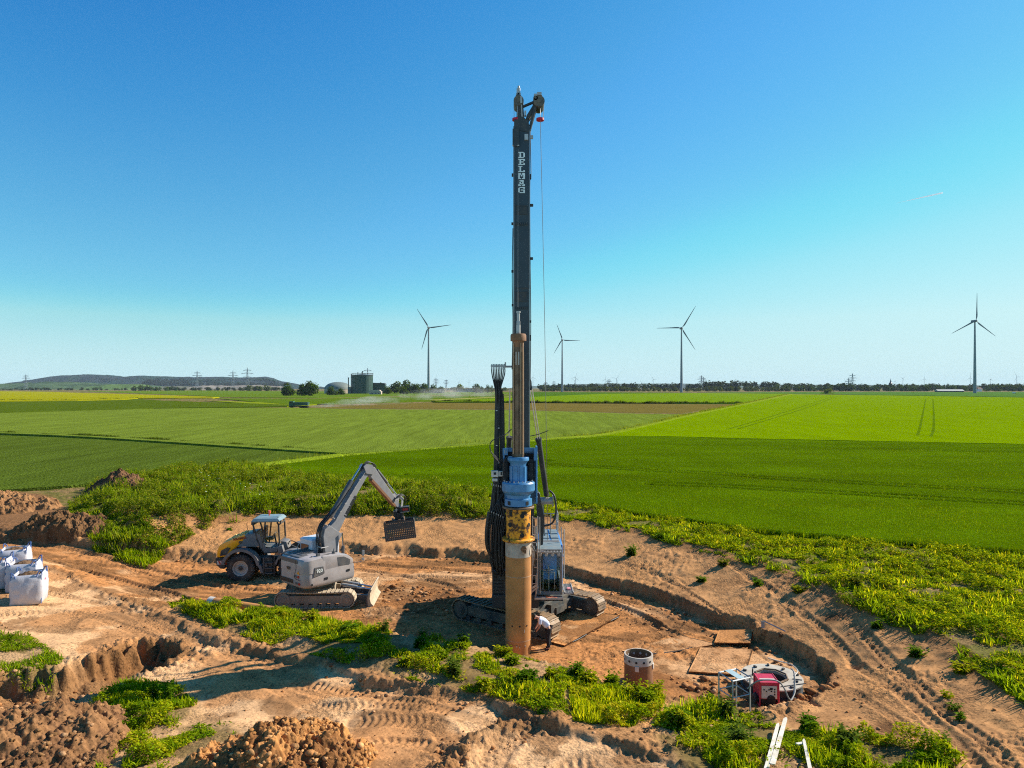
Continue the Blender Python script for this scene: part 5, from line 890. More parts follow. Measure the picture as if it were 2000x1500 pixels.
# ------------------------------------------------------------------ drilling rig
rig = empty('drilling_rig', (.85, 34.5, 0), 0, 'tall blue and dark crawler drilling rig standing in the middle of the pit', 'drilling rig')
def rp(b, name, m, smooth=None, par=None): return att(b.build(name, m, smooth=smooth), par or rig)
ZP = lambda py, d: CH - (py - HY) / F * d
XP = lambda px, d: (px - 1000) / F * d
tdir = Vector((.814, -.58, 0)).normalized(); tang = math.atan2(tdir.y, tdir.x)
crawler(rig, 5.75, .75, 1.02, Matrix.Translation((-.38, 32.95, 0)) @ rotz(tang), 50, side=-1)
crawler(rig, 5.75, .75, 1.02, Matrix.Translation((2.05, 36.1, 0)) @ rotz(tang), 50, side=-1)
Mt = Matrix.Translation((.85, 34.5, 0)) @ rotz(tang)
b = MB(); b.box((0, 0, .75), (2.6, 3.2, .55), M=Mt, bev=.05)
for sx in (-1, 1): b.box((sx * 1.2, 0, .62), (.5, 3.6, .4), M=Mt, bev=.04)
b.box((1.45, .2, .72), (.25, 1.4, .5), M=Mt); b.box((1.6, .2, .62), (.12, .7, .3), M=Mt); b.cyl((.85, 34.5, 1.0), (.85, 34.5, 1.32), 1.15, n=36); rp(b, 'undercarriage', 'track_frame')
# upper machine
b = MB(); b.box((.15, 34.6, 1.62), (2.1, 6.0, .6), bev=.04); b.box((-.40, 33.0, 2.35), (.95, 2.6, 1.25), bev=.05); b.box((.35, 35.6, 2.6), (2.3, 3.6, 1.6), bev=.06); b.box((.3, 38.0, 2.3), (2.8, 1.2, 1.9), bev=.1); rp(b, 'machine_body', 'rig_dark')
b = MB(); b.box((-.88, 33.0, 2.35), (.03, 2.3, 1.0))
for k in range(6): b.box((-.62 + .0 * k, 31.69, 1.95 + k * .15), (.42, .03, .04))
rp(b, 'side_grille', 'black')
b = MB(); b.box((1.85, 35.2, 2.70), (1.1, 3.7, 2.15), bev=.05); rp(b, 'engine_hood', 'cab_blue')
b = MB()
for k in range(3):
    b.box((1.62 + .0 * k, 34.0 + k * 1.15, 3.80), (.42, .95, .06), bev=.015); b.box((2.10, 34.0 + k * 1.15, 3.80), (.38, .95, .06), bev=.015)
rp(b, 'roof_hatch', mat('hatch_grey', (.16, .20, .21), rough=.5, dirt=.4, dcol=(.3, .25, .18), scale=5))
b = MB(); b.box((1.73, 33.35, 3.845), (1.05, .9, .05))
for k in range(9): b.box((1.73, 32.96 + k * .1, 3.885), (1.02, .03, .03))
rp(b, 'roof_grating', 'light_steel')
# cab: frame posts, glass, interior
cx0, cx1, cy0, cy1, cz0, cz1 = 1.10, 2.22, 31.45, 33.1, 1.98, 3.92
cab = empty('cab', ((cx0 + cx1) / 2, cy0, cz0)); att(cab, rig)
b = MB()
for x in (cx0 + .05, cx1 - .05):
    b.box((x, cy0 + .05, (cz0 + cz1) / 2), (.09, .09, cz1 - cz0), bev=.02); b.box((x, cy1 - .05, (cz0 + cz1) / 2), (.1, .1, cz1 - cz0)); b.box((x, (cy0 + cy1) / 2, cz1 - .05), (.1, cy1 - cy0, .1)); b.box((x, (cy0 + cy1) / 2, cz0 + .35), (.1, cy1 - cy0 - .02, .7))
b.box(((cx0 + cx1) / 2, cy0 + .05, cz1 - .07), (cx1 - cx0 - .1, .1, .14)); b.box(((cx0 + cx1) / 2, cy0 + .05, cz0 + .07), (cx1 - cx0 - .1, .1, .14)); b.box(((cx0 + cx1) / 2, cy1 - .04, (cz0 + cz1) / 2), (cx1 - cx0 - .1, .06, cz1 - cz0)); rp(b, 'cab_frame', mat('cab_grey', (.13, .145, .15), rough=.5, dirt=.35, dcol=(.3, .24, .16), scale=5), par=cab)
b = MB(); b.box(((cx0 + cx1) / 2, (cy0 + cy1) / 2, cz1 + .02), (cx1 - cx0 + .04, cy1 - cy0, .07), bev=.02); rp(b, 'roof', 'hatch_grey', par=cab)
b = MB(); b.box(((cx0 + cx1) / 2, cy0 + .03, (cz0 + cz1) / 2), (cx1 - cx0 - .18, .012, cz1 - cz0 - .28)); rp(b, 'windscreen', 'glass', par=cab)
b = MB(); b.box((cx1 - .03, (cy0 + cy1) / 2, cz0 + 1.25), (.012, cy1 - cy0 - .2, 1.1)); b.box((cx0 + .03, (cy0 + cy1) / 2, cz0 + 1.25), (.012, cy1 - cy0 - .2, 1.1)); rp(b, 'side_window', 'glass', par=cab)
b = MB(); b.box(((cx0 + cx1) / 2 + .1, cy0 + 1.15, cz0 + .5), (.5, .5, .16), bev=.04); b.box(((cx0 + cx1) / 2 + .1, cy0 + 1.38, cz0 + .95), (.5, .14, .85), bev=.04); rp(b, 'seat', 'cab_blue', par=cab)
b = MB(); b.box(((cx0 + cx1) / 2 + .05, cy0 + .55, cz0 + 1.15), (.62, .04, 1.2)); rp(b, 'inner_panel', mat('inner_blue', (.06, .26, .60), rough=.5), par=cab)
b = MB(); b.tube([(cx0 + .3, cy0 + .35, cz0 + .1), (cx0 + .3, cy0 + .4, cz0 + .9), (cx1 - .3, cy0 + .4, cz0 + .9), (cx1 - .3, cy0 + .35, cz0 + .1)], .02, 6, smooth=False); b.tube([(1.66, cy0 + .38, cz0 + .1), (1.66, cy0 + .42, cz0 + 1.25)], .02, 6); b.box((1.66, cy0 + .4, cz0 + 1.0), (.5, .05, .04)); rp(b, 'control_console', 'light_steel', par=cab)
b = MB(); b.box(((cx0 + cx1) / 2, cy0 + .9, cz0 + .03), (cx1 - cx0 - .2, 1.5, .05)); rp(b, 'floor_mat', 'black', par=cab)
b = MB()
for k in range(8): x = cx0 + .08 + k * (cx1 - cx0 - .16) / 7; b.box((x, cy0 - .14, cz1 + .03), (.03, .36, .03))
b.box(((cx0 + cx1) / 2, cy0 - .32, cz1 + .02), (cx1 - cx0, .035, .06)); b.box(((cx0 + cx1) / 2, cy0 - .05, cz1 + .075), (cx1 - cx0, .03, .05))
for x in (cx0, cx1): b.tube([(x, cy0 - .32, cz1 + .02), (x, cy0 - .12, cz1 - .25), (x, cy0 - .08, cz0 + .1), (x, cy0 + .1, cz0)], .02, 6, smooth=False)
rp(b, 'roof_guard', 'light_steel', par=cab)
for k in range(4): b = MB(); x = cx0 + .15 + k * .27; b.cyl((x, cy0 - .36, cz1 - .08), (x, cy0 - .26, cz1 - .08), .07, n=14); rp(b, 'work_lamp', 'light_steel', smooth=40, par=cab)
b = MB(); b.tube([(1.35, cy0 + .0, cz0 + 1.75), (1.5, cy0 - .01, cz0 + 1.2), (1.56, cy0 - .01, cz0 + 1.0)], .012, 5, smooth=False); rp(b, 'wiper', 'black', par=cab)
b = MB(); b.box((1.62, 31.30, 1.86), (1.25, .55, .06)); b.box((1.62, 31.04, 1.90), (1.25, .03, .14)); b.tube([(1.05, 31.1, 1.9), (1.05, 31.0, 2.3)], .02, 6); rp(b, 'front_step', 'light_steel')
b = MB(); b.box((1.55, 31.15, 1.93), (.6, .08, .03), rot=Matrix.Rotation(.15, 3, 'Z')); b.box((1.75, 31.25, 1.93), (.5, .05, .03), rot=Matrix.Rotation(-.3, 3, 'Z')); rp(b, 'orange_strap', mat('orange_strap', (.6, .12, .02), rough=.7))
b = MB(); Mg = Matrix.Translation((2.52, 32.0, 2.08)); b.box((0, 0, 0), (.42, 1.5, .04), M=Mg); b.box((.2, 0, .03), (.03, 1.5, .09), M=Mg); b.box((-.2, 0, .03), (.03, 1.5, .09), M=Mg)
for k in range(16): b.box((0, -.72 + k * .096, .03), (.38, .02, .02), M=Mg)
for k in (-.15, 0, .15): b.box((k, 0, .03), (.015, 1.46, .02), M=Mg)
rp(b, 'side_walkway', 'light_steel')
b = MB(); b.box((2.55, 31.8, 2.15), (.16, .26, .08), bev=.03); rp(b, 'glove', mat('pink_cloth', (.5, .18, .2), rough=.9))
b = MB()
rl = [(1.52, 35.6), (2.32, 35.6), (2.32, 36.9)]
for z in (3.8 + .52, 3.8 + 1.05): b.tube([(x, y, z) for x, y in rl], .022, 6, smooth=False)
for x, y in [(1.52, 35.6), (1.95, 35.6), (2.32, 35.6), (2.32, 36.3), (2.32, 36.9)]: b.tube([(x, y, 3.75), (x, y, 4.85)], .022, 6)
b.tube([(2.44, 33.1, 2.3), (2.44, 33.1, 4.55)], .03, 6); b.tube([(2.44, 34.9, 2.3), (2.44, 34.9, 4.3)], .025, 6); b.tube([(2.44, 33.1, 3.2), (2.44, 34.9, 3.2)], .02, 6); rp(b, 'handrail', 'light_steel')
b = MB(); M1 = Matrix.Translation((.62, 31.15, 1.95)); b.tube([(.45, 31.0, 2.25), (.62, 31.0, 2.05), (1.15, 31.05, 2.45)], .045, 8, smooth=False); b.cyl((.60, 30.95, 2.13), (.60, 31.1, 2.13), .13, n=20); b.box((.85, 31.03, 2.38), (.6, .06, .09), rot=Matrix.Rotation(-.55, 3, 'Y')); rp(b, 'support_arm', 'light_steel')
# mast
mx0, mx1, my0, my1, mz1 = .10, .735, 30.78, 31.45, ZP(237, 31)
mast = empty('mast', (.42, 31.1, 4.0)); att(mast, rig)
b = MB(); b.box(((mx0 + mx1) / 2, (my0 + my1) / 2, (3.4 + mz1) / 2), (mx1 - mx0, my1 - my0, mz1 - 3.4), bev=.03); rp(b, 'mast_tube', 'mast_paint', par=mast)
b = MB()
for x in (mx0 - .02, mx1 + .02): b.box((x, my0 + .02, (5 + mz1 - .3) / 2), (.05, .09, mz1 - 5.3)); b.box((x, my1 - .02, (5 + mz1 - .3) / 2), (.05, .09, mz1 - 5.3))
rp(b, 'guide_rail', mat('rail_steel', (.22, .20, .19), rough=.35, metal=.7), par=mast)
b = MB()
for py in (402, 418, 440, 563, 571, 588, 600): b.box((.42, my0 - .012, ZP(py, 30.8)), (mx1 - mx0 - .08, .03, .05))
for py, h in ((410, .30), (580, .36)): b.box((.42, my0 - .008, ZP(py, 30.8)), (mx1 - mx0 - .14, .02, h))
for py in (437, 602):
    rp(b, 'joint_plate', 'rig_dark', par=mast); b = MB()
    for k in range(6): b.box((.19 + k * .09, my0 - .02, ZP(py, 30.8)), (.05, .05, .09))
rp(b, 'joint_bolts', 'rig_dark', par=mast)
b = MB()
for px_, py, w, h in [(1037, 401, .2, .1), (1037, 505, .18, .1), (1034, 520, .08, .2), (1035, 628, .12, .1), (1002, 342, .12, .12), (1001, 437, .1, .1), (1002, 596, .12, .1), (1035, 660, .1, .25), (1036, 345, .08, .2), (1001, 530, .1, .1), (1034, 560, .08, .16)]: b.box((XP(px_, 31), 31.0, ZP(py, 31)), (w, .14, h), bev=.01)
b.tube([(mx1 + .06, 31.05, 22.6), (mx1 + .10, 31.05, 20.5), (mx1 + .05, 31.05, 20.1), (mx1 + .06, 31.05, 17), (mx1 + .09, 31.05, 14), (mx1 + .06, 31.05, 11.2)], .02, 5); b.tube([(mx0 - .06, 31.05, 18.2), (mx0 - .09, 31.05, 16), (mx0 - .06, 31.05, 14), (mx0 - .1, 31.05, 12)], .02, 5)
rp(b, 'cable_bracket', 'rig_dark', par=mast)
let = empty('mast_lettering', (.42, my0, 21)); att(let, mast)
for i, ch in enumerate('DELMAG'):
    pt, pb = 297 + i * 13.7, 308.5 + i * 13.7; b = MB(); X0, X1 = XP(1012, my0) + .01, XP(1024.5, my0) + .01; zt, zb = ZP(pt, my0), ZP(pb, my0); w = (X1 - X0) / 5; h = (zt - zb) / 7
    for r_, row in enumerate(FONT5[ch]):
        c = 0
        while c < 5:
            if row[c] == '1':
                e = c
                while e < 5 and row[e] == '1': e += 1
                b.box((X0 + (c + e) / 2 * w, my0 - .008, zt - (r_ + .5) * h), ((e - c + .25) * w, .012 + .0004 * r_, h * 1.1)); c = e
            else: c += 1
    rp(b, 'letter', 'letter_white', par=let)
# mast head
head = empty('mast_head', (.42, 31.1, mz1)); att(head, rig)
b = MB(); hd = 31.0
def pr(l, y0, y1, d=31.0): return [(XP(a, d), ZP(c, d)) for a, c in l], (y0, y1)
p_, w_ = pr([(1001, 256), (1001, 285), (1004, 290), (1014, 290), (1014, 256)], 30.7, 31.0); b.prism(p_, w_)
p_, w_ = pr([(1004, 257), (1004, 240), (1008, 232), (1022, 232), (1032, 242), (1035, 256), (1033, 262)], 30.75, 31.5); b.prism(p_, w_)
p_, w_ = pr([(1009, 233), (1009, 210), (1006, 200), (1007, 190), (1012, 186), (1018, 190), (1022, 212), (1024, 233)], 30.8, 31.4); b.prism(p_, w_, bev=.02)
rp(b, 'head_frame', 'rig_dark', par=head)
b = MB(); p_, w_ = pr([(1031, 256), (1043, 210), (1049, 208), (1040, 240), (1036, 256)], 30.85, 31.0); b.prism(p_, w_); p_, w_ = pr([(1031, 256), (1043, 210), (1049, 208), (1040, 240), (1036, 256)], 31.25, 31.4); b.prism(p_, w_)
p_, w_ = pr([(1026, 236), (1029, 226), (1045, 200), (1050, 206), (1034, 232)], 30.9, 31.35); b.prism(p_, w_); b.tube([(XP(1021, 31), 31.1, ZP(207, 31)), (XP(1042, 31), 31.1, ZP(198, 31))], .06, 8)
p_, w_ = pr([(1040, 204), (1045, 196), (1050, 186), (1058, 188), (1063, 198), (1062, 206), (1055, 214), (1049, 212)], 30.85, 31.4); b.prism(p_, w_, bev=.02); rp(b, 'jib_arm', 'rig_dark', par=head)
for px_, py, r_ in ((1053, 198, .24), (1013, 197, .22), (1046, 192, .10)): b = MB(); c = PD(px_, py, 30.8); b.cyl(c + Vector((0, -.06, 0)), c + Vector((0, .75, 0)), r_, n=28); b.cyl(c + Vector((0, -.09, 0)), c, r_ * .4, n=16); rp(b, 'sheave', 'track_frame', smooth=35, par=head)
b = MB()
for px_, py in ((1011, 182), (1014, 181), (1013, 177)): c = PD(px_, py, 31); b.cyl(c, c + Vector((0, 0, .2)), .05, n=10); b.box(c + Vector((0, 0, -.1)), (.14, .2, .12))
b.box(PD(1046, 190, 30.9), (.15, .3, .2)); b.box(PD(1053, 186, 30.9), (.2, .4, .12)); b.box(PD(1018, 196, 30.8), (.08, .2, .3)); b.box(PD(1026, 222, 30.8), (.08, .2, .2)); b.box(PD(1028, 268, 30.75), (.16, .1, .25)); b.box(PD(1038, 268, 30.9), (.14, .1, .14)); rp(b, 'head_fittings', 'light_steel', par=head)
b = MB(); b.tube([PD(1001, 284, 30.8), PD(1014, 284, 30.7)], .03, 6); b.tube([PD(1011, 233, 30.78), PD(1010, 196, 30.78)], .012, 5); b.tube([PD(1020, 230, 30.78), PD(1018, 200, 30.78)], .03, 5); rp(b, 'head_pipe', 'light_steel', par=head)
for px_ in (1055, 1008): b = MB(); c = PD(px_, 233.5, 30.9); b.cyl(c - Vector((0, 0, .045)), c + Vector((0, 0, .045)), .17, n=24); b.cyl(c - Vector((0, 0, .07)), c + Vector((0, 0, .07)), .08, n=16); rp(b, 'limit_switch_disc', 'signal_red', smooth=35, par=head)
b = MB(); b.tube([PD(1062, 202, 30.9), PD(1061.5, 233, 30.9)], .012, 5); b.tube([PD(1004, 196, 30.9), PD(1004, 233, 30.9)], .012, 5); rp(b, 'switch_chain', 'light_steel', par=head)
b = MB(); b.tube([PD(1055, 212, 30.9), PD(1056, 260, 30.9), PD(1060, 440, 31.2), PD(1064, 640, 31.6), PD(1067, 850, 32.1), PD(1069, 1000, 33.2), PD(1069, 1060, 34.2)], .013, 5); rp(b, 'hoist_rope', mat('wire_rope', (.28, .24, .22), rough=.4, metal=.5))
b = MB(); b.tube([PD(1012, 292, 30.70), PD(1011.5, 600, 30.5)], .012, 5); rp(b, 'kelly_rope', 'wire_rope')
# kelly bar with swivel and cap
kx = .27; kel = empty('kelly_bar', (kx, 30, 8)); att(kel, rig)
b = MB(); z0, z1 = ZP(893, 30), ZP(655, 30); b.cyl((kx, 30, z0 - 1), (kx, 30, z1 - .3), .225, n=32)
for k in range(6): a = k * math.pi / 3 + .35; b.box((kx + math.cos(a) * .235, 30 + math.sin(a) * .235, (z0 + z1) / 2 - .4), (.05, .075, z1 - z0 - .6), rot=Matrix.Rotation(a, 3, 'Z'))
rp(b, 'kelly_tube', 'kelly_steel', smooth=30, par=kel)
b = MB()
for a in (-2.45, -1.2, -.75): b.box((kx + math.cos(a) * .262, 30 + math.sin(a) * .262, (z0 + z1) / 2 - .1), (.03, .05, z1 - z0 - .5), rot=Matrix.Rotation(a, 3, 'Z'))
rp(b, 'drive_key', mat('key_steel', (.36, .22, .12), rough=.5, metal=.3, dirt=.4, dcol=(.1, .07, .05), scale=3), par=kel)
b = MB(); b.lathe([(.01, z1 + .06), (.30, z1 + .06), (.335, z1), (.335, z1 - .24), (.24, z1 - .26), (.22, z1 - .6), (.01, z1 - .6)], 32, M=Matrix.Translation((kx, 30, 0))); rp(b, 'kelly_cap', 'rust_brown', smooth=35, par=kel)
b = MB(); b.cyl((kx, 30, z1), (kx, 30, z1 + .45), .09, n=16); b.box((kx, 30, z1 + .5), (.16, .12, .22), bev=.03); b.cyl((kx, 30, z1 + .58), (kx, 30, z1 + .95), .065, n=14); b.cyl((kx, 30, z1 + .95), (kx, 30, z1 + 1.02), .09, n=14); rp(b, 'swivel', 'light_steel', smooth=35, par=kel)
b = MB(); b.box((kx - .04, 29.765, ZP(700, 29.8)), (.15, .02, .55)); rp(b, 'mud_patch', 'dirty_white', par=kel)
# rotary head
rot = empty('rotary_drive', (kx, 30, 6.3)); att(rot, rig)
b = MB(); b.lathe([(.01, 8.26), (.44, 8.26), (.46, 8.22), (.46, 8.12), (.40, 8.06), (.355, 7.98), (.345, 7.95), (.345, 7.2), (.01, 7.2)], 40, M=Matrix.Translation((kx, 30, 0)))
for k in range(10): a = k * .6283; b.box((kx + math.cos(a) * .35, 30 + math.sin(a) * .35, 7.5), (.05, .12, .75), rot=Matrix.Rotation(a, 3, 'Z'))
rp(b, 'drive_tube', 'rig_blue', smooth=30, par=rot)
b = MB(); b.lathe([(.01, 7.22), (.66, 7.22), (.70, 7.16), (.70, 6.86), (.64, 6.76), (.55, 6.70), (.52, 6.68), (.52, 6.60), (.01, 6.6)], 40, M=Matrix.Translation((kx, 30, 0)))
b.box((kx + .40, 30.3, 7.0), (.5, .8, .42), bev=.05); b.box((kx - .4, 30.3, 7.0), (.5, .8, .42), bev=.05); rp(b, 'gear_housing', 'rig_blue', smooth=30, par=rot)
b = MB()
for k in range(20): a = k * .314; b.cyl((kx + math.cos(a) * .60, 30 + math.sin(a) * .60, 7.2), (kx + math.cos(a) * .60, 30 + math.sin(a) * .60, 7.28), .028, n=6)
rp(b, 'bolt_ring', 'light_steel', par=rot)
b = MB(); b.lathe([(.01, 6.62), (.50, 6.62), (.50, 6.52), (.58, 6.50), (.58, 6.22), (.01, 6.22)], 40, M=Matrix.Translation((kx, 30, 0))); rp(b, 'chuck', 'rig_blue', smooth=30, par=rot)
b = MB()
for a in (-2.3, -.9, .6, 2.1): b.box((kx + math.cos(a) * .585, 30 + math.sin(a) * .585, 6.36), (.04, .13, .16), rot=Matrix.Rotation(a, 3, 'Z'))
rp(b, 'chuck_latch', 'black', par=rot)
for sx in (-1, 1): b = MB(); b.cyl((kx + sx * .52, 30.25, 7.2), (kx + sx * .52, 30.25, 8.0), .155, n=20); b.box((kx + sx * .52, 30.3, 8.05), (.24, .3, .22), bev=.03); b.box((kx + sx * .52, 30.18, 7.5), (.2, .2, .25)); rp(b, 'drive_motor', 'black', smooth=35, par=rot)
b = MB(); zt, zb = ZP(876, 30.4), 6.15
b.box((kx + .78, 30.45, (zt + zb) / 2 + .1), (.07, .62, zt - zb), bev=.01); b.box((kx - .62, 30.5, (zt + 7.2) / 2), (.07, .5, zt - 7.2), bev=.01); b.box((kx + .08, 30.50, zt - .06), (1.40, .12, .16), bev=.01); b.box((kx + .08, 30.66, (zt + zb) / 2), (1.35, .04, zt - zb)); b.box((kx - .56, 30.28, zt - .12), (.22, .1, .3)); b.box((kx + .72, 30.1, 8.35), (.1, .1, .5))
rp(b, 'carriage_frame', 'rig_blue', par=rot)
b = MB()
for z in np.linspace(6.5, 8.4, 8): b.cyl((kx + .82, 30.3, z), (kx + .84, 30.3, z), .035, n=8)
for x in (-.59, -.52): b.box((kx + x, 30.22, zt - .12), (.02, .01, .14))
rp(b, 'carriage_bolts', 'light_steel', par=rot)
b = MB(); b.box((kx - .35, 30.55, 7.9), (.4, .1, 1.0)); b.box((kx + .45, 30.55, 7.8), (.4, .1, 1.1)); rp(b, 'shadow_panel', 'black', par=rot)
# casing driver with holes
drv = empty('casing_driver', (kx, 30, 4.7)); att(drv, rig)
b = MB(); b.lathe([(.01, 6.12), (.52, 6.12), (.525, 6.1), (.525, 4.84), (.52, 4.8)], 48, M=Matrix.Translation((kx, 30, 0))); rp(b, 'driver_shell', 'driver_yellow', smooth=30, par=drv)
b = MB(); b.lathe([(.5, 6.19), (.66, 6.19), (.675, 6.17), (.675, 6.11), (.5, 6.10)], 48, M=Matrix.Translation((kx, 30, 0))); rp(b, 'upper_flange', 'kelly_steel', smooth=30, par=drv)
b = MB(); b.lathe([(.5, 4.86), (.66, 4.84), (.69, 4.81), (.69, 4.75), (.66, 4.72), (.5, 4.71)], 48, M=Matrix.Translation((kx, 30, 0))); rp(b, 'lower_flange', 'driver_yellow', smooth=30, par=drv)
for px_, py, r_ in ((1020, 1008, .10), (996, 1026, .10), (1020, 1046, .10), (1033, 1027, .09)):
    dx = XP(px_, 29.6) - kx; dx = max(-.46, min(.46, dx)); yy = 30 - math.sqrt(.525 ** 2 - dx * dx); nrm = Vector((dx, yy - 30, 0)).normalized(); c = Vector((kx + dx, yy, ZP(py, 29.5))); b = MB(); b.cyl(c - nrm * .03, c + nrm * .006, r_, n=22); rp(b, 'pin_hole', 'black', smooth=35, par=drv)
for px_, w in ((998, .15), (1022, .18)): dx = XP(px_, 29.6) - kx; yy = 30 - math.sqrt(.525 ** 2 - dx * dx); b = MB(); b.box((kx + dx, yy + .01, 5.95), (w, .05, .30 if w < .16 else .14), rot=Matrix.Rotation(math.atan2(yy - 30, dx) + math.pi / 2, 3, 'Z')); rp(b, 'driver_slot', 'black', par=drv)
# back stays
b = MB()
for dx in (-.05, .05): b.tube([PD(1037, 760, 31.9) + Vector((dx, 0, 0)), PD(1052, 858, 32.3) + Vector((dx, 0, 0))], .025, 7)
b.tube([PD(996, 760, 31.9), PD(994, 858, 32.2)], .03, 7); rp(b, 'cylinder_rod', mat('rod_pinkish', (.50, .40, .36), rough=.3, metal=.6))
b = MB(); b.prism(*pr([(1031, 735), (1034, 733), (1038, 745), (1039, 761), (1033, 763), (1031, 762)], 31.5, 31.9, 31.6)); rp(b, 'stay_bracket', 'rig_dark')
for a_, c_ in ((PD(1051.5, 856, 32.3), PD(1067.5, 968, 33.1)), (PD(995, 853, 32.2), PD(990, 968, 33))):
    b = MB(); b.cyl(a_, c_, .125, n=20); b.cyl(a_, a_ + (c_ - a_) * .04, .15, n=20); rp(b, 'stay_cylinder', 'rig_dark', smooth=35)
b = MB(); c = PD(1068, 978, 33.1); b.cyl(c + Vector((-.32, 0, 0)), c + Vector((.26, 0, 0)), .17, n=18); b.box(c + Vector((.28, 0, 0)), (.04, .4, .5)); b.box(c + Vector((-.35, 0, .05)), (.06, .5, .6)); b.box(c + Vector((-.14, .1, -.9)), (.06, .2, 1.5), rot=Matrix.Rotation(-.05, 3, 'Y')); rp(b, 'pivot_block', 'light_steel')
b = MB(); b.prism(*pr([(1046, 960), (1053, 962), (1063, 1010), (1060, 1062), (1054, 1064), (1050, 1020)], 31.8, 32.3, 32)); b.prism(*pr([(1036, 985), (1042, 985), (1050, 1100), (1044, 1130), (1038, 1130)], 31.2, 31.6, 31.4)); b.prism(*pr([(975, 985), (986, 985), (986, 1130), (972, 1130)], 31.2, 31.6, 31.4)); b.box((.42, 31.9, 4.2), (1.0, .9, 2.4)); rp(b, 'kinematic_link', 'rig_dark')
# ladder beside casing
b = MB()
for px_ in (1040, 1050): b.tube([PD(px_, 1008, 31.0), PD(px_, 1120, 31.0), PD(px_ - 2, 1160, 31.0)], .022, 6, smooth=False)
for k in range(9): b.tube([PD(1040, 1012 + k * 16, 31.0), PD(1050, 1012 + k * 16, 31.0)], .02, 5)
b.tube([PD(1054, 1010, 31.2), PD(1055, 1160, 31.2)], .02, 6); rp(b, 'ladder', 'light_steel')
b = MB(); b.cyl(PD(1045, 1028, 31.2), PD(1045, 1052, 31.2), .09, n=12); b.box(PD(1042, 1085, 31.25), (.12, .15, .9)); b.box(PD(1048, 1135, 31.25), (.10, .12, .5)); b.cyl(PD(1057, 1078, 31), PD(1062, 1078, 31), .06, n=8); rp(b, 'valve_pipe', 'light_steel')
# hoses
hr = random.Random(4)
hos = empty('hose_bundle', (-.8, 30.8, 3)); att(hos, rig)
for k in range(9):
    px0 = 960.5 + k * 3.1; q = (k - 4) / 4
    pts = [PD(px0, 714, 30.6), PD(px0 + .3, 730, 30.6), PD(972 + q * 4.2, 765, 30.65 + hr.uniform(-.06, .06)), PD(971.5 + q * 3.4, 800, 30.7), PD(970 + q * 3.4, 880, 30.7 + hr.uniform(-.08, .08)), PD(969.5 + q * 4.8, 940, 30.7), PD(966 + q * 8, 1000, 30.7 + hr.uniform(-.1, .1)), PD(965 + q * 10 + hr.uniform(-3, 3), 1060, 30.7), PD(968 + q * 9, 1095 + hr.uniform(-8, 14), 30.8), PD(978 + q * 4, 1105 + hr.uniform(-8, 10), 31.0), PD(988, 1090, 31.3)]
    b = MB(); b.tube(pts, [.024, .026, .034, .044, .044, .044, .044, .044, .044, .044, .044], 8); rp(b, 'hose', 'rubber', smooth=60, par=hos)
for k in range(4):
    pts = [PD(975 + k * 2.2, 745 + k * 8, 30.9), PD(977 + k * 2, 800, 30.9), PD(978 + k * 2, 880, 30.85), PD(976 + k * 2.5, 960, 30.8), PD(975 + k * 4, 1040, 30.8), PD(976 + k * 4, 1110, 30.9)]
    b = MB(); b.tube(pts, .05, 8); rp(b, 'hose', 'rubber', smooth=60, par=hos)
for k in range(9):
    x = 958 + k * 3.2; b = MB(); b.tube([PD(982 + hr.uniform(-6, 6), 960 + k * 2, 30.7), PD(x + 8, 990, 30.55), PD(x, 1030 + hr.uniform(-10, 10), 30.5), PD(x + hr.uniform(-3, 3), 1085, 30.5), PD(x + 4, 1118 + hr.uniform(-14, 8), 30.6), PD(984, 1122 - k * 3, 31.1)], .032, 7); rp(b, 'hose', 'rubber', smooth=60, par=hos)
b = MB(); b.tube([PD(955, 1000, 30.3), PD(950, 1040, 30.3), PD(952, 1070, 30.4), PD(960, 1085, 30.5)], .075, 8); rp(b, 'hose', 'rubber', smooth=60, par=hos)
for pts, r_ in [([PD(981, 905, 30.2), PD(968, 892, 30), PD(958, 880, 30), PD(960, 862, 30), PD(985, 850, 30.2), PD(999, 838, 30.6)], .022), ([PD(979, 912, 30.1), PD(972, 900, 29.9), PD(962, 890, 29.9)], .022), ([PD(986, 925, 30.1), PD(984, 905, 29.8), PD(990, 892, 29.8), PD(996, 890, 30)], .022), ([PD(1034, 852, 31.3), PD(1052, 848, 31.4), PD(1071, 841, 31.5)], .018), ([PD(1073, 958, 33), PD(1083, 970, 32.9), PD(1086, 1000, 32.8), PD(1078, 1022, 32.8), PD(1058, 1028, 32.8)], .045), ([PD(1038, 1065, 30.4), PD(1046, 1080, 30.3), PD(1042, 1110, 30.6)], .025)]:
    b = MB(); b.tube(pts, r_, 7); rp(b, 'hose', 'rubber', smooth=60, par=hos)
b = MB(); b.box(PD(972.5, 715, 30.6), (.62, .16, .07)); 
for k in range(9): b.box(PD(960.5 + k * 3.1, 718.5, 30.55), (.045, .08, .14)); b.cyl(PD(960.5 + k * 3.1, 713.5, 30.6), PD(960.5 + k * 3.1, 711, 30.6), .03, n=6)
b.tube([PD(984, 716, 30.6), PD(1004, 716, 30.9)], .05, 6); b.box(PD(987, 712, 30.6), (.06, .1, .2)); rp(b, 'hose_rack', 'light_steel')
b = MB()
for k in range(5): b.box(PD(970 + (k % 2) * 4, 802 + k * 34, 30.55), (.07, .03, .03))
rp(b, 'cable_tie', 'letter_white', par=hos)
b = MB(); b.box(PD(966.5, 925, 30.3), (.30, .22, .28), bev=.02); b.box(PD(966.5, 937, 30.3), (.24, .18, .12), bev=.02); b.box(PD(978, 925, 30.35), (.22, .2, .22), bev=.02); rp(b, 'junction_box', 'dirty_white')
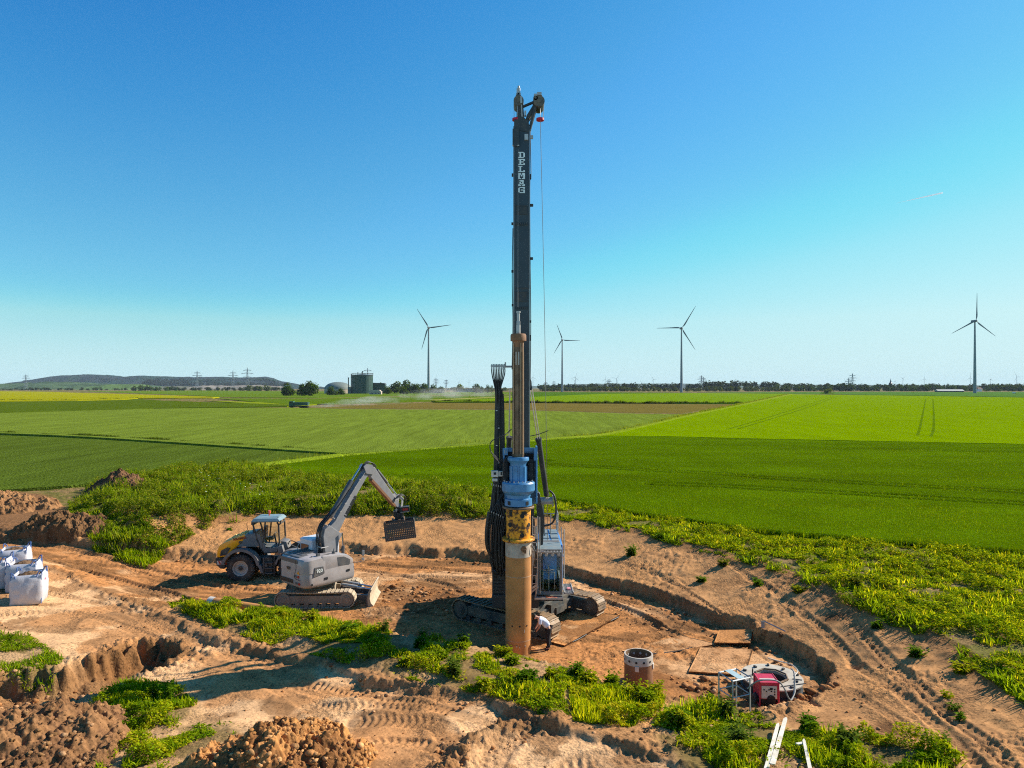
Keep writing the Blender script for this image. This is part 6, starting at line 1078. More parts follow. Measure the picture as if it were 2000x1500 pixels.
b = MB(); b.box(PD(966.5, 925, 30.17), (.10, .02, .10)); b.box(PD(979, 925, 30.24), (.06, .02, .14)); rp(b, 'box_plug', 'black')
b = MB()
for k in range(6): b.box(PD(960 + k * 4.5, 1000 + k * 2, 30.45), (.03, .04, .09)); b.box(PD(960 + k * 4.5, 946 + k, 30.5), (.03, .04, .09))
rp(b, 'hose_fitting', 'light_steel', par=hos)
# ------------------------------------------------------------------ big casing under the rig
cas = empty('casing_pipe', (kx, 30, 0), 0, 'long rust brown steel casing standing upright under the drive', 'casing pipe'); CT = 4.08
b = MB(); b.lathe([(.545, -.4), (.545, CT), (.50, CT)], 64, M=Matrix.Translation((kx, 30, 0))); att(b.build('pipe_wall', 'casing_rust', smooth=30), cas)
b = MB(); b.lathe([(.52, CT), (.553, CT), (.553, 4.64), (.545, 4.70), (.50, 4.71)], 64, M=Matrix.Translation((kx, 30, 0))); att(b.build('joint_collar', mat('collar_grey', (.44, .36, .28), rough=.65, dirt=.9, dcol=(.22, .11, .05), scale=4, ramp=(.5, .72)), smooth=30), cas)
b = MB(); b.lathe([(.547, 3.28), (.551, 3.27), (.551, 3.25), (.547, 3.24)], 64, M=Matrix.Translation((kx, 30, 0))); b.lathe([(.547, .60), (.55, .59), (.55, .57), (.547, .56)], 64, M=Matrix.Translation((kx, 30, 0))); att(b.build('weld_seam', mat('weld', (.42, .24, .13), rough=.7), smooth=30), cas)
for px_ in (1000.5, 1015, 1029): dx = XP(px_, 29.5) - kx; yy = 30 - math.sqrt(.545 ** 2 - dx * dx); nrm = Vector((dx, yy - 30, 0)).normalized(); c = Vector((kx + dx, yy, ZP(1223.5, 29.5))); b = MB(); b.cyl(c - nrm * .02, c + nrm * .005, .038, n=14); att(b.build('bolt_hole', 'black', smooth=35), cas)
for px_, py in ((1009, 1262), (1015, 1264), (1026, 1263)): dx = XP(px_, 29.5) - kx; yy = 30 - math.sqrt(.545 ** 2 - dx * dx); c = Vector((kx + dx, yy - .01, ZP(py, 29.5))); b = MB(); b.box(c, (.05, .04, .05)); att(b.build('bolt', 'light_steel'), cas)
b = MB(); dx = XP(1024, 29.5) - kx; b.box((kx + dx, 29.53, ZP(1233.5, 29.5)), (.05, .03, .13), bev=.01); b.box((kx + dx, 29.53, ZP(1228, 29.5)), (.02, .02, .1)); att(b.build('tag', 'dirty_white'), cas)
b = MB(); dx = XP(1023, 29.5) - kx; b.cyl((kx + dx, 29.44, ZP(1072, 29.5)), (kx + dx, 29.56, ZP(1072, 29.5)), .12, n=18); b.box((kx + dx + .06, 29.42, ZP(1076, 29.5)), (.09, .08, .18), bev=.02); b.tube([(kx + .53, 29.8, 4.55), (kx + .58, 29.75, 4.35), (kx + .55, 29.8, 4.1)], .02, 6); att(b.build('lifting_lug', 'rust_brown', smooth=35), cas)
# ------------------------------------------------------------------ compact excavator
mat('ex_grey', (.33, .295, .28), rough=.38, dirt=.35, dcol=(.36, .24, .15), scale=2.2, ramp=(.5, .8), coat=.2); mat('ex_dark', (.08, .08, .082), rough=.45, dirt=.35, dcol=(.2, .15, .1), scale=4); mat('ex_boom', (.21, .205, .21), rough=.4, dirt=.3, dcol=(.28, .22, .16), scale=3)
mat('ex_white', (.60, .60, .63), rough=.35, dirt=.2, dcol=(.4, .32, .24), scale=3); mat('ex_black', (.015, .016, .018), rough=.45); mat('pad_tan', (.42, .33, .22), rough=.85, dirt=.4, dcol=(.22, .14, .08), scale=5); mat('ex_muddy', (.30, .24, .17), rough=.85, dirt=.6, dcol=(.14, .10, .07), scale=3)
mat('red_lamp', (.45, .02, .015), rough=.3); mat('amber', (.8, .30, .02), rough=.5); mat('yellow_ink', (.75, .5, .05), rough=.6); mat('bucket_steel', (.075, .07, .068), rough=.5, metal=.4, dirt=.7, dcol=(.34, .16, .05), scale=3, ramp=(.5, .72))
EXO = Vector((-10.1, 37.1, 0)); EXA = R(50); EXH = Matrix.Translation(EXO) @ rotz(EXA)
ex = empty('excavator', EXO, 0, 'grey compact crawler excavator with raised boom and a dozer blade', 'excavator')
def ep(b, name, m, smooth=None, par=None): return att(b.build(name, m, smooth=smooth), par or ex)
TA = R(2)
MT1 = Matrix.Translation(EXO) @ rotz(TA)
for sy in (-1, 1):
    crawler(ex, 4.05, .6, .86, MT1 @ Matrix.Translation((.05, sy * 1.05, 0)), 42, shoe='pad_tan', frame='ex_muddy', grouser=.02, side=-1, covers=False)
b = MB(); b.box((0, 0, .65), (1.5, 1.6, .42), M=MT1, bev=.05); b.cyl((0, 0, .8), (0, 0, 1.2), .62, n=28, M=MT1)
for sy in (-1, 1): b.box((0, sy * .72, .55), (1.9, .3, .35), M=MT1)
ep(b, 'undercarriage', 'ex_muddy')
bl = empty('dozer_blade', MT1 @ Vector((2.9, 0, .4))); att(bl, ex)
b = MB(); prof = [(2.72, .02), (2.78, .0), (3.02, .08), (2.88, .22), (2.82, .45), (2.84, .72), (2.92, .90), (2.86, .93), (2.76, .80), (2.70, .5)]; b.prism(prof, 2.5, M=MT1, bev=.01); ep(b, 'blade_plate', 'pad_tan', par=bl)
b = MB(); b.prism([(2.62, .05), (2.72, .02), (2.72, .62), (2.62, .58)], 2.3, M=MT1); 
for sy in (-1, 1): b.prism([(1.0, .42), (1.1, .62), (2.0, .50), (2.7, .45), (2.7, .15), (2.0, .25)], (sy * .55 - .09, sy * .55 + .09), M=MT1)
ep(b, 'blade_arm', 'ex_dark', par=bl)
for sy in (-.25, .25): b = MB(); b.cyl((1.15, sy, .95), (2.0, sy, .80), .075, n=16, M=MT1); ep(b, 'blade_cylinder', 'light_steel', smooth=35, par=bl); b = MB(); b.cyl((2.0, sy, .80), (2.68, sy, .66), .038, n=12, M=MT1); ep(b, 'blade_rod', 'chrome', smooth=35, par=bl)
# upper body (local: x forward, y left)
def planpts(x0, x1, yr, yl, rb=.9, n=8):
    """rounded tail outline, counter-clockwise, seen from above"""
    pts = [(x1, yr), (x1, yl)]; 
    for i in range(n + 1): t = i / n * math.pi / 2; pts.append((x0 + .55 - .55 * math.sin(t), yl - .55 + .55 * math.cos(t)))
    for i in range(n + 1): t = i / n * math.pi / 2; pts.append((x0 + .42 - .42 * math.cos(t), yr + .42 - .42 * math.sin(t)))
    return pts
def loft(b, sections, M):
    """sections: list of (outline pts, z or function) stacked upward"""
    rings = []
    for pts, z in sections: rings.append([b.bm.verts.new(M @ Vector((p[0], p[1], z(p[0], p[1]) if callable(z) else z))) for p in pts])
    n = len(rings[0])
    for i in range(len(rings) - 1):
        for q in range(n): b.bm.faces.new((rings[i][q], rings[i][(q + 1) % n], rings[i + 1][(q + 1) % n], rings[i + 1][q]))
    b.bm.faces.new(rings[0][::-1]); b.bm.faces.new(rings[-1])
body = [(x, y) for x, y in [(1.25, -1.28), (1.3, -.25), (1.3, .15), (1.3, 1.22)]] + planpts(-1.72, 1.3, -1.28, 1.25)[2:] + [(-.2, -1.30), (.6, -1.29)]
def shrink(pts, k, cx=-.2, cy=0): return [(cx + (x - cx) * k, cy + (y - cy) * k) for x, y in pts]
b = MB(); loft(b, [(shrink(body, .93), 1.16), (shrink(body, .985), 1.24), (body, 1.36), (body, 1.75), (shrink(body, .985), 1.95)], EXH); ep(b, 'body_shell', 'ex_grey', smooth=40)
tail = [p for p in planpts(-1.735, -.55, -1.29, 1.26)]
b = MB(); loft(b, [(tail, 1.9), (tail, 2.25), (shrink(tail, .97, -.9), lambda x, y: 2.58 - .10 * max(0, -x - 1.0)), (shrink(tail, .90, -.9), lambda x, y: 2.66 - .12 * max(0, -x - 1.0))], EXH); ep(b, 'counterweight', 'ex_grey', smooth=40)
b = MB(); b.prism([(-.72, 1.9), (1.05, 1.9), (1.22, 2.0), (1.18, 2.22), (.85, 2.48), (.3, 2.58), (-.72, 2.66)], (-1.27, -.42), M=EXH, bev=.06); ep(b, 'side_hood', 'ex_grey', smooth=40)
b = MB(); b.prism([(-.6, 1.9), (.1, 1.9), (.1, 2.2), (-.6, 2.3)], (-.42, 1.2), M=EXH); b.box((-.9, .35, 2.66), (.7, 1.2, .05), M=EXH, bev=.02); b.box((-1.25, .25, 2.60), (.6, 1.45, .10), M=EXH, bev=.04)
for k in range(9): b.box((-1.1 + k * .09, .35, 2.705), (.03, 1.0, .02), M=EXH)
ep(b, 'engine_cover', 'ex_dark')
b = MB()
for a0 in np.linspace(.25, 1.25, 12): pass
tl_ = [p for p in planpts(-1.745, -.55, -1.30, 1.27)][2:]; up = [p for p in tl_ if p[1] > -.55]
def band(name, pts, z0, z1, m, z1b=None):
    b = MB(); lo = [b.bm.verts.new(EXH @ Vector((p[0], p[1], z0(i / (len(pts) - 1)) if callable(z0) else z0))) for i, p in enumerate(pts)]; hi = [b.bm.verts.new(EXH @ Vector((p[0], p[1], z1))) for p in pts]
    li = [b.bm.verts.new(EXH @ Vector((p[0] + .05, p[1] * .97, z0(i / (len(pts) - 1)) if callable(z0) else z0))) for i, p in enumerate(pts)]
    for i in range(len(pts) - 1): b.bm.faces.new((lo[i], lo[i + 1], hi[i + 1], hi[i])); b.bm.faces.new((li[i], li[i + 1], lo[i + 1], lo[i]))
    bmesh.ops.recalc_face_normals(b.bm, faces=b.bm.faces); return ep(b, name, m, smooth=40)
band('dark_band', up + [(-1.750, -.62)], lambda t: 2.36, 2.56, 'ex_dark')
# right side details (local y = -1.3 face)
SY = -1.315
def side_poly(name, pts, m, y=SY, w=.02): b = MB(); b.prism(pts, (y - w, y), M=EXH); return ep(b, name, m)
side_poly('side_vent', [(-1.25, 1.72), (-.62, 1.80), (-.70, 2.16), (-1.18, 2.18)], 'ex_dark', y=-1.30, w=.025)
side_poly('side_window_panel', [(.25, 2.0), (.95, 1.95), (1.0, 2.2), (.6, 2.42), (.2, 2.45)], 'ex_dark', y=-1.262)
for pts in ([(-1.40, 1.30), (-1.30, 1.30), (-1.30, 1.40), (-1.40, 1.40)], [(-.62, 1.45), (-.42, 1.45), (-.42, 1.57), (-.62, 1.57)], [(.75, 1.62), (.95, 1.62), (.95, 1.72), (.75, 1.72)]): side_poly('service_plate', pts, 'ex_black', y=-1.295)
def Rtext(txt, size, m, name, x, z, y=-1.34, sx=1.0, bold=.006, rot=0.0, par=None): return textmesh(txt, size, m, name, par or ex, EXH @ Matrix.Translation((x, y, z)) @ Matrix.Rotation(R(90), 4, 'X') @ rotz(rot), sx=sx, bold=bold)
Rtext('920', .24, 'letter_white', 'side_number', -.93, 1.98)
def Btext(txt, size, m, name, y, z, x=-1.752, sx=1.0, bold=.006): return textmesh(txt, size, m, name, ex, EXH @ Matrix.Translation((x, y, z)) @ rotz(R(-90)) @ Matrix.Rotation(R(90), 4, 'X'), sx=sx, bold=bold)
Btext('920', .22, 'ex_black', 'rear_number', .15, 2.05, x=-1.762); Btext('LIEBHERR', .25, 'ex_black', 'rear_lettering', .35, 1.42, sx=1.12, bold=.016, x=-1.745)
for z, y in ((1.72, -.70), (1.38, -.78)):
    b = MB(); b.cyl((-1.70, y, z), (-1.755, y, z), .065, n=16, M=EXH); ep(b, 'rear_lamp', 'red_lamp', smooth=35); b = MB(); b.box((-1.73, y + .18, z), (.03, .34, .10), M=EXH, bev=.01); ep(b, 'lamp_recess', 'ex_dark')
b = MB(); b.prism([(-.12, 0), (.12, 0), (0, .17)], .012, M=EXH @ Matrix.Translation((-1.745, -.70, 1.86)) @ rotz(R(-90))); ep(b, 'warning_triangle', 'amber')
b = MB(); b.tube([EXH @ Vector(p) for p in [(-1.752, -.45, 2.52), (-1.757, -.52, 2.2), (-1.757, -.38, 1.75), (-1.757, -.42, 1.62), (-1.757, -.9, 1.56)]], .010, 5); ep(b, 'panel_gap', 'ex_black')
b = MB(); b.box((-.35, -1.0, 2.64), (.5, .05, .03), M=EXH); b.cyl((.22, -.9, 2.55), (.22, -.9, 2.70), .09, n=14, M=EXH); b.cyl((.22, -.9, 2.70), (.28, -.86, 2.82), .03, n=8, M=EXH); b.box((-.78, -.98, 2.70), (.16, .14, .14), M=EXH); b.cyl((-1.1, -.9, 2.64), (-1.1, -.9, 2.68), .05, n=10, M=EXH); ep(b, 'filler_cap', 'ex_dark')
b = MB(); b.tube([EXH @ Vector(p) for p in [(1.15, -1.1, 2.0), (1.5, -1.25, 1.95), (1.72, -1.42, 2.0), (1.72, -1.42, 2.5)]], .018, 6, smooth=False); b.box((1.72, -1.42, 2.1), (.05, .18, .12), M=EXH); b.box((1.74, -1.40, 2.42), (.05, .16, .30), M=EXH, bev=.02); ep(b, 'mirror', 'light_steel')
# cab
ecab = empty('cab', EXH @ Vector((.6, .72, 1.9))); att(ecab, ex)
x0, x1, y0, y1, z0, z1 = -.35, 1.35, .18, 1.22, 1.35, 3.12
b = MB()
for x, y in ((x0 + .05, y0 + .05), (x0 + .05, y1 - .05), (x1 - .05, y0 + .05), (x1 - .05, y1 - .05)): b.box((x, y, (z0 + z1) / 2), (.11, .11, z1 - z0), M=EXH, bev=.02)
b.box(((x0 + x1) / 2, (y0 + y1) / 2, z0 + .28), (x1 - x0, y1 - y0, .56), M=EXH, bev=.03); b.box((x0 + .04, (y0 + y1) / 2, z1 - .08), (.1, y1 - y0, .2), M=EXH); b.box((x1 - .04, (y0 + y1) / 2, z1 - .06), (.08, y1 - y0, .12), M=EXH)
for y in (y0 + .05, y1 - .05): b.box(((x0 + x1) / 2, y, z1 - .07), (x1 - x0, .1, .14), M=EXH)
b.box((x0 + .05, y0 + .20, (z0 + z1) / 2), (.09, .30, z1 - z0), M=EXH); b.box((x0 + .25, y0 + .05, (z0 + z1) / 2), (.45, .08, z1 - z0), M=EXH); ep(b, 'cab_frame', 'ex_white', par=ecab)
b = MB(); loft(b, [([(x0 - .03, y0 - .02), (x1 + .04, y0 - .02), (x1 + .04, y1 + .02), (x0 - .03, y1 + .02)], z1), ([(x0 - .03, y0 - .02), (x1 + .04, y0 - .02), (x1 + .04, y1 + .02), (x0 - .03, y1 + .02)], z1 + .07), ([(x0 + .08, y0 + .08), (x1 - .1, y0 + .08), (x1 - .1, y1 - .08), (x0 + .08, y1 - .08)], z1 + .14)], EXH); ep(b, 'roof', 'ex_white', par=ecab)
b = MB(); b.box((x0 + .0, (y0 + y1) / 2 + .12, z0 + 1.08), (.03, .66, .98), M=EXH); ep(b, 'rear_window', 'glass_dark', par=ecab)
b = MB(); b.box(((x0 + x1) / 2 + .2, y0 + .02, z0 + 1.08), (1.0, .02, .98), M=EXH); b.box(((x0 + x1) / 2, y1 - .02, z0 + 1.08), (1.45, .02, .98), M=EXH); ep(b, 'side_window', 'glass', par=ecab); b = MB(); b.box((x1 - .02, (y0 + y1) / 2, z0 + 1.05), (.02, .85, 1.1), M=EXH); ep(b, 'front_window', 'glass', par=ecab)
b = MB(); b.box((.35, .7, z0 + .75), (.5, .5, .15), M=EXH, bev=.04); b.box((.15, .7, z0 + 1.1), (.14, .5, .7), M=EXH, bev=.04); ep(b, 'seat', 'ex_black', par=ecab)
b = MB(); b.tube([EXH @ Vector(p) for p in [(-.45, 1.32, 2.0), (-.45, 1.32, 2.75), (-.2, 1.32, 2.95), (.1, 1.32, 2.95)]], .022, 6); b.tube([EXH @ Vector(p) for p in [(-.5, 1.3, 2.35), (-.9, 1.2, 2.5), (-1.4, 1.0, 2.62)]], .02, 6); ep(b, 'handrail', 'light_steel', par=ecab)
b = MB()
for z in (2.05, 2.9): b.tube([EXH @ Vector(p) for p in [(-.15, -.06, z), (-.15, -.36, z - .05), (.25, -.40, z - .05)]], .03, 6, smooth=False)
for y in (-.06,): b.tube([EXH @ Vector(p) for p in [(-.15, y, 1.9), (-.15, y, 3.1)]], .025, 6)
ep(b, 'guard_bar', 'light_steel')
# boom in the plane y=-.12
BY = -.12; bo = empty('boom', EXH @ Vector((.4, BY, 1.9))); att(bo, ex)
b = MB(); b.prism([(.05, 1.5), (.9, 1.5), (.95, 2.2), (.75, 2.4), (.45, 2.35), (.05, 2.5)], (BY - .28, BY - .20), M=EXH, bev=.01); b.prism([(.05, 1.5), (.9, 1.5), (.95, 2.2), (.75, 2.4), (.45, 2.35), (.05, 2.5)], (BY + .20, BY + .28), M=EXH, bev=.01); b.box((.0, BY, 2.2), (.12, .5, 1.4), M=EXH); ep(b, 'boom_foot', 'ex_black', par=bo)
b = MB(); b.prism([(.30, 1.95), (.78, 1.95), (.88, 2.5), (1.02, 3.05), (1.25, 3.35), (1.02, 3.50), (.75, 3.70), (.42, 3.95), (.10, 3.75), (.02, 3.4), (.10, 2.7)], .36, M=EXH @ Matrix.Translation((0, BY, 0)), bev=.03); ep(b, 'lower_boom', 'ex_boom', par=bo)
b = MB(); up_pts = [(.34, 3.50), (.90, 3.30), (1.15, 3.72), (2.28, 5.48), (2.88, 6.25), (3.26, 6.42), (3.34, 6.60), (3.08, 6.82), (2.80, 6.66), (1.98, 5.68), (.78, 4.12), (.36, 3.80)]
b.prism(up_pts, .34, M=EXH @ Matrix.Translation((0, BY, 0)), bev=.03); ep(b, 'upper_boom', 'ex_boom', par=bo)
b = MB()
for y in (BY - .2, BY + .2): b.prism([(2.80, 6.45), (3.30, 6.35), (3.42, 6.58), (3.2, 6.9), (2.8, 6.98), (2.62, 6.86)], (y - .03, y + .03), M=EXH)
ep(b, 'boom_head', 'ex_boom', par=bo)
textmesh('LIEBHERR', .24, 'ex_black', 'boom_lettering', bo, EXH @ Matrix.Translation((1.78, BY - .178, 4.78)) @ Matrix.Rotation(R(90), 4, 'X') @ rotz(R(55.5)), sx=1.25, bold=.012)
b = MB(); b.cyl((.62, BY, 4.38), (1.95, BY, 6.12), .14, n=18, M=EXH); b.cyl((.95, BY, 4.75), (1.05, BY, 4.9), .13, n=18, M=EXH); ep(b, 'stick_cylinder', 'ex_dark', smooth=35, par=bo)
b = MB(); b.cyl((1.95, BY, 6.10), (2.66, BY, 6.94), .05, n=12, M=EXH); ep(b, 'stick_rod', 'chrome', smooth=35, par=bo)
for y in (BY - .30, BY + .30): b = MB(); b.cyl((1.15, y, 1.75), (1.18, y, 2.75), .085, n=14, M=EXH); ep(b, 'hoist_cylinder', 'ex_dark', smooth=35, par=bo); b = MB(); b.cyl((1.18, y, 2.75), (1.12, y, 3.45), .045, n=12, M=EXH); ep(b, 'hoist_rod', 'chrome', smooth=35, par=bo)
hr = random.Random(9)
for k in range(6):
    y = BY - .16 + k * .064; o_ = .03 * (k % 2)
    b = MB(); b.tube([EXH @ Vector(p) for p in [(.0, y, 2.4), (-.12 - o_, y, 3.0), (-.14 - o_, y, 3.5), (.02, y, 3.98 + o_), (.35, y, 4.28 + o_), (.65, y, 4.5 + o_ + hr.uniform(0, .08)), (1.2, y, 5.1 + o_), (1.75, y, 5.72 + o_)]], .028, 7); ep(b, 'hose', 'rubber', smooth=60, par=bo)
for k in range(4):
    y = BY - .12 + k * .08; b = MB(); b.tube([EXH @ Vector(p) for p in [(1.7, y, 5.6), (2.3, y, 6.35 + k * .04), (2.75, y, 6.85), (3.15, y, 7.02 + k * .02), (3.5, y, 6.85), (3.6, y, 6.5 - k * .05), (3.85, y, 6.15)]], .022, 7); ep(b, 'hose', 'rubber', smooth=60, par=bo)
b = MB(); 
for q, w in ((.44, .56), (.0, .5)): b.box((.18 + q, BY, 3.98 + q * .7), (.06, .62, .06), M=EXH)
for t in (.2, .35, .5, .65, .8): b.box((.7 + 2.1 * t, BY - .19, 4.05 + 2.65 * t), (.09, .05, .05), M=EXH)
b.tube([EXH @ Vector(p) for p in [(.85, BY - .20, 4.25), (2.2, BY - .20, 5.95), (2.9, BY - .20, 6.7)]], .016, 6, smooth=False); ep(b, 'hose_clamp', 'light_steel', par=bo)
# stick, linkage, tilting coupler, slotted bucket
st = empty('stick', EXH @ Vector((3.1, BY, 6.6))); att(st, ex)
b = MB(); b.prism([(3.0, 6.92), (3.45, 6.74), (3.85, 6.22), (5.16, 4.60), (5.32, 4.40), (5.22, 4.24), (5.04, 4.30), (4.90, 4.46), (3.28, 6.08), (3.05, 6.35), (2.97, 6.68)], .30, M=EXH @ Matrix.Translation((0, BY, 0)), bev=.03); ep(b, 'stick_beam', 'ex_boom', par=st)
b = MB(); b.prism([(3.22, 6.0), (4.85, 4.40), (4.95, 4.33), (5.0, 4.42), (3.30, 6.1)], .31, M=EXH @ Matrix.Translation((0, BY, 0))); ep(b, 'wear_strip', 'rust_brown', par=st)
b = MB(); b.cyl((3.72, BY, 6.55), (4.45, BY, 5.75), .085, n=16, M=EXH); ep(b, 'bucket_cylinder', 'ex_dark', smooth=35, par=st); b = MB(); b.cyl((4.45, BY, 5.75), (5.15, BY, 4.98), .042, n=12, M=EXH); ep(b, 'bucket_rod', 'chrome', smooth=35, par=st)
b = MB()
for y in (BY - .2, BY + .2): b.prism([(5.05, 5.02), (5.2, 5.05), (5.52, 4.75), (5.42, 4.3), (5.30, 4.3), (5.36, 4.68), (5.12, 4.85), (4.92, 4.66), (4.85, 4.72)], (y - .025, y + .025), M=EXH)
ep(b, 'bucket_link', 'light_steel', par=st)
b = MB()
for k in range(3): b.tube([EXH @ Vector(p) for p in [(4.8, BY - .22, 4.75), (5.2, BY - .3, 4.95 + k * .05), (5.55, BY - .3, 4.85), (5.62, BY - .25, 4.5), (5.45, BY - .2, 4.15)]], .018, 6)
ep(b, 'link_hose', 'rubber', par=st)
CO = EXH @ Vector((5.30, BY, 4.25)); cp = empty('tilting_coupler', CO); att(cp, ex); CM = Matrix.Translation(CO) @ rotz(R(8)) @ Matrix.Rotation(R(-4), 4, 'Y')
b = MB(); b.box((0, 0, -.08), (.36, .36, .26), M=CM, bev=.04); b.box((.35, -.1, -.12), (.55, .3, .34), M=CM, bev=.04); b.cyl((-.3, 0, -.22), (.3, 0, -.22), .09, n=14, M=CM); b.cyl((0, 0, -.55), (0, 0, -.28), .27, n=24, M=CM); b.box((0, 0, -.62), (.5, .42, .14), M=CM, bev=.03); b.box((-.22, -.1, -.35), (.18, .3, .35), M=CM, bev=.03); ep(b, 'rotator', 'ex_black', par=cp)
b = MB(); b.box((.35, -.26, .03), (.56, .03, .03), M=CM); b.box((.35, -.26, -.27), (.5, .03, .03), M=CM); b.cyl((-.12, -.2, -.1), (-.12, -.3, -.1), .06, n=12, M=CM); b.box((-.2, -.22, -.2), (.2, .05, .08), M=CM); ep(b, 'rotator_fitting', 'light_steel', par=cp)
b = MB(); b.box((.38, -.262, -.12), (.3, .012, .12), M=CM); ep(b, 'rotator_plate', 'red_lamp', par=cp)
bk = empty('slotted_bucket', CM @ Vector((0, 0, -.7))); att(bk, ex); BM_ = Matrix.Translation(CO + Vector((.05, -.1, -.72))) @ rotz(R(5)) @ Matrix.Rotation(R(-7), 4, 'Y')
b = MB(); W = 1.68; H_ = 1.05; nb = 17
# front grid: vertical bars with cross members, leaving slots open
for k in range(nb): x = -W / 2 + W * k / (nb - 1); b.box((x, -.35, -.55), (.082, .035, H_), M=BM_)
for z in (-.06, -.40, -.56, -.70, -.82, -.93, -1.05): b.box((0, -.35, z), (W, .03, .16 if z == -.40 else .07), M=BM_)
b.box((0, -.352, -.24), (W, .02, .22), M=BM_)
for s_ in (-1, 1): b.prism([(-.36, -1.1), (-.36, 0), (.32, -.02), (.42, -.25), (.1, -1.0)], .03, M=BM_ @ Matrix.Translation((s_ * W / 2, 0, 0)) @ rotz(R(90)))
for k in range(nb): x = -W / 2 + W * k / (nb - 1); b.box((x, -.0, -1.08), (.045, .72, .035), M=BM_)
b.box((0, .3, -1.05), (W, .12, .04), M=BM_); b.box((0, .32, -.12), (W, .03, .2), M=BM_); b.box((0, -.05, .02), (.6, .6, .08), M=BM_, bev=.02); b.box((-.35, -.05, .04), (.06, .5, .2), M=BM_); b.box((.3, -.05, .04), (.06, .5, .2), M=BM_); ep(b, 'bucket_basket', 'bucket_steel', par=bk)
# ------------------------------------------------------------------ wheel loader
mat('ld_yellow', (1.0, .38, .0), rough=.35, dirt=.1, dcol=(.5, .36, .2), scale=2.5, ramp=(.52, .8), coat=.3); mat('ld_grey', (.13, .13, .135), rough=.45, dirt=.35, dcol=(.34, .26, .18), scale=2.5); mat('ld_black', (.025, .027, .028), rough=.6, dirt=.4, dcol=(.3, .2, .12), scale=4); mat('rim_grey', (.42, .38, .33), rough=.6, dirt=.5, dcol=(.3, .2, .12), scale=5)
LX, LY = P(477, 1127, 0.03); LO = Vector((LX, LY + .35, H1(LX, LY) - .02)); LM = Matrix.Translation(LO) @ rotz(R(4))
ld = empty('wheel_loader', LO, 0, 'yellow and grey wheel loader parked behind the excavator', 'wheel loader')
def lp(b, name, m, smooth=None, par=None): return att(b.build(name, m, smooth=smooth), par or ld)
def wheel(x, y, r=.80, w=.56):
    wl = empty('wheel', LM @ Vector((x, y, r))); att(wl, ld); T = LM @ Matrix.Translation((x, y, r)) @ Matrix.Rotation(R(90), 4, 'X')
    b = MB(); b.lathe([(r * .55, -w * .42), (r * .62, -w * .5), (r * .86, -w * .5), (r * .955, -w * .40), (r * .97, 0), (r * .955, w * .40), (r * .86, w * .5), (r * .62, w * .5), (r * .55, w * .42)], 48, M=T)
    for k in range(24):
        a = k * 2 * math.pi / 24
        for s_ in (-1, 1): aa = a + (s_ > 0) * math.pi / 24; b.box((r * .965, s_ * 0, 0), (.075, .10, w * .52), M=T @ rotz(aa) @ Matrix.Translation((0, 0, s_ * w * .25)) @ Matrix.Rotation(s_ * .55, 4, 'X'))
    lp(b, 'tyre', 'tyre', smooth=30, par=wl)
    for s_ in (-1, 1):
        b = MB(); b.lathe([(.01, s_ * .16), (.14, s_ * .17), (.16, s_ * .10), (.26, s_ * .08), (.34, s_ * .10), (.38, s_ * .20), (r * .555, s_ * .23), (r * .565, s_ * .20)], 40, M=T)
        for k in range(10): a = k * .6283; b.cyl((.22 * math.cos(a), .22 * math.sin(a), s_ * .08), (.22 * math.cos(a), .22 * math.sin(a), s_ * .14), .02, n=6, M=T)
        bmesh.ops.recalc_face_normals(b.bm, faces=b.bm.faces); lp(b, 'rim', 'rim_grey', smooth=40, par=wl)
        b = MB(); b.cyl((0, 0, s_ * .13), (0, 0, s_ * .205), .13, n=18, M=T); lp(b, 'hub_cap', 'ld_black', smooth=35, par=wl)
for x in (0, 2.95):
    for y in (-.95, .95): wheel(x, y)
b = MB(); b.prism([(-1.47, 1.35), (-1.45, 1.75), (-1.36, 2.02), (-1.10, 2.20), (-.4, 2.48), (.08, 2.68), (.22, 2.68), (.10, 2.45), (-.05, 2.2), (-.62, 1.75), (-.80, 1.38)], 1.5, M=LM, bev=.06); lp(b, 'rear_hood', 'ld_yellow', smooth=35)
b = MB(); b.prism([(-1.1, 2.215), (-.4, 2.495), (.05, 2.69), (.05, 2.72), (-.4, 2.53), (-1.1, 2.25)], .9, M=LM)
for k in range(4): b.box((-.7 + k * .2, 0, 2.44 + k * .08), (.03, .85, .05), M=LM)
lp(b, 'hood_top', mat('sunlit_yellow', (.95, .62, .20), rough=.6))  # top painted paler than the hood to stand for sunlight on it
b = MB(); b.prism([(.12, 2.66), (.28, 2.70), (.72, 2.74), (.80, 2.3), (1.0, 1.95), (-.35, 1.95), (-.05, 2.2), (.08, 2.45)], 1.5, M=LM, bev=.03); lp(b, 'mid_panel', 'ld_grey', smooth=35)
b = MB(); b.prism([(-1.28, 1.45), (-1.22, 1.76), (-.85, 1.95), (-.68, 1.90), (-.92, 1.50)], (-.778, -.762), M=LM); lp(b, 'hood_vent', 'ld_black')
b = MB(); b.prism([(-1.52, 1.34), (-.82, 1.34), (-.95, .95), (-1.0, .70), (-1.25, .72), (-1.46, .95)], 1.7, M=LM, bev=.05); lp(b, 'counterweight', 'ld_black')
b = MB()
for k in range(3): b.prism([(-1.36 + k * .16, 1.18), (-1.27 + k * .16, 1.18), (-1.17 + k * .16, .98), (-1.26 + k * .16, .98)], (-.862, -.856), M=LM)
lp(b, 'warning_stripe', 'red_lamp')
b = MB(); b.box((-1.19, -.856, 1.08), (.46, .006, .22), M=LM); lp(b, 'warning_plate', 'dirty_white')
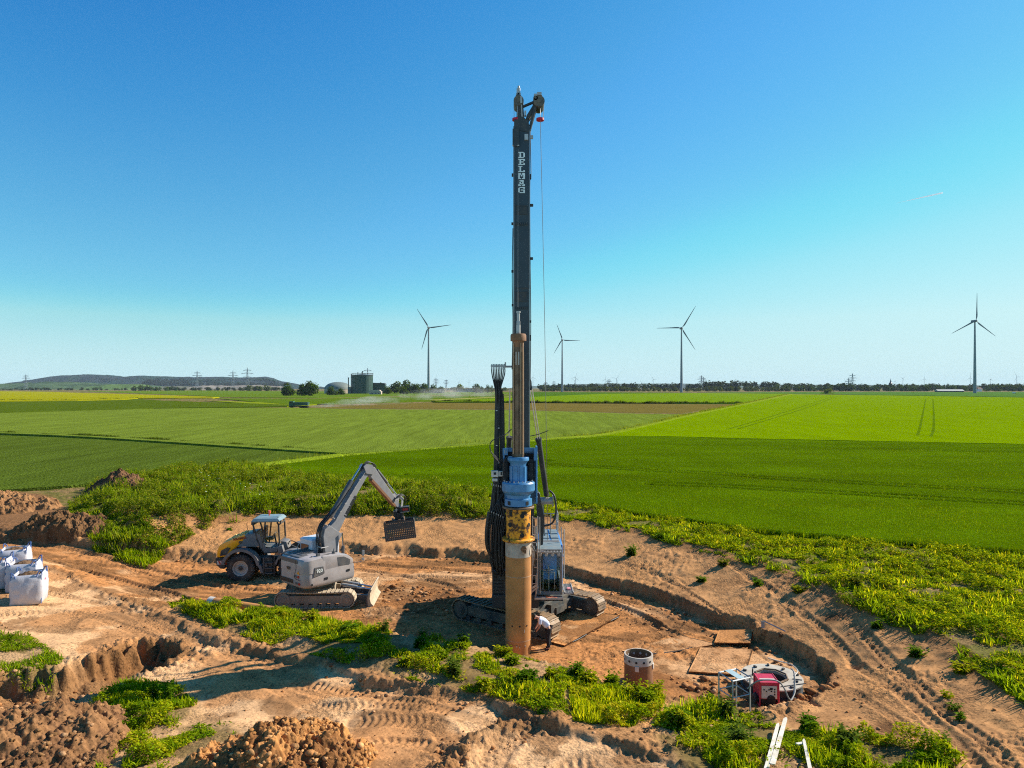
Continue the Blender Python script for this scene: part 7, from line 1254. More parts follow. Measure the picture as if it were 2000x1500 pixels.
# rear fender arch
b = MB(); ri, ro = .93, 1.08; n = 14; arc = [(math.cos(a), math.sin(a)) for a in np.linspace(R(168), R(8), n)]
pts = [(ro * c * 1.02, .85 + ro * s) for c, s in arc] + [(1.2, .95), (1.30, .55), (1.18, .52), (1.03, .9)] + [(ri * c, .85 + ri * s) for c, s in reversed(arc)]
b.prism(pts, (-1.24, -.68), M=LM); b.prism(pts, (.68, 1.24), M=LM); lp(b, 'fender', 'ld_grey', smooth=35)
b = MB(); b.box((.8, 0, .95), (2.9, .8, .5), M=LM, bev=.04); b.box((2.9, 0, 1.1), (1.6, .7, .6), M=LM, bev=.04); b.box((1.55, -.85, .95), (.5, .5, .9), M=LM, bev=.04); b.box((1.9, -.9, .85), (.1, .35, 1.1), M=LM); b.cyl((0, -.7, .8), (0, .7, .8), .2, n=14, M=LM); b.cyl((2.95, -.7, .8), (2.95, .7, .8), .2, n=14, M=LM); lp(b, 'chassis', 'ld_black')
b = MB()
for z in (.5, .8, 1.1): b.box((1.62, -1.14, z), (.45, .2, .04), M=LM)
b.cyl((1.45, -1.13, .95), (1.45, -1.18, .95), .09, n=16, M=LM); b.box((1.3, -1.12, .9), (.06, .08, 1.0), M=LM); lp(b, 'step', 'ex_dark')
lc = empty('cab', LM @ Vector((1.3, 0, 2))); att(lc, ld)
hull = [(.72, 2.75), (.58, 3.22), (.66, 3.40), (1.95, 3.42), (2.05, 3.2), (2.10, 2.2), (1.95, 1.62), (1.25, 1.58), (.98, 1.95)]
def polybeam(b, pts, y, w, t, M, closed=True):
    n = len(pts)
    for i in range(n if closed else n - 1): a = pts[i]; c = pts[(i + 1) % n]; b.cyl((a[0], y, a[1]), (c[0], y, c[1]), t, n=8, M=M)
b = MB()
for y in (-.70, .70): polybeam(b, hull, y, .1, .05, LM); b.cyl((1.28, y, 3.35), (1.12, y, 1.75), .045, n=8, M=LM)
for p in ((.58, 3.22), (2.05, 3.2), (.72, 2.75), (2.1, 2.2), (1.95, 1.62), (.98, 1.95)): b.cyl((p[0], -.7, p[1]), (p[0], .7, p[1]), .045, n=8, M=LM)
lp(b, 'cab_frame', 'ld_black', smooth=35, par=lc)
b = MB(); b.prism([(1.0, 1.98), (1.25, 1.60), (1.95, 1.64), (2.02, 1.9), (1.72, 1.86), (1.36, 1.86), (1.18, 2.2)], (-.74, -.70), M=LM); b.prism([(.98, 1.95), (1.25, 1.60), (1.95, 1.64), (2.0, 1.85)], 1.3, M=LM); b.prism([(.74, 2.74), (1.0, 2.0), (1.16, 2.02), (.98, 2.6)], (-.73, -.69), M=LM); lp(b, 'lower_panel', 'ld_grey', par=lc)
b = MB(); loft(b, [([(.52, -.78), (2.12, -.78), (2.12, .78), (.52, .78)], lambda x, y: 3.38), ([(.50, -.80), (2.14, -.80), (2.14, .80), (.50, .80)], lambda x, y: 3.44), ([(.62, -.70), (2.0, -.70), (2.0, .70), (.62, .70)], lambda x, y: 3.58), ([(.78, -.5), (1.85, -.5), (1.85, .5), (.78, .5)], lambda x, y: 3.63)], LM); b.box((1.75, -.05, 3.63), (.5, .9, .05), M=LM, bev=.02); lp(b, 'roof', mat('ld_roof', (.16, .24, .27), rough=.4, dirt=.3, dcol=(.35, .28, .2), scale=3), par=lc)
b = MB(); b.prism(hull, (-.705, -.695), M=LM); b.prism(hull, (.695, .705), M=LM); lp(b, 'side_window', 'glass', par=lc)
b = MB(); b.box((1.35, .05, 2.3), (.5, .5, .16), M=LM, bev=.04); b.box((1.12, .05, 2.65), (.14, .5, .75), M=LM, bev=.05); b.cyl((1.75, 0, 1.9), (1.65, 0, 2.5), .05, n=8, M=LM); b.cyl((1.63, 0, 2.5), (1.60, 0, 2.53), .18, n=16, M=LM); lp(b, 'seat', 'ex_black', par=lc)
b = MB(); b.cyl((1.3, .1, 3.62), (1.3, .1, 3.76), .04, n=8, M=LM); b.cyl((1.3, .1, 3.76), (1.3, .1, 3.93), .09, .07, n=16, M=LM); lp(b, 'beacon', mat('beacon_red', (.75, .10, .05), rough=.3), smooth=40, par=lc)
b = MB(); b.box((2.15, -.62, 3.35), (.08, .2, .2), M=LM); b.box((.5, -.55, 3.3), (.08, .18, .2), M=LM); b.cyl((.60, -.5, 2.72), (.56, -.5, 2.98), .07, n=12, M=LM); b.tube([LM @ Vector(p) for p in [(.3, -.6, 2.7), (.25, -.75, 3.2), (.28, -.8, 3.4)]], .015, 5); lp(b, 'work_lamp', 'ld_black', par=lc)
b = MB(); b.box((-.12, -.757, 2.22), (.20, .012, .14), M=LM); lp(b, 'logo_plate', 'ld_black')
textmesh('KRAMER', .17, mat('rust_ink', (.32, .05, .01), rough=.6).name, 'hood_lettering', ld, LM @ Matrix.Translation((-.16, -.765, 2.44)) @ Matrix.Rotation(R(90), 4, 'X') @ rotz(R(9)), sx=1.15, bold=.008)
b = MB(); ff = [(2.95 + 1.0 * c, .85 + 1.0 * s) for c, s in [(math.cos(a), math.sin(a)) for a in np.linspace(R(170), R(40), 10)]]; fi = [(2.95 + .9 * c, .85 + .9 * s) for c, s in [(math.cos(a), math.sin(a)) for a in np.linspace(R(40), R(170), 10)]]
b.prism(ff + fi, (-1.24, -.7), M=LM); b.prism(ff + fi, (.7, 1.24), M=LM); b.prism([(2.12, 2.2), (2.45, 2.15), (2.55, 1.7), (2.3, 1.5), (2.1, 1.7)], .9, M=LM, bev=.05); b.prism([(2.02, 1.95), (2.3, 2.05), (2.42, 1.6), (2.1, 1.55)], (-.95, -.6), M=LM, bev=.04); lp(b, 'front_fender', 'ld_grey', smooth=35)
b = MB()
for y in (-.42, .42): b.prism([(2.5, 1.75), (2.75, 1.95), (3.6, 1.55), (4.35, .85), (4.3, .6), (4.1, .65), (3.4, 1.25), (2.6, 1.5)], (y - .06, y + .06), M=LM)
b.cyl((2.6, 0, 1.5), (3.9, 0, 1.45), .09, n=12, M=LM); b.prism([(3.4, 1.4), (3.55, 1.95), (3.75, 1.95), (3.7, 1.4)], .2, M=LM); b.tube([LM @ Vector(p) for p in [(2.4, -.2, 1.6), (2.6, -.25, 2.15), (3.1, -.25, 2.0), (3.5, -.2, 1.7)]], .03, 6); lp(b, 'lift_arm', 'ld_black')
b = MB(); b.prism([(4.2, .25), (5.5, .15), (5.5, .2), (4.5, .32), (4.30, .55), (4.28, 1.0), (4.42, 1.45), (4.36, 1.5), (4.2, 1.1)], 2.5, M=LM)
for y in (-1.25, 1.25): b.prism([(4.2, .25), (5.5, .15), (5.2, .6), (4.42, 1.45), (4.25, 1.0)], (y - .02, y + .02), M=LM)
lp(b, 'bucket', 'rust_brown')
# ------------------------------------------------------------------ bulk bags
def bag(px_, py, z, w, h, yaw, label, seed, logo=False, loops=True):
    x, y = P(px_, py, z); y += w * .35; o0 = empty('bulk_bag', (x, y, H1(x, y) - .03), yaw, label, 'bulk bag', 'white bulk bags full of gravel'); r = np.random.default_rng(seed)
    n = 14; b = MB(); grid = {}; W_ = w / 2
    ringn = 4 * n
    def ring(z_, k, bulge, ph):
        out = []
        for i in range(ringn):
            s = i // n; t = (i % n) / n * 2 - 1; c = [(t, -1), (1, t), (-t, 1), (-1, -t)][s]; rr = 1 + bulge * (1 - t ** 4); v = Vector((c[0] * W_ * (rr if s % 2 == 1 else 1 + .0 * t), c[1] * W_ * (rr if s % 2 == 0 else 1), z_))
            wr = .028 * (vn(np.array([i * .55 + ph]), np.array([z_ * 5]), 1.0, seed)[0] - .5) + .02 * (vn(np.array([i * 1.7]), np.array([z_ * 14]), 1.0, seed + 1)[0] - .5); v.x *= k * (1 + wr * 2); v.y *= k * (1 + wr * 2); out.append(b.bm.verts.new(v))
        return out
    rings = [ring(0, .93, 0, 0), ring(.03 * h, .99, .03, 0)] + [ring(q * h, 1.0 + .04 * math.sin(q * 3.1), .11 * math.sin(min(1, q * 1.25) * math.pi * .85) + .03, 0) for q in np.linspace(.1, .86, 12)] + [ring(.93 * h, .985, .06, 0), ring(1.0 * h, .96, .0, 0), ring(1.02 * h, .90, .0, 0), ring(.92 * h, .86, 0, 0)]
    for i in range(len(rings) - 1):
        for q in range(ringn): b.bm.faces.new((rings[i][q], rings[i][(q + 1) % ringn], rings[i + 1][(q + 1) % ringn], rings[i + 1][q]))
    b.bm.faces.new(rings[0][::-1]); sk = b.build('fabric', mat('bag_fabric', (.47, .45, .47), rough=.5, scale=9, var=.06, bump=.006), o0, smooth=60)
    b = MB()
    for sx, sy in ((-1, -1), (1, -1), (1, 1), (-1, 1)): b.tube([(sx * W_ * (1.0 + .02 * math.sin(q * 3)), sy * W_ * 1.0, q * h) for q in np.linspace(.02, 1.0, 8)], .016, 6)
    b.build('blue_seam', mat('blue_web', (.06, .12, .30), rough=.7), o0)
    if loops:
        for sx, sy in ((-1, -1), (1, -1), (1, 1), (-1, 1)):
            b = MB(); e = r.uniform(.8, 1.2); b.tube([(sx * W_ * .98, sy * W_ * .7, h * .9), (sx * W_ * 1.0, sy * W_ * .85, h + .12 * e), (sx * W_ * .95, sy * W_ * .95, h + .17 * e), (sx * W_ * .8, sy * W_ * 1.0, h + .10 * e), (sx * W_ * .65, sy * W_ * .98, h * .9)], .026, 6); b.build('lifting_loop', 'blue_web', o0)
    n2 = 26; g = np.linspace(-1, 1, n2); GX, GY_ = np.meshgrid(g, g, indexing='ij'); gx, gy = GX.ravel(), GY_.ravel(); zz = h * .88 + .22 * h * np.clip(1 - np.maximum(abs(gx), abs(gy)) ** 1.6 * .6 - (gx ** 2 + gy ** 2) * .25, 0, 1) + .05 * (vn(gx, gy, .12, seed) - .5) * 1.4 - .06
    cc = np.tile([.17, .125, .09], (len(gx), 1)) * r.uniform(.5, 1.5, len(gx))[:, None]; npmesh('gravel_fill', np.stack([gx * W_ * .88, gy * W_ * .88, zz], 1), gridfaces(n2, n2), soilmat('gravel', .02, 30), cc, parent=o0)
    if logo:
        b = MB(); b.box((W_ * 1.135, -.25, h * .70), (.006, .05, .26)); b.box((W_ * 1.135, -.16, h * .80), (.006, .16, .05)); b.build('red_mark', mat('magenta_ink', (.6, .02, .12), rough=.6), o0)
        b = MB(); b.box((W_ * 1.14, .02, h * .70), (.006, .28, .05)); b.build('grey_print', mat('grey_ink', (.4, .42, .47), rough=.6), o0)
bag(45, 1168, 1.15, 1.24, 1.40, R(22), 'front white bulk bag of gravel with a red mark on its side', 1, True)
bag(36, 1150, 1.15, 1.24, 1.40, R(20), 'middle white bulk bag of gravel just behind the front one', 2)
bag(18, 1126, 1.15, 1.24, 1.40, R(24), 'rearmost white bulk bag with its gravel heaped high', 3)
bag(-22, 1150, 1.15, 1.24, 1.40, R(18), 'white bulk bag cut off by the left edge', 4)
# ------------------------------------------------------------------ pipe, short casing, ring, plates
def ground_z(x, y): return H1(x, y)
a = PD(402, 1160, 34.4); x0_, y0_ = P(408, 1172, .9); x1_, y1_ = P(520, 1188, .85); z0_ = H1(x0_, y0_); z1_ = H1(x1_, y1_)
pipe = empty('steel_pipe', (x0_, y0_, z0_), 0, 'rusty pipe with a white end lying in the grass left of the excavator', 'pipe'); pa = Vector((x0_, y0_ + .1, z0_ + .22)); pb = Vector((x1_ + .3, y1_ + .1, z1_ + .14)); pdv = (pb - pa).normalized()
b = MB(); b.cyl(pa + pdv * .3, pb, .26, n=28, cap=False); b.cyl(pa + pdv * .32, pb, .235, n=28, cap=False); att(b.build('pipe_wall', 'casing_rust', smooth=35), pipe)
b = MB(); b.cyl(pa, pa + pdv * .32, .275, n=28, cap=False); b.cyl(pa, pa + pdv * .32, .235, n=28, cap=False); att(b.build('end_collar', 'dirty_white', smooth=35), pipe)
b = MB(); x2, y2 = P(378, 1159, 1.0); b.tube([(x2, y2, H1(x2, y2) + .06), (pa.x + .1, pa.y + .1, pa.z)], .03, 6); o = b.build('steel_rod', 'kelly_steel'); setp(o, 'thin dark rod lying against the white end of the rusty pipe', 'rod')
sx_, sy_ = P(1247, 1331, 0); sr = 27.5 / F * (sy_); sz = H1(sx_, sy_)
sc_ = empty('short_casing', (sx_, sy_, sz), 0, 'short open casing ring with a white perforated collar standing on the ground', 'casing ring'); zt = ZP(1276, sy_); zc = zt - .32; MS = Matrix.Translation((sx_, sy_, 0))
b = MB(); b.lathe([(sr, sz - .3), (sr, zc), (sr - .05, zc), (sr - .05, sz - .1)], 48, M=MS); bmesh.ops.recalc_face_normals(b.bm, faces=b.bm.faces); att(b.build('pipe_wall', 'rust_brown', smooth=30), sc_)
b = MB(); b.lathe([(sr - .045, zc), (sr + .012, zc), (sr + .012, zt - .03), (sr, zt), (sr - .05, zt)], 48, M=MS); att(b.build('collar', mat('collar_worn', (.47, .41, .34), rough=.65, dirt=.7, dcol=(.25, .13, .06), scale=5, ramp=(.5, .7)), smooth=30), sc_)
b = MB(); b.lathe([(sr - .05, zt), (sr - .05, zc)], 48, M=MS); att(b.build('inner_wall', mat('muddy_inner', (.16, .09, .045), rough=.9, dirt=.5, dcol=(.3, .18, .1), scale=5), smooth=30), sc_)
for k in range(12):
    a = k * math.pi / 6 + .2; d_ = Vector((math.cos(a), math.sin(a), 0)); c = Vector((sx_, sy_, zt - .17)); b = MB(); b.cyl(c + d_ * (sr - .0), c + d_ * (sr + .016), .045, n=14); att(b.build('bolt_hole', 'black', smooth=35), sc_)
    b = MB(); b.cyl(c + d_ * (sr - .056), c + d_ * (sr - .04), .042, n=14); att(b.build('inner_hole', 'dirty_white', smooth=35), sc_)
for a in (-1.85, -.35): d_ = Vector((math.cos(a), math.sin(a), 0)); c = Vector((sx_, sy_, zc - .08)) + d_ * (sr + .02); b = MB(); b.box(c, (.04, .15, .20), rot=Matrix.Rotation(a, 3, 'Z'), bev=.01); att(b.build('lifting_lug', 'dirty_white'), sc_)
# big steel ring (oscillator plate)
rx, ry = P(1507, 1345, .0); ry = P(1507, 1322, .42)[1]; rr_ = 58 / F * ry; rz = H1(rx, ry)
rx = XP(1507, ry); ring = empty('steel_ring', (rx, ry, rz), 0, 'large round steel ring plate with a central opening lying in the pit corner', 'steel ring'); MR = Matrix.Translation((rx, ry, rz + .06)) @ Matrix.Rotation(R(2.5), 4, 'X')
b = MB(); b.lathe([(rr_ * .46, .30), (rr_ * .46, .38), (rr_, .38), (rr_, .33), (rr_ * .46, .30)], 64, M=MR); att(b.build('top_plate', mat('ring_pale', (.46, .40, .31), rough=.7, dirt=.55, dcol=(.22, .16, .11), scale=3.5, ramp=(.45, .7)), smooth=30), ring)
b = MB(); b.lathe([(rr_ * .93, .33), (rr_ * .93, 0), (rr_ * .5, 0), (rr_ * .47, .3)], 64, M=MR); b.lathe([(rr_ * .99, .05), (rr_ * .99, .0), (rr_ * .6, .0), (rr_ * .6, .05), (rr_ * .99, .05)], 64, M=MR); att(b.build('drum', 'rig_dark', smooth=30), ring)
b = MB(); b.prism([(-.12, 0), (.12, 0), (.12, .10), (-.12, .10)], .2, M=MR @ Matrix.Translation((0, 0, .38)));
hexp = [(rr_ * .52 * math.cos(k * math.pi / 4 + .2), rr_ * .52 * math.sin(k * math.pi / 4 + .2)) for k in range(9)]
b = MB(); b.tube([MR @ Vector((p[0], p[1], .42)) for p in hexp], .035, 6, smooth=False)
b2 = b; att(b2.build('inner_rim', 'kelly_steel'), ring)
for k in range(10): a = k * .6283 + .1; q = rr_ * (.78 if k % 2 else .88); b = MB(); b.box((q * math.cos(a), q * math.sin(a), .41), (.13, .08, .06), rot=Matrix.Rotation(a, 3, 'Z'), M=MR, bev=.01); att(b.build('clamp_block', 'rig_dark'), ring)
b = MB()
for a in (2.9, 3.3): b.tube([MR @ Vector(p) for p in [(rr_ * .62 * math.cos(a), rr_ * .62 * math.sin(a), .38), (rr_ * .62 * math.cos(a), rr_ * .62 * math.sin(a), .62), (rr_ * .62 * math.cos(a + .12), rr_ * .62 * math.sin(a + .12), .62), (rr_ * .62 * math.cos(a + .12), rr_ * .62 * math.sin(a + .12), .38)]], .022, 6, smooth=False)
att(b.build('handle', 'rig_dark'), ring)
b = MB(); b.box((rr_ * .3, -rr_ * .74, .395), (rr_ * .95, .03, .02), M=MR @ rotz(.25)); b.box((rr_ * .8, 0, .395), (rr_ * .3, .03, .02), M=MR @ rotz(-.3)); att(b.build('plate_joint', 'rig_dark'), ring)
# steel ground plates
def plate(pts, z, lab, th=.045, tilt=0.0, m='plate_mud'):
    q = [PG(a, c) for a, c in pts]; hz = [H1(*p) for p in q]; zm = sum(hz) / len(hz); hz = [max(h_, zm - .03) * .5 + zm * .5 + .035 for h_ in hz]
    nq = 30; A, B, Cq, D = [np.array([q[k][0], q[k][1], hz[k] + th]) for k in range(4)]; u, v = [t.ravel() for t in np.meshgrid(np.linspace(0, 1, nq), np.linspace(0, 1, nq), indexing='ij')]
    V = A * ((1 - u) * (1 - v))[:, None] + B * (u * (1 - v))[:, None] + Cq * (u * v)[:, None] + D * ((1 - u) * v)[:, None]; x, y = V[:, 0], V[:, 1]; inn = np.minimum(np.minimum(u, 1 - u), np.minimum(v, 1 - v)) > .001
    mud_ = ss(.45, .62, fbm(x, y, .8, 4, 410)); V[:, 2] += inn * (.05 * mud_ * fbm(x, y, .12, 2, 411) + .012 * np.sin(x * 26) * ss(.5, .6, fbm(x, y, 1.5, 2, 412)))
    C = mixc(np.tile(np.array((.54, .34, .19) if m == 'plate_pale' else (.52, .28, .12)), (len(x), 1)), (.26, .145, .07), mud_ * .85); C = mixc(C, (.66, .46, .28), ss(.55, .68, fbm(x, y, 1.0, 4, 413)) * .7)
    lo = V.copy(); rimi = np.concatenate([np.arange(nq), np.arange(1, nq) * nq + nq - 1, (nq - 1) * nq + np.arange(nq - 2, -1, -1), np.arange(nq - 2, 0, -1) * nq]); base = V[rimi].copy(); base[:, 2] -= th + .01; n0 = len(V); k = len(rimi)
    Fc = np.concatenate([gridfaces(nq, nq), np.stack([rimi, np.roll(rimi, -1), n0 + (np.arange(k) + 1) % k, n0 + np.arange(k)], 1)]); o = npmesh('ground_plate', np.concatenate([V, base]), Fc, soilmat('soil'), np.concatenate([C, np.tile((.12, .08, .05), (k, 1))])); setp(o, lab, 'steel plate', 'steel plates laid on the ground')
mat('plate_mud', (.50, .24, .09), rough=.95, spec=.05, dirt=.7, dcol=(.26, .14, .07), scale=2.5, ramp=(.45, .65), bump=.02); mat('plate_pale', (.56, .31, .14), rough=.95, spec=.05, dirt=.6, dcol=(.30, .17, .09), scale=3, ramp=(.45, .65), bump=.02)
plate([(1076, 1257), (1103, 1264), (1212, 1205), (1120, 1190)], .05, 'orange muddy steel plate in front of the right crawler track')
plate([(1215, 1275), (1290, 1278), (1400, 1261), (1330, 1245)], .0, 'pale muddy steel plate behind the short casing', m='plate_pale')
plate([(1395, 1262), (1466, 1268), (1470, 1238), (1405, 1236)], .1, 'steel plate with track marks lying against the pit edge')
plate([(1345, 1316), (1455, 1322), (1470, 1272), (1368, 1268)], .05, 'steel plate left of the big ring, its front edge overhanging', th=.06, m='plate_pale')
# metal frame stand
fx, fy = P(1436, 1345, .45); fd = fy; fz0 = H1(fx, fy) ; stnd = empty('frame_stand', (fx, fy, fz0), 0, 'open welded metal frame on four legs left of the red machine', 'metal frame')
c4 = [PD(1404, 1315, 23.6), PD(1431, 1328, 22.9), PD(1465, 1321, 23.2), PD(1438, 1309, 23.9)]; zt_ = sum(c.z for c in c4) / 4
for c in c4: c.z = zt_
b = MB()
for i in range(4): b.cyl(c4[i], c4[(i + 1) % 4], .025, n=4)
b.cyl((c4[0] + c4[3]) / 2, (c4[1] + c4[2]) / 2, .025, n=4); att(b.build('top_frame', 'galv_frame' if 'galv_frame' in MATS else mat('galv_frame', (.38, .40, .40), rough=.45, metal=.4, dirt=.4, dcol=(.3, .2, .1), scale=6).name), stnd)
for i in range(4): b = MB(); f = c4[i].copy(); f.z = H1(f.x, f.y) - .05; b.cyl(c4[i], f, .027, n=4); att(b.build('leg', 'galv_frame'), stnd)
b = MB()
for i in range(4): u = c4[i].copy(); v = c4[(i + 1) % 4].copy(); u.z = v.z = zt_ - .55; b.cyl(u, v, .02, n=4)
att(b.build('brace', 'galv_frame'), stnd)
b = MB(); m0 = (c4[0] + c4[3]) / 2; m1 = (c4[1] + c4[2]) / 2; q = (m1 - m0); s_ = (c4[3] - c4[0]).normalized() * .13; b.bm.faces.new([b.bm.verts.new(v) for v in (m0 - s_ + Vector((0, 0, .035)), m1 - s_ + Vector((0, 0, .035)), m1 + s_ + Vector((0, 0, .035)), m0 + s_ + Vector((0, 0, .035)))]); bmesh.ops.solidify(b.bm, geom=b.bm.faces[:], thickness=.012); att(b.build('shelf_plate', mat('pale_blue_plate', (.35, .45, .45), rough=.5)), stnd)
# red welding generator
gx_, gy_ = P(1504, 1372, .25); gz = H1(gx_, gy_); gy_ += .1; gen = empty('welding_generator', (gx_, gy_, gz), 0, 'red welding generator with a pale front panel in front of the big ring', 'generator'); GM = Matrix.Translation((gx_, gy_, gz)) @ rotz(R(-4))
gh = ZP(1332, gy_) - gz; gw = 36 / F * gy_
b = MB(); b.box((0, .35, gh - .03), (gw, .80, .06), M=GM, bev=.02); b.box((0, .35, gh * .62), (gw - .02, .74, gh * .62), M=GM, bev=.02); att(b.build('housing', mat('gen_red', (.50, .015, .05), rough=.4, dirt=.3, dcol=(.35, .2, .12), scale=5)), gen)
b = MB(); b.box((0, .25, gh + .003), (gw * .8, .08, .008), M=GM); att(b.build('white_stripe', 'dirty_white'), gen)
b = MB(); b.box((0, -.035, gh * .60), (gw * .82, .012, gh * .50), M=GM); att(b.build('front_panel', mat('panel_cream', (.55, .52, .43), rough=.5, dirt=.3, dcol=(.3, .2, .12), scale=6)), gen)
b = MB()
for k in range(4): b.box((-gw * .28 + k * gw * .13, -.045, gh * .70 - (k % 2) * .05), (.05, .01, .04), M=GM)
for k in range(3): b.cyl((gw * .28, -.04, gh * (.72 - k * .1)), (gw * .28, -.06, gh * (.72 - k * .1)), .025, n=12, M=GM)
b.box((gw * .10, -.045, gh * .74), (.10, .01, .08), M=GM); b.lathe([(.005, 0), (.14, 0), (.14, .02)], 24, M=GM @ Matrix.Translation((.06, -.045, gh * .33)) @ Matrix.Rotation(R(90), 4, 'X')); b.box((.06, -.05, gh * .20), (.28, .02, gh * .26), M=GM); att(b.build('controls', 'black'), gen)
b = MB()
for sx in (-1, 1):
    for y in (-.04, .72): b.tube([GM @ Vector(p) for p in [(sx * gw * .5, y, 0), (sx * gw * .5, y, gh)]], .025, 6)
    b.tube([GM @ Vector(p) for p in [(sx * gw * .5, -.04, .04), (sx * gw * .5, .72, .04)]], .025, 6); b.tube([GM @ Vector(p) for p in [(sx * gw * .5, -.04, gh), (sx * gw * .5, .72, gh)]], .022, 6)
att(b.build('tube_frame', 'gen_red'), gen)
b = MB(); b.box((0, .35, gh * .22), (gw * .7, .6, gh * .22), M=GM, bev=.02); att(b.build('engine_block', 'rig_dark'), gen)
for sx in (-1, 1): b = MB(); T = GM @ Matrix.Translation((sx * (gw * .5 + .06), .35, .16)) @ Matrix.Rotation(R(90), 4, 'Y'); b.lathe([(.04, -.05), (.15, -.05), (.17, 0), (.15, .05), (.04, .05)], 24, M=T); att(b.build('wheel', 'tyre', smooth=35), gen)
# cables
def cable(pts, r_, lab, m, cat='cable'): b = MB(); b.tube(pts, r_, 7); o = b.build('cable', m, smooth=60); setp(o, lab, cat, 'cables and hoses lying about'); return o
gp = lambda px_, py, up=.04: (lambda q: Vector((q[0], q[1], H1(*q) + up)))(PG(px_, py))
cable([PD(1460, 1345, 23.2), PD(1478, 1331, 23.0), PD(1500, 1328, 22.9), PD(1520, 1331, 22.9), PD(1532, 1345, 22.9), PD(1540, 1363, 22.9), PD(1547, 1366, 23.0), PD(1551, 1350, 23.2), PD(1551, 1315, 23.6), PD(1545, 1306, 23.9)], .024, 'grey cable looping over the red machine up to the ring', mat('grey_cable', (.22, .21, .2), rough=.6))
cable([PD(1500, 1285, 25), PD(1520, 1291, 25), PD(1545, 1298, 24.8), PD(1558, 1310, 24.2), PD(1552, 1322, 23.6), PD(1553, 1350, 23.2), PD(1545, 1368, 22.9)], .02, 'pale cable along the rim of the big ring', mat('pale_cable', (.42, .38, .32), rough=.6))
cable([gp(1098, 1262), gp(1130, 1250), gp(1165, 1228), gp(1208, 1207)], .03, 'dark hose along the edge of the orange plate', 'rubber', 'hose')
cable([gp(1265, 1280), gp(1300, 1277), gp(1330, 1272), gp(1352, 1266)], .022, 'dark bar beside the short casing', 'rubber', 'bar')
# angle iron on the slope
ax, ay = PG(1488, 1230); az = H1(ax, ay); ai = empty('angle_iron', (ax, ay, az), 0, 'small L shaped angle piece lying on the slope above the pit corner', 'angle iron'); b = MB(); e0 = Vector((ax, ay, az + .02)); e1 = PD(1492, 1213, ay + .1); x3, y3 = PG(1534, 1236); e2 = Vector((x3, y3, H1(x3, y3) + .06)); 
b.box((e0 + e1) / 2, (.14, .03, .36)); b.cyl(e1, e2, .03, n=4); att(b.build('angle_profile', 'light_steel'), ai)
# white planks in the lower right
pc = [(1535, 1418, 1512, 1500, 'left one of the two long white planks in the weeds', .07), (1520, 1430, 1497, 1520, 'right one of the two long white planks in the weeds', .06), (1571, 1462, 1580, 1510, 'short white plank right of the long pair', .05)]
for i, (a1, c1, a2, c2, lab, w) in enumerate(pc):
    if i < 2: lab = pc[1 - i][4]
    u = PG(a1, c1); v = PG(a2, c2); u = Vector((u[0], u[1], H1(*u) + .22)); v = Vector((v[0], v[1], H1(*v) + .26)); d = (v - u); L = d.length; T = Matrix.Translation((u + v) / 2) @ d.to_track_quat('X', 'Z').to_matrix().to_4x4(); b = MB(); b.prism([(-L / 2 - .15, 0), (-L / 2, w), (L / 2 + .4, w), (L / 2 + .4, -w), (-L / 2, -w * .6)], .03, M=T @ Matrix.Rotation(R(90), 4, 'X')); o = b.build('plank', mat('plank_white', (.62, .58, .48), rough=.8, dirt=.6, dcol=(.35, .25, .13), scale=5)); setp(o, lab, 'plank', 'white planks')
x_, y_ = P(1562, 1452, 1.0); b = MB(); b.box((x_, y_, H1(x_, y_) + .2), (.22, .10, .04), rot=Matrix.Rotation(.3, 3, 'Z'), bev=.01); o = b.build('wood_offcut', 'plank_white'); setp(o, 'small white wood offcut above the short plank', 'offcut')
for (a1, c1, sz_, lab, col) in [(90, 1400, .30, 'long pinkish stone lying on the lower left soil heap', (.42, .24, .14)), (648, 1300, .10, 'single stone on the dirt road below the mast shadow', (.25, .15, .09)), (214, 1430, .12, 'dark clod among the weeds on the left', (.12, .07, .04)), (1525, 1240, .12, 'dark clod lying beside the angle iron', (.16, .10, .06)), (58, 1468, .30, 'lump standing out of the lower left soil heap', (.27, .17, .09))]:
    u = PG(a1, c1); V, Fc = clodmesh(int(a1), 1, 3); zz = ZP(c1, u[1]); o = npmesh('stone', V * [sz_ * (1.0), sz_, sz_ * (1.6 if a1 == 90 else 1)], Fc, soilmat('soil'), np.tile(col, (len(V), 1)), smooth=True); o.location = (u[0], u[1], zz + sz_ * .2); o.rotation_euler = (.3, -.6 if a1 == 90 else 0, .3); setp(o, lab, 'stone', 'loose stones')
# ------------------------------------------------------------------ person, bending over beside the casing
def skin(name, verts, edges, rad, m, par, sub=2, root=0):
    me = bpy.data.meshes.new(name); me.from_pydata([Vector(v) for v in verts], edges, []); o = bpy.data.objects.new(name, me); SC.collection.objects.link(o); md = o.modifiers.new('s', 'SKIN'); md.use_smooth_shade = True
    for i, r in enumerate(rad): me.skin_vertices[0].data[i].radius = r if isinstance(r, tuple) else (r, r)
    me.skin_vertices[0].data[root].use_root = True; s2 = o.modifiers.new('u', 'SUBSURF'); s2.levels = sub; s2.render_levels = sub
    dg = bpy.context.evaluated_depsgraph_get(); m2 = bpy.data.meshes.new_from_object(o.evaluated_get(dg)); bpy.data.objects.remove(o); m2.name = name; m2.materials.clear(); m2.materials.append(MATS[m]); 
    for p in m2.polygons: p.use_smooth = True
    q = bpy.data.objects.new(name, m2); SC.collection.objects.link(q)
    if par: q.parent = par
    return q
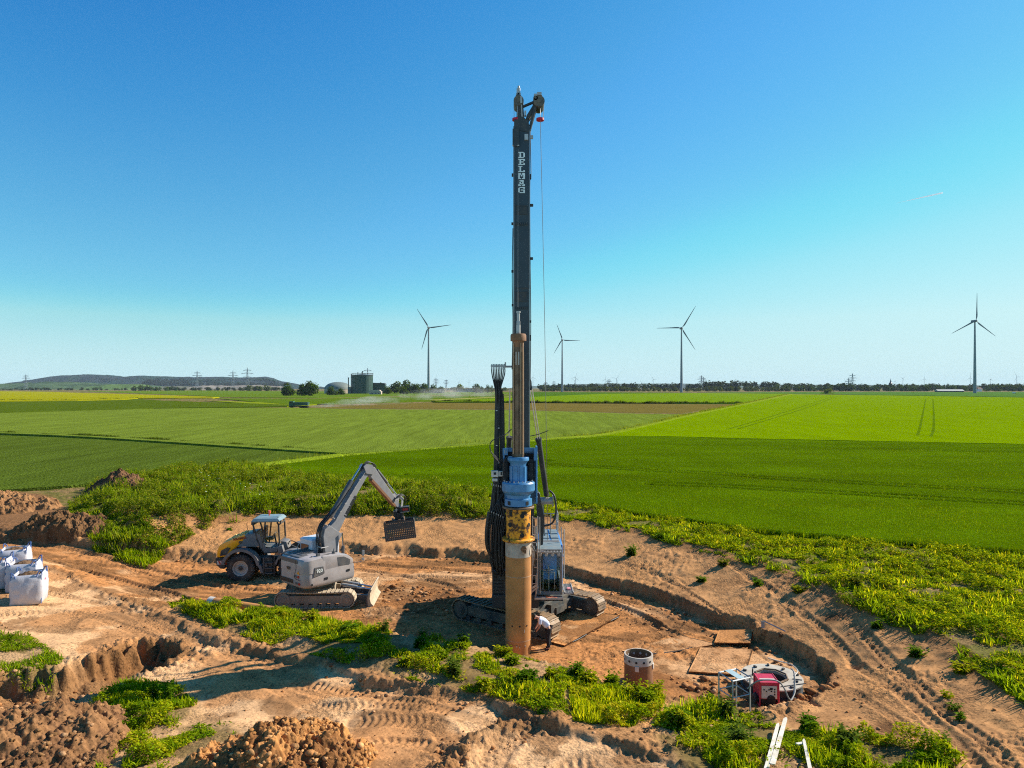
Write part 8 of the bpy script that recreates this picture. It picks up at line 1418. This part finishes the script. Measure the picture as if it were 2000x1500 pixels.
mat('skin', (.50, .25, .16), rough=.6, scale=10, var=.05); mat('shirt', (.62, .66, .76), rough=.8, scale=7, var=.06, bump=.01); mat('trousers', (.012, .012, .014), rough=.85, scale=8, bump=.008); mat('cap_dark', (.015, .02, .016), rough=.8); mat('glove_black', (.02, .02, .022), rough=.7)
px0, py0 = 1067, 1267; PX, PY = P(px0, py0, .02); PX += .0
per = empty('person', (PX, PY, H1(PX, PY)), 0, 'person in white polo shirt, black trousers and dark cap bending towards the casing', 'person')
# figure faces -x (left); x forward is negative. hips high, torso leaning forward about 45 degrees
hip = (.10, 0, .92); J = lambda *v: v
# body: one continuous skin: head, neck, torso, both arms with hands, legs
V = [hip, (.03, 0, 1.02), (-.10, 0, 1.17), (-.24, 0, 1.30), (-.33, 0, 1.345), (-.41, 0, 1.37), (-.475, 0, 1.375), (-.56, 0, 1.35),
     (-.26, -.17, 1.27), (-.29, -.21, 1.06), (-.32, -.20, .98), (-.42, -.14, .84), (-.45, -.12, .80),
     (-.26, .17, 1.27), (-.32, .21, 1.06), (-.36, .20, .98), (-.46, .10, .86), (-.49, .07, .82),
     (.10, -.10, .88), (.04, -.12, .50), (.10, -.12, .12), (.09, -.12, .07), (-.06, -.13, .045),
     (.12, .10, .88), (.10, .13, .50), (.16, .13, .12), (.15, .13, .07), (.0, .15, .045)]
V[0] = (.09, 0, .93)
E = [(0, 1), (1, 2), (2, 3), (3, 4), (4, 5), (5, 6), (6, 7), (3, 8), (8, 9), (9, 10), (10, 11), (11, 12), (3, 13), (13, 14), (14, 15), (15, 16), (16, 17), (0, 18), (18, 19), (19, 20), (20, 21), (21, 22), (0, 23), (23, 24), (24, 25), (25, 26), (26, 27)]
Rd = [.09, .09, .10, .10, .06, .065, .095, .085, .065, .047, .043, .032, .028, .065, .047, .043, .032, .028, .07, .06, .045, .045, .035, .07, .06, .045, .045, .035]
skin('body', V, E, Rd, 'skin', per)
def grow(idx, k): return [Rd[i] * k for i in idx]
tv = [0, 1, 2, 3, 4]; Vs = [(.085, 0, .955), (.0, 0, 1.06), V[2], V[3], (-.315, 0, 1.335), (-.26, -.165, 1.27), (-.285, -.205, 1.10), (-.26, .165, 1.27), (-.31, .205, 1.10)]
skin('polo_shirt', Vs, [(0, 1), (1, 2), (2, 3), (3, 4), (3, 5), (5, 6), (3, 7), (7, 8)], [(.15, .17), (.15, .165), (.15, .175), (.14, .16), .085, .088, .070, .088, .070], 'shirt', per)
skin('trousers', [(.075, 0, .985), (.10, -.10, .86), (.045, -.12, .50), (.10, -.12, .10), (.12, .10, .86), (.105, .13, .50), (.16, .13, .10)], [(0, 1), (1, 2), (2, 3), (0, 4), (4, 5), (5, 6)], [(.15, .165), .125, .092, .078, .125, .092, .078], 'trousers', per)
for y, x in ((-.12, .09), (.13, .15)): skin('shoe', [(x + .04, y, .05), (x - .06, y, .05), (x - .18, y, .035)], [(0, 1), (1, 2)], [.058, .05, .042], 'glove_black', per)
# head details: cap, peak, ears, nose
b = MB(); T = Matrix.Translation((-.50, 0, 1.405)) @ Matrix.Rotation(R(-62), 4, 'Y'); b.lathe([(.104, -.01), (.108, .02), (.10, .06), (.07, .10), (.01, .118)], 24, M=T); b.prism([(-.02, 0), (-.02, .012), (-.10, .012), (-.20, -.01), (-.20, -.02), (-.10, -.002)], .16, M=Matrix.Translation((-.50, 0, 1.405)) @ Matrix.Rotation(R(-62), 4, 'Y')); b.build('cap', 'cap_dark', per, smooth=50)
b = MB(); bmesh.ops.create_uvsphere(b.bm, u_segments=10, v_segments=8, radius=.018, matrix=Matrix.Translation((-.575, 0, 1.28)) @ Matrix.Diagonal((1.3, .8, 1.2, 1)))
for s_ in (-1, 1): bmesh.ops.create_uvsphere(b.bm, u_segments=10, v_segments=8, radius=.026, matrix=Matrix.Translation((-.485, s_ * .092, 1.345)) @ Matrix.Diagonal((1.1, .4, 1.3, 1)))
b.build('nose_and_ears', 'skin', per, smooth=60)
b = MB()
for s_ in (-1, 1): bmesh.ops.create_uvsphere(b.bm, u_segments=8, v_segments=6, radius=.012, matrix=Matrix.Translation((-.585, s_ * .034, 1.315)))
b.box((-.55, 0, 1.262), (.02, .05, .01)); b.build('eyes_and_mouth', 'cap_dark', per)
# gloved hands holding a tool, five fingers each
for hx, hy, hz in ((-.46, -.115, .785), (-.50, .065, .805)):
    Vh = [(hx + .01, hy, hz + .02), (hx - .03, hy, hz - .03)]; Eh = [(0, 1)]; Rh = [.03, .034]
    for k in range(4):
        y = hy + (k - 1.5) * .021; L = [.030, .034, .032, .026][k]; i = len(Vh); Vh += [(hx - .05, y, hz - .055), (hx - .072, y, hz - .055 - L * .6), (hx - .055, y, hz - .055 - L * 1.5)]; Eh += [(1, i), (i, i + 1), (i + 1, i + 2)]; Rh += [.0105, .0095, .008]
    i = len(Vh); sg = 1 if hy < 0 else -1; Vh += [(hx - .01, hy + sg * .045, hz - .035), (hx - .035, hy + sg * .055, hz - .07)]; Eh += [(1, i), (i, i + 1)]; Rh += [.011, .009]; skin('glove', Vh, Eh, Rh, 'glove_black', per, 1)
b = MB(); b.cyl((-.535, -.16, .715), (-.57, .13, .735), .02, n=12); b.box((-.58, -.03, .72), (.10, .10, .07), bev=.015); b.cyl((-.60, -.03, .72), (-.72, -.04, .70), .022, n=12); o = b.build('hand_tool', 'glove_black', None, smooth=35); o.location = per.location; setp(o, 'small dark hand tool held by the bending person', 'tool')
haze()
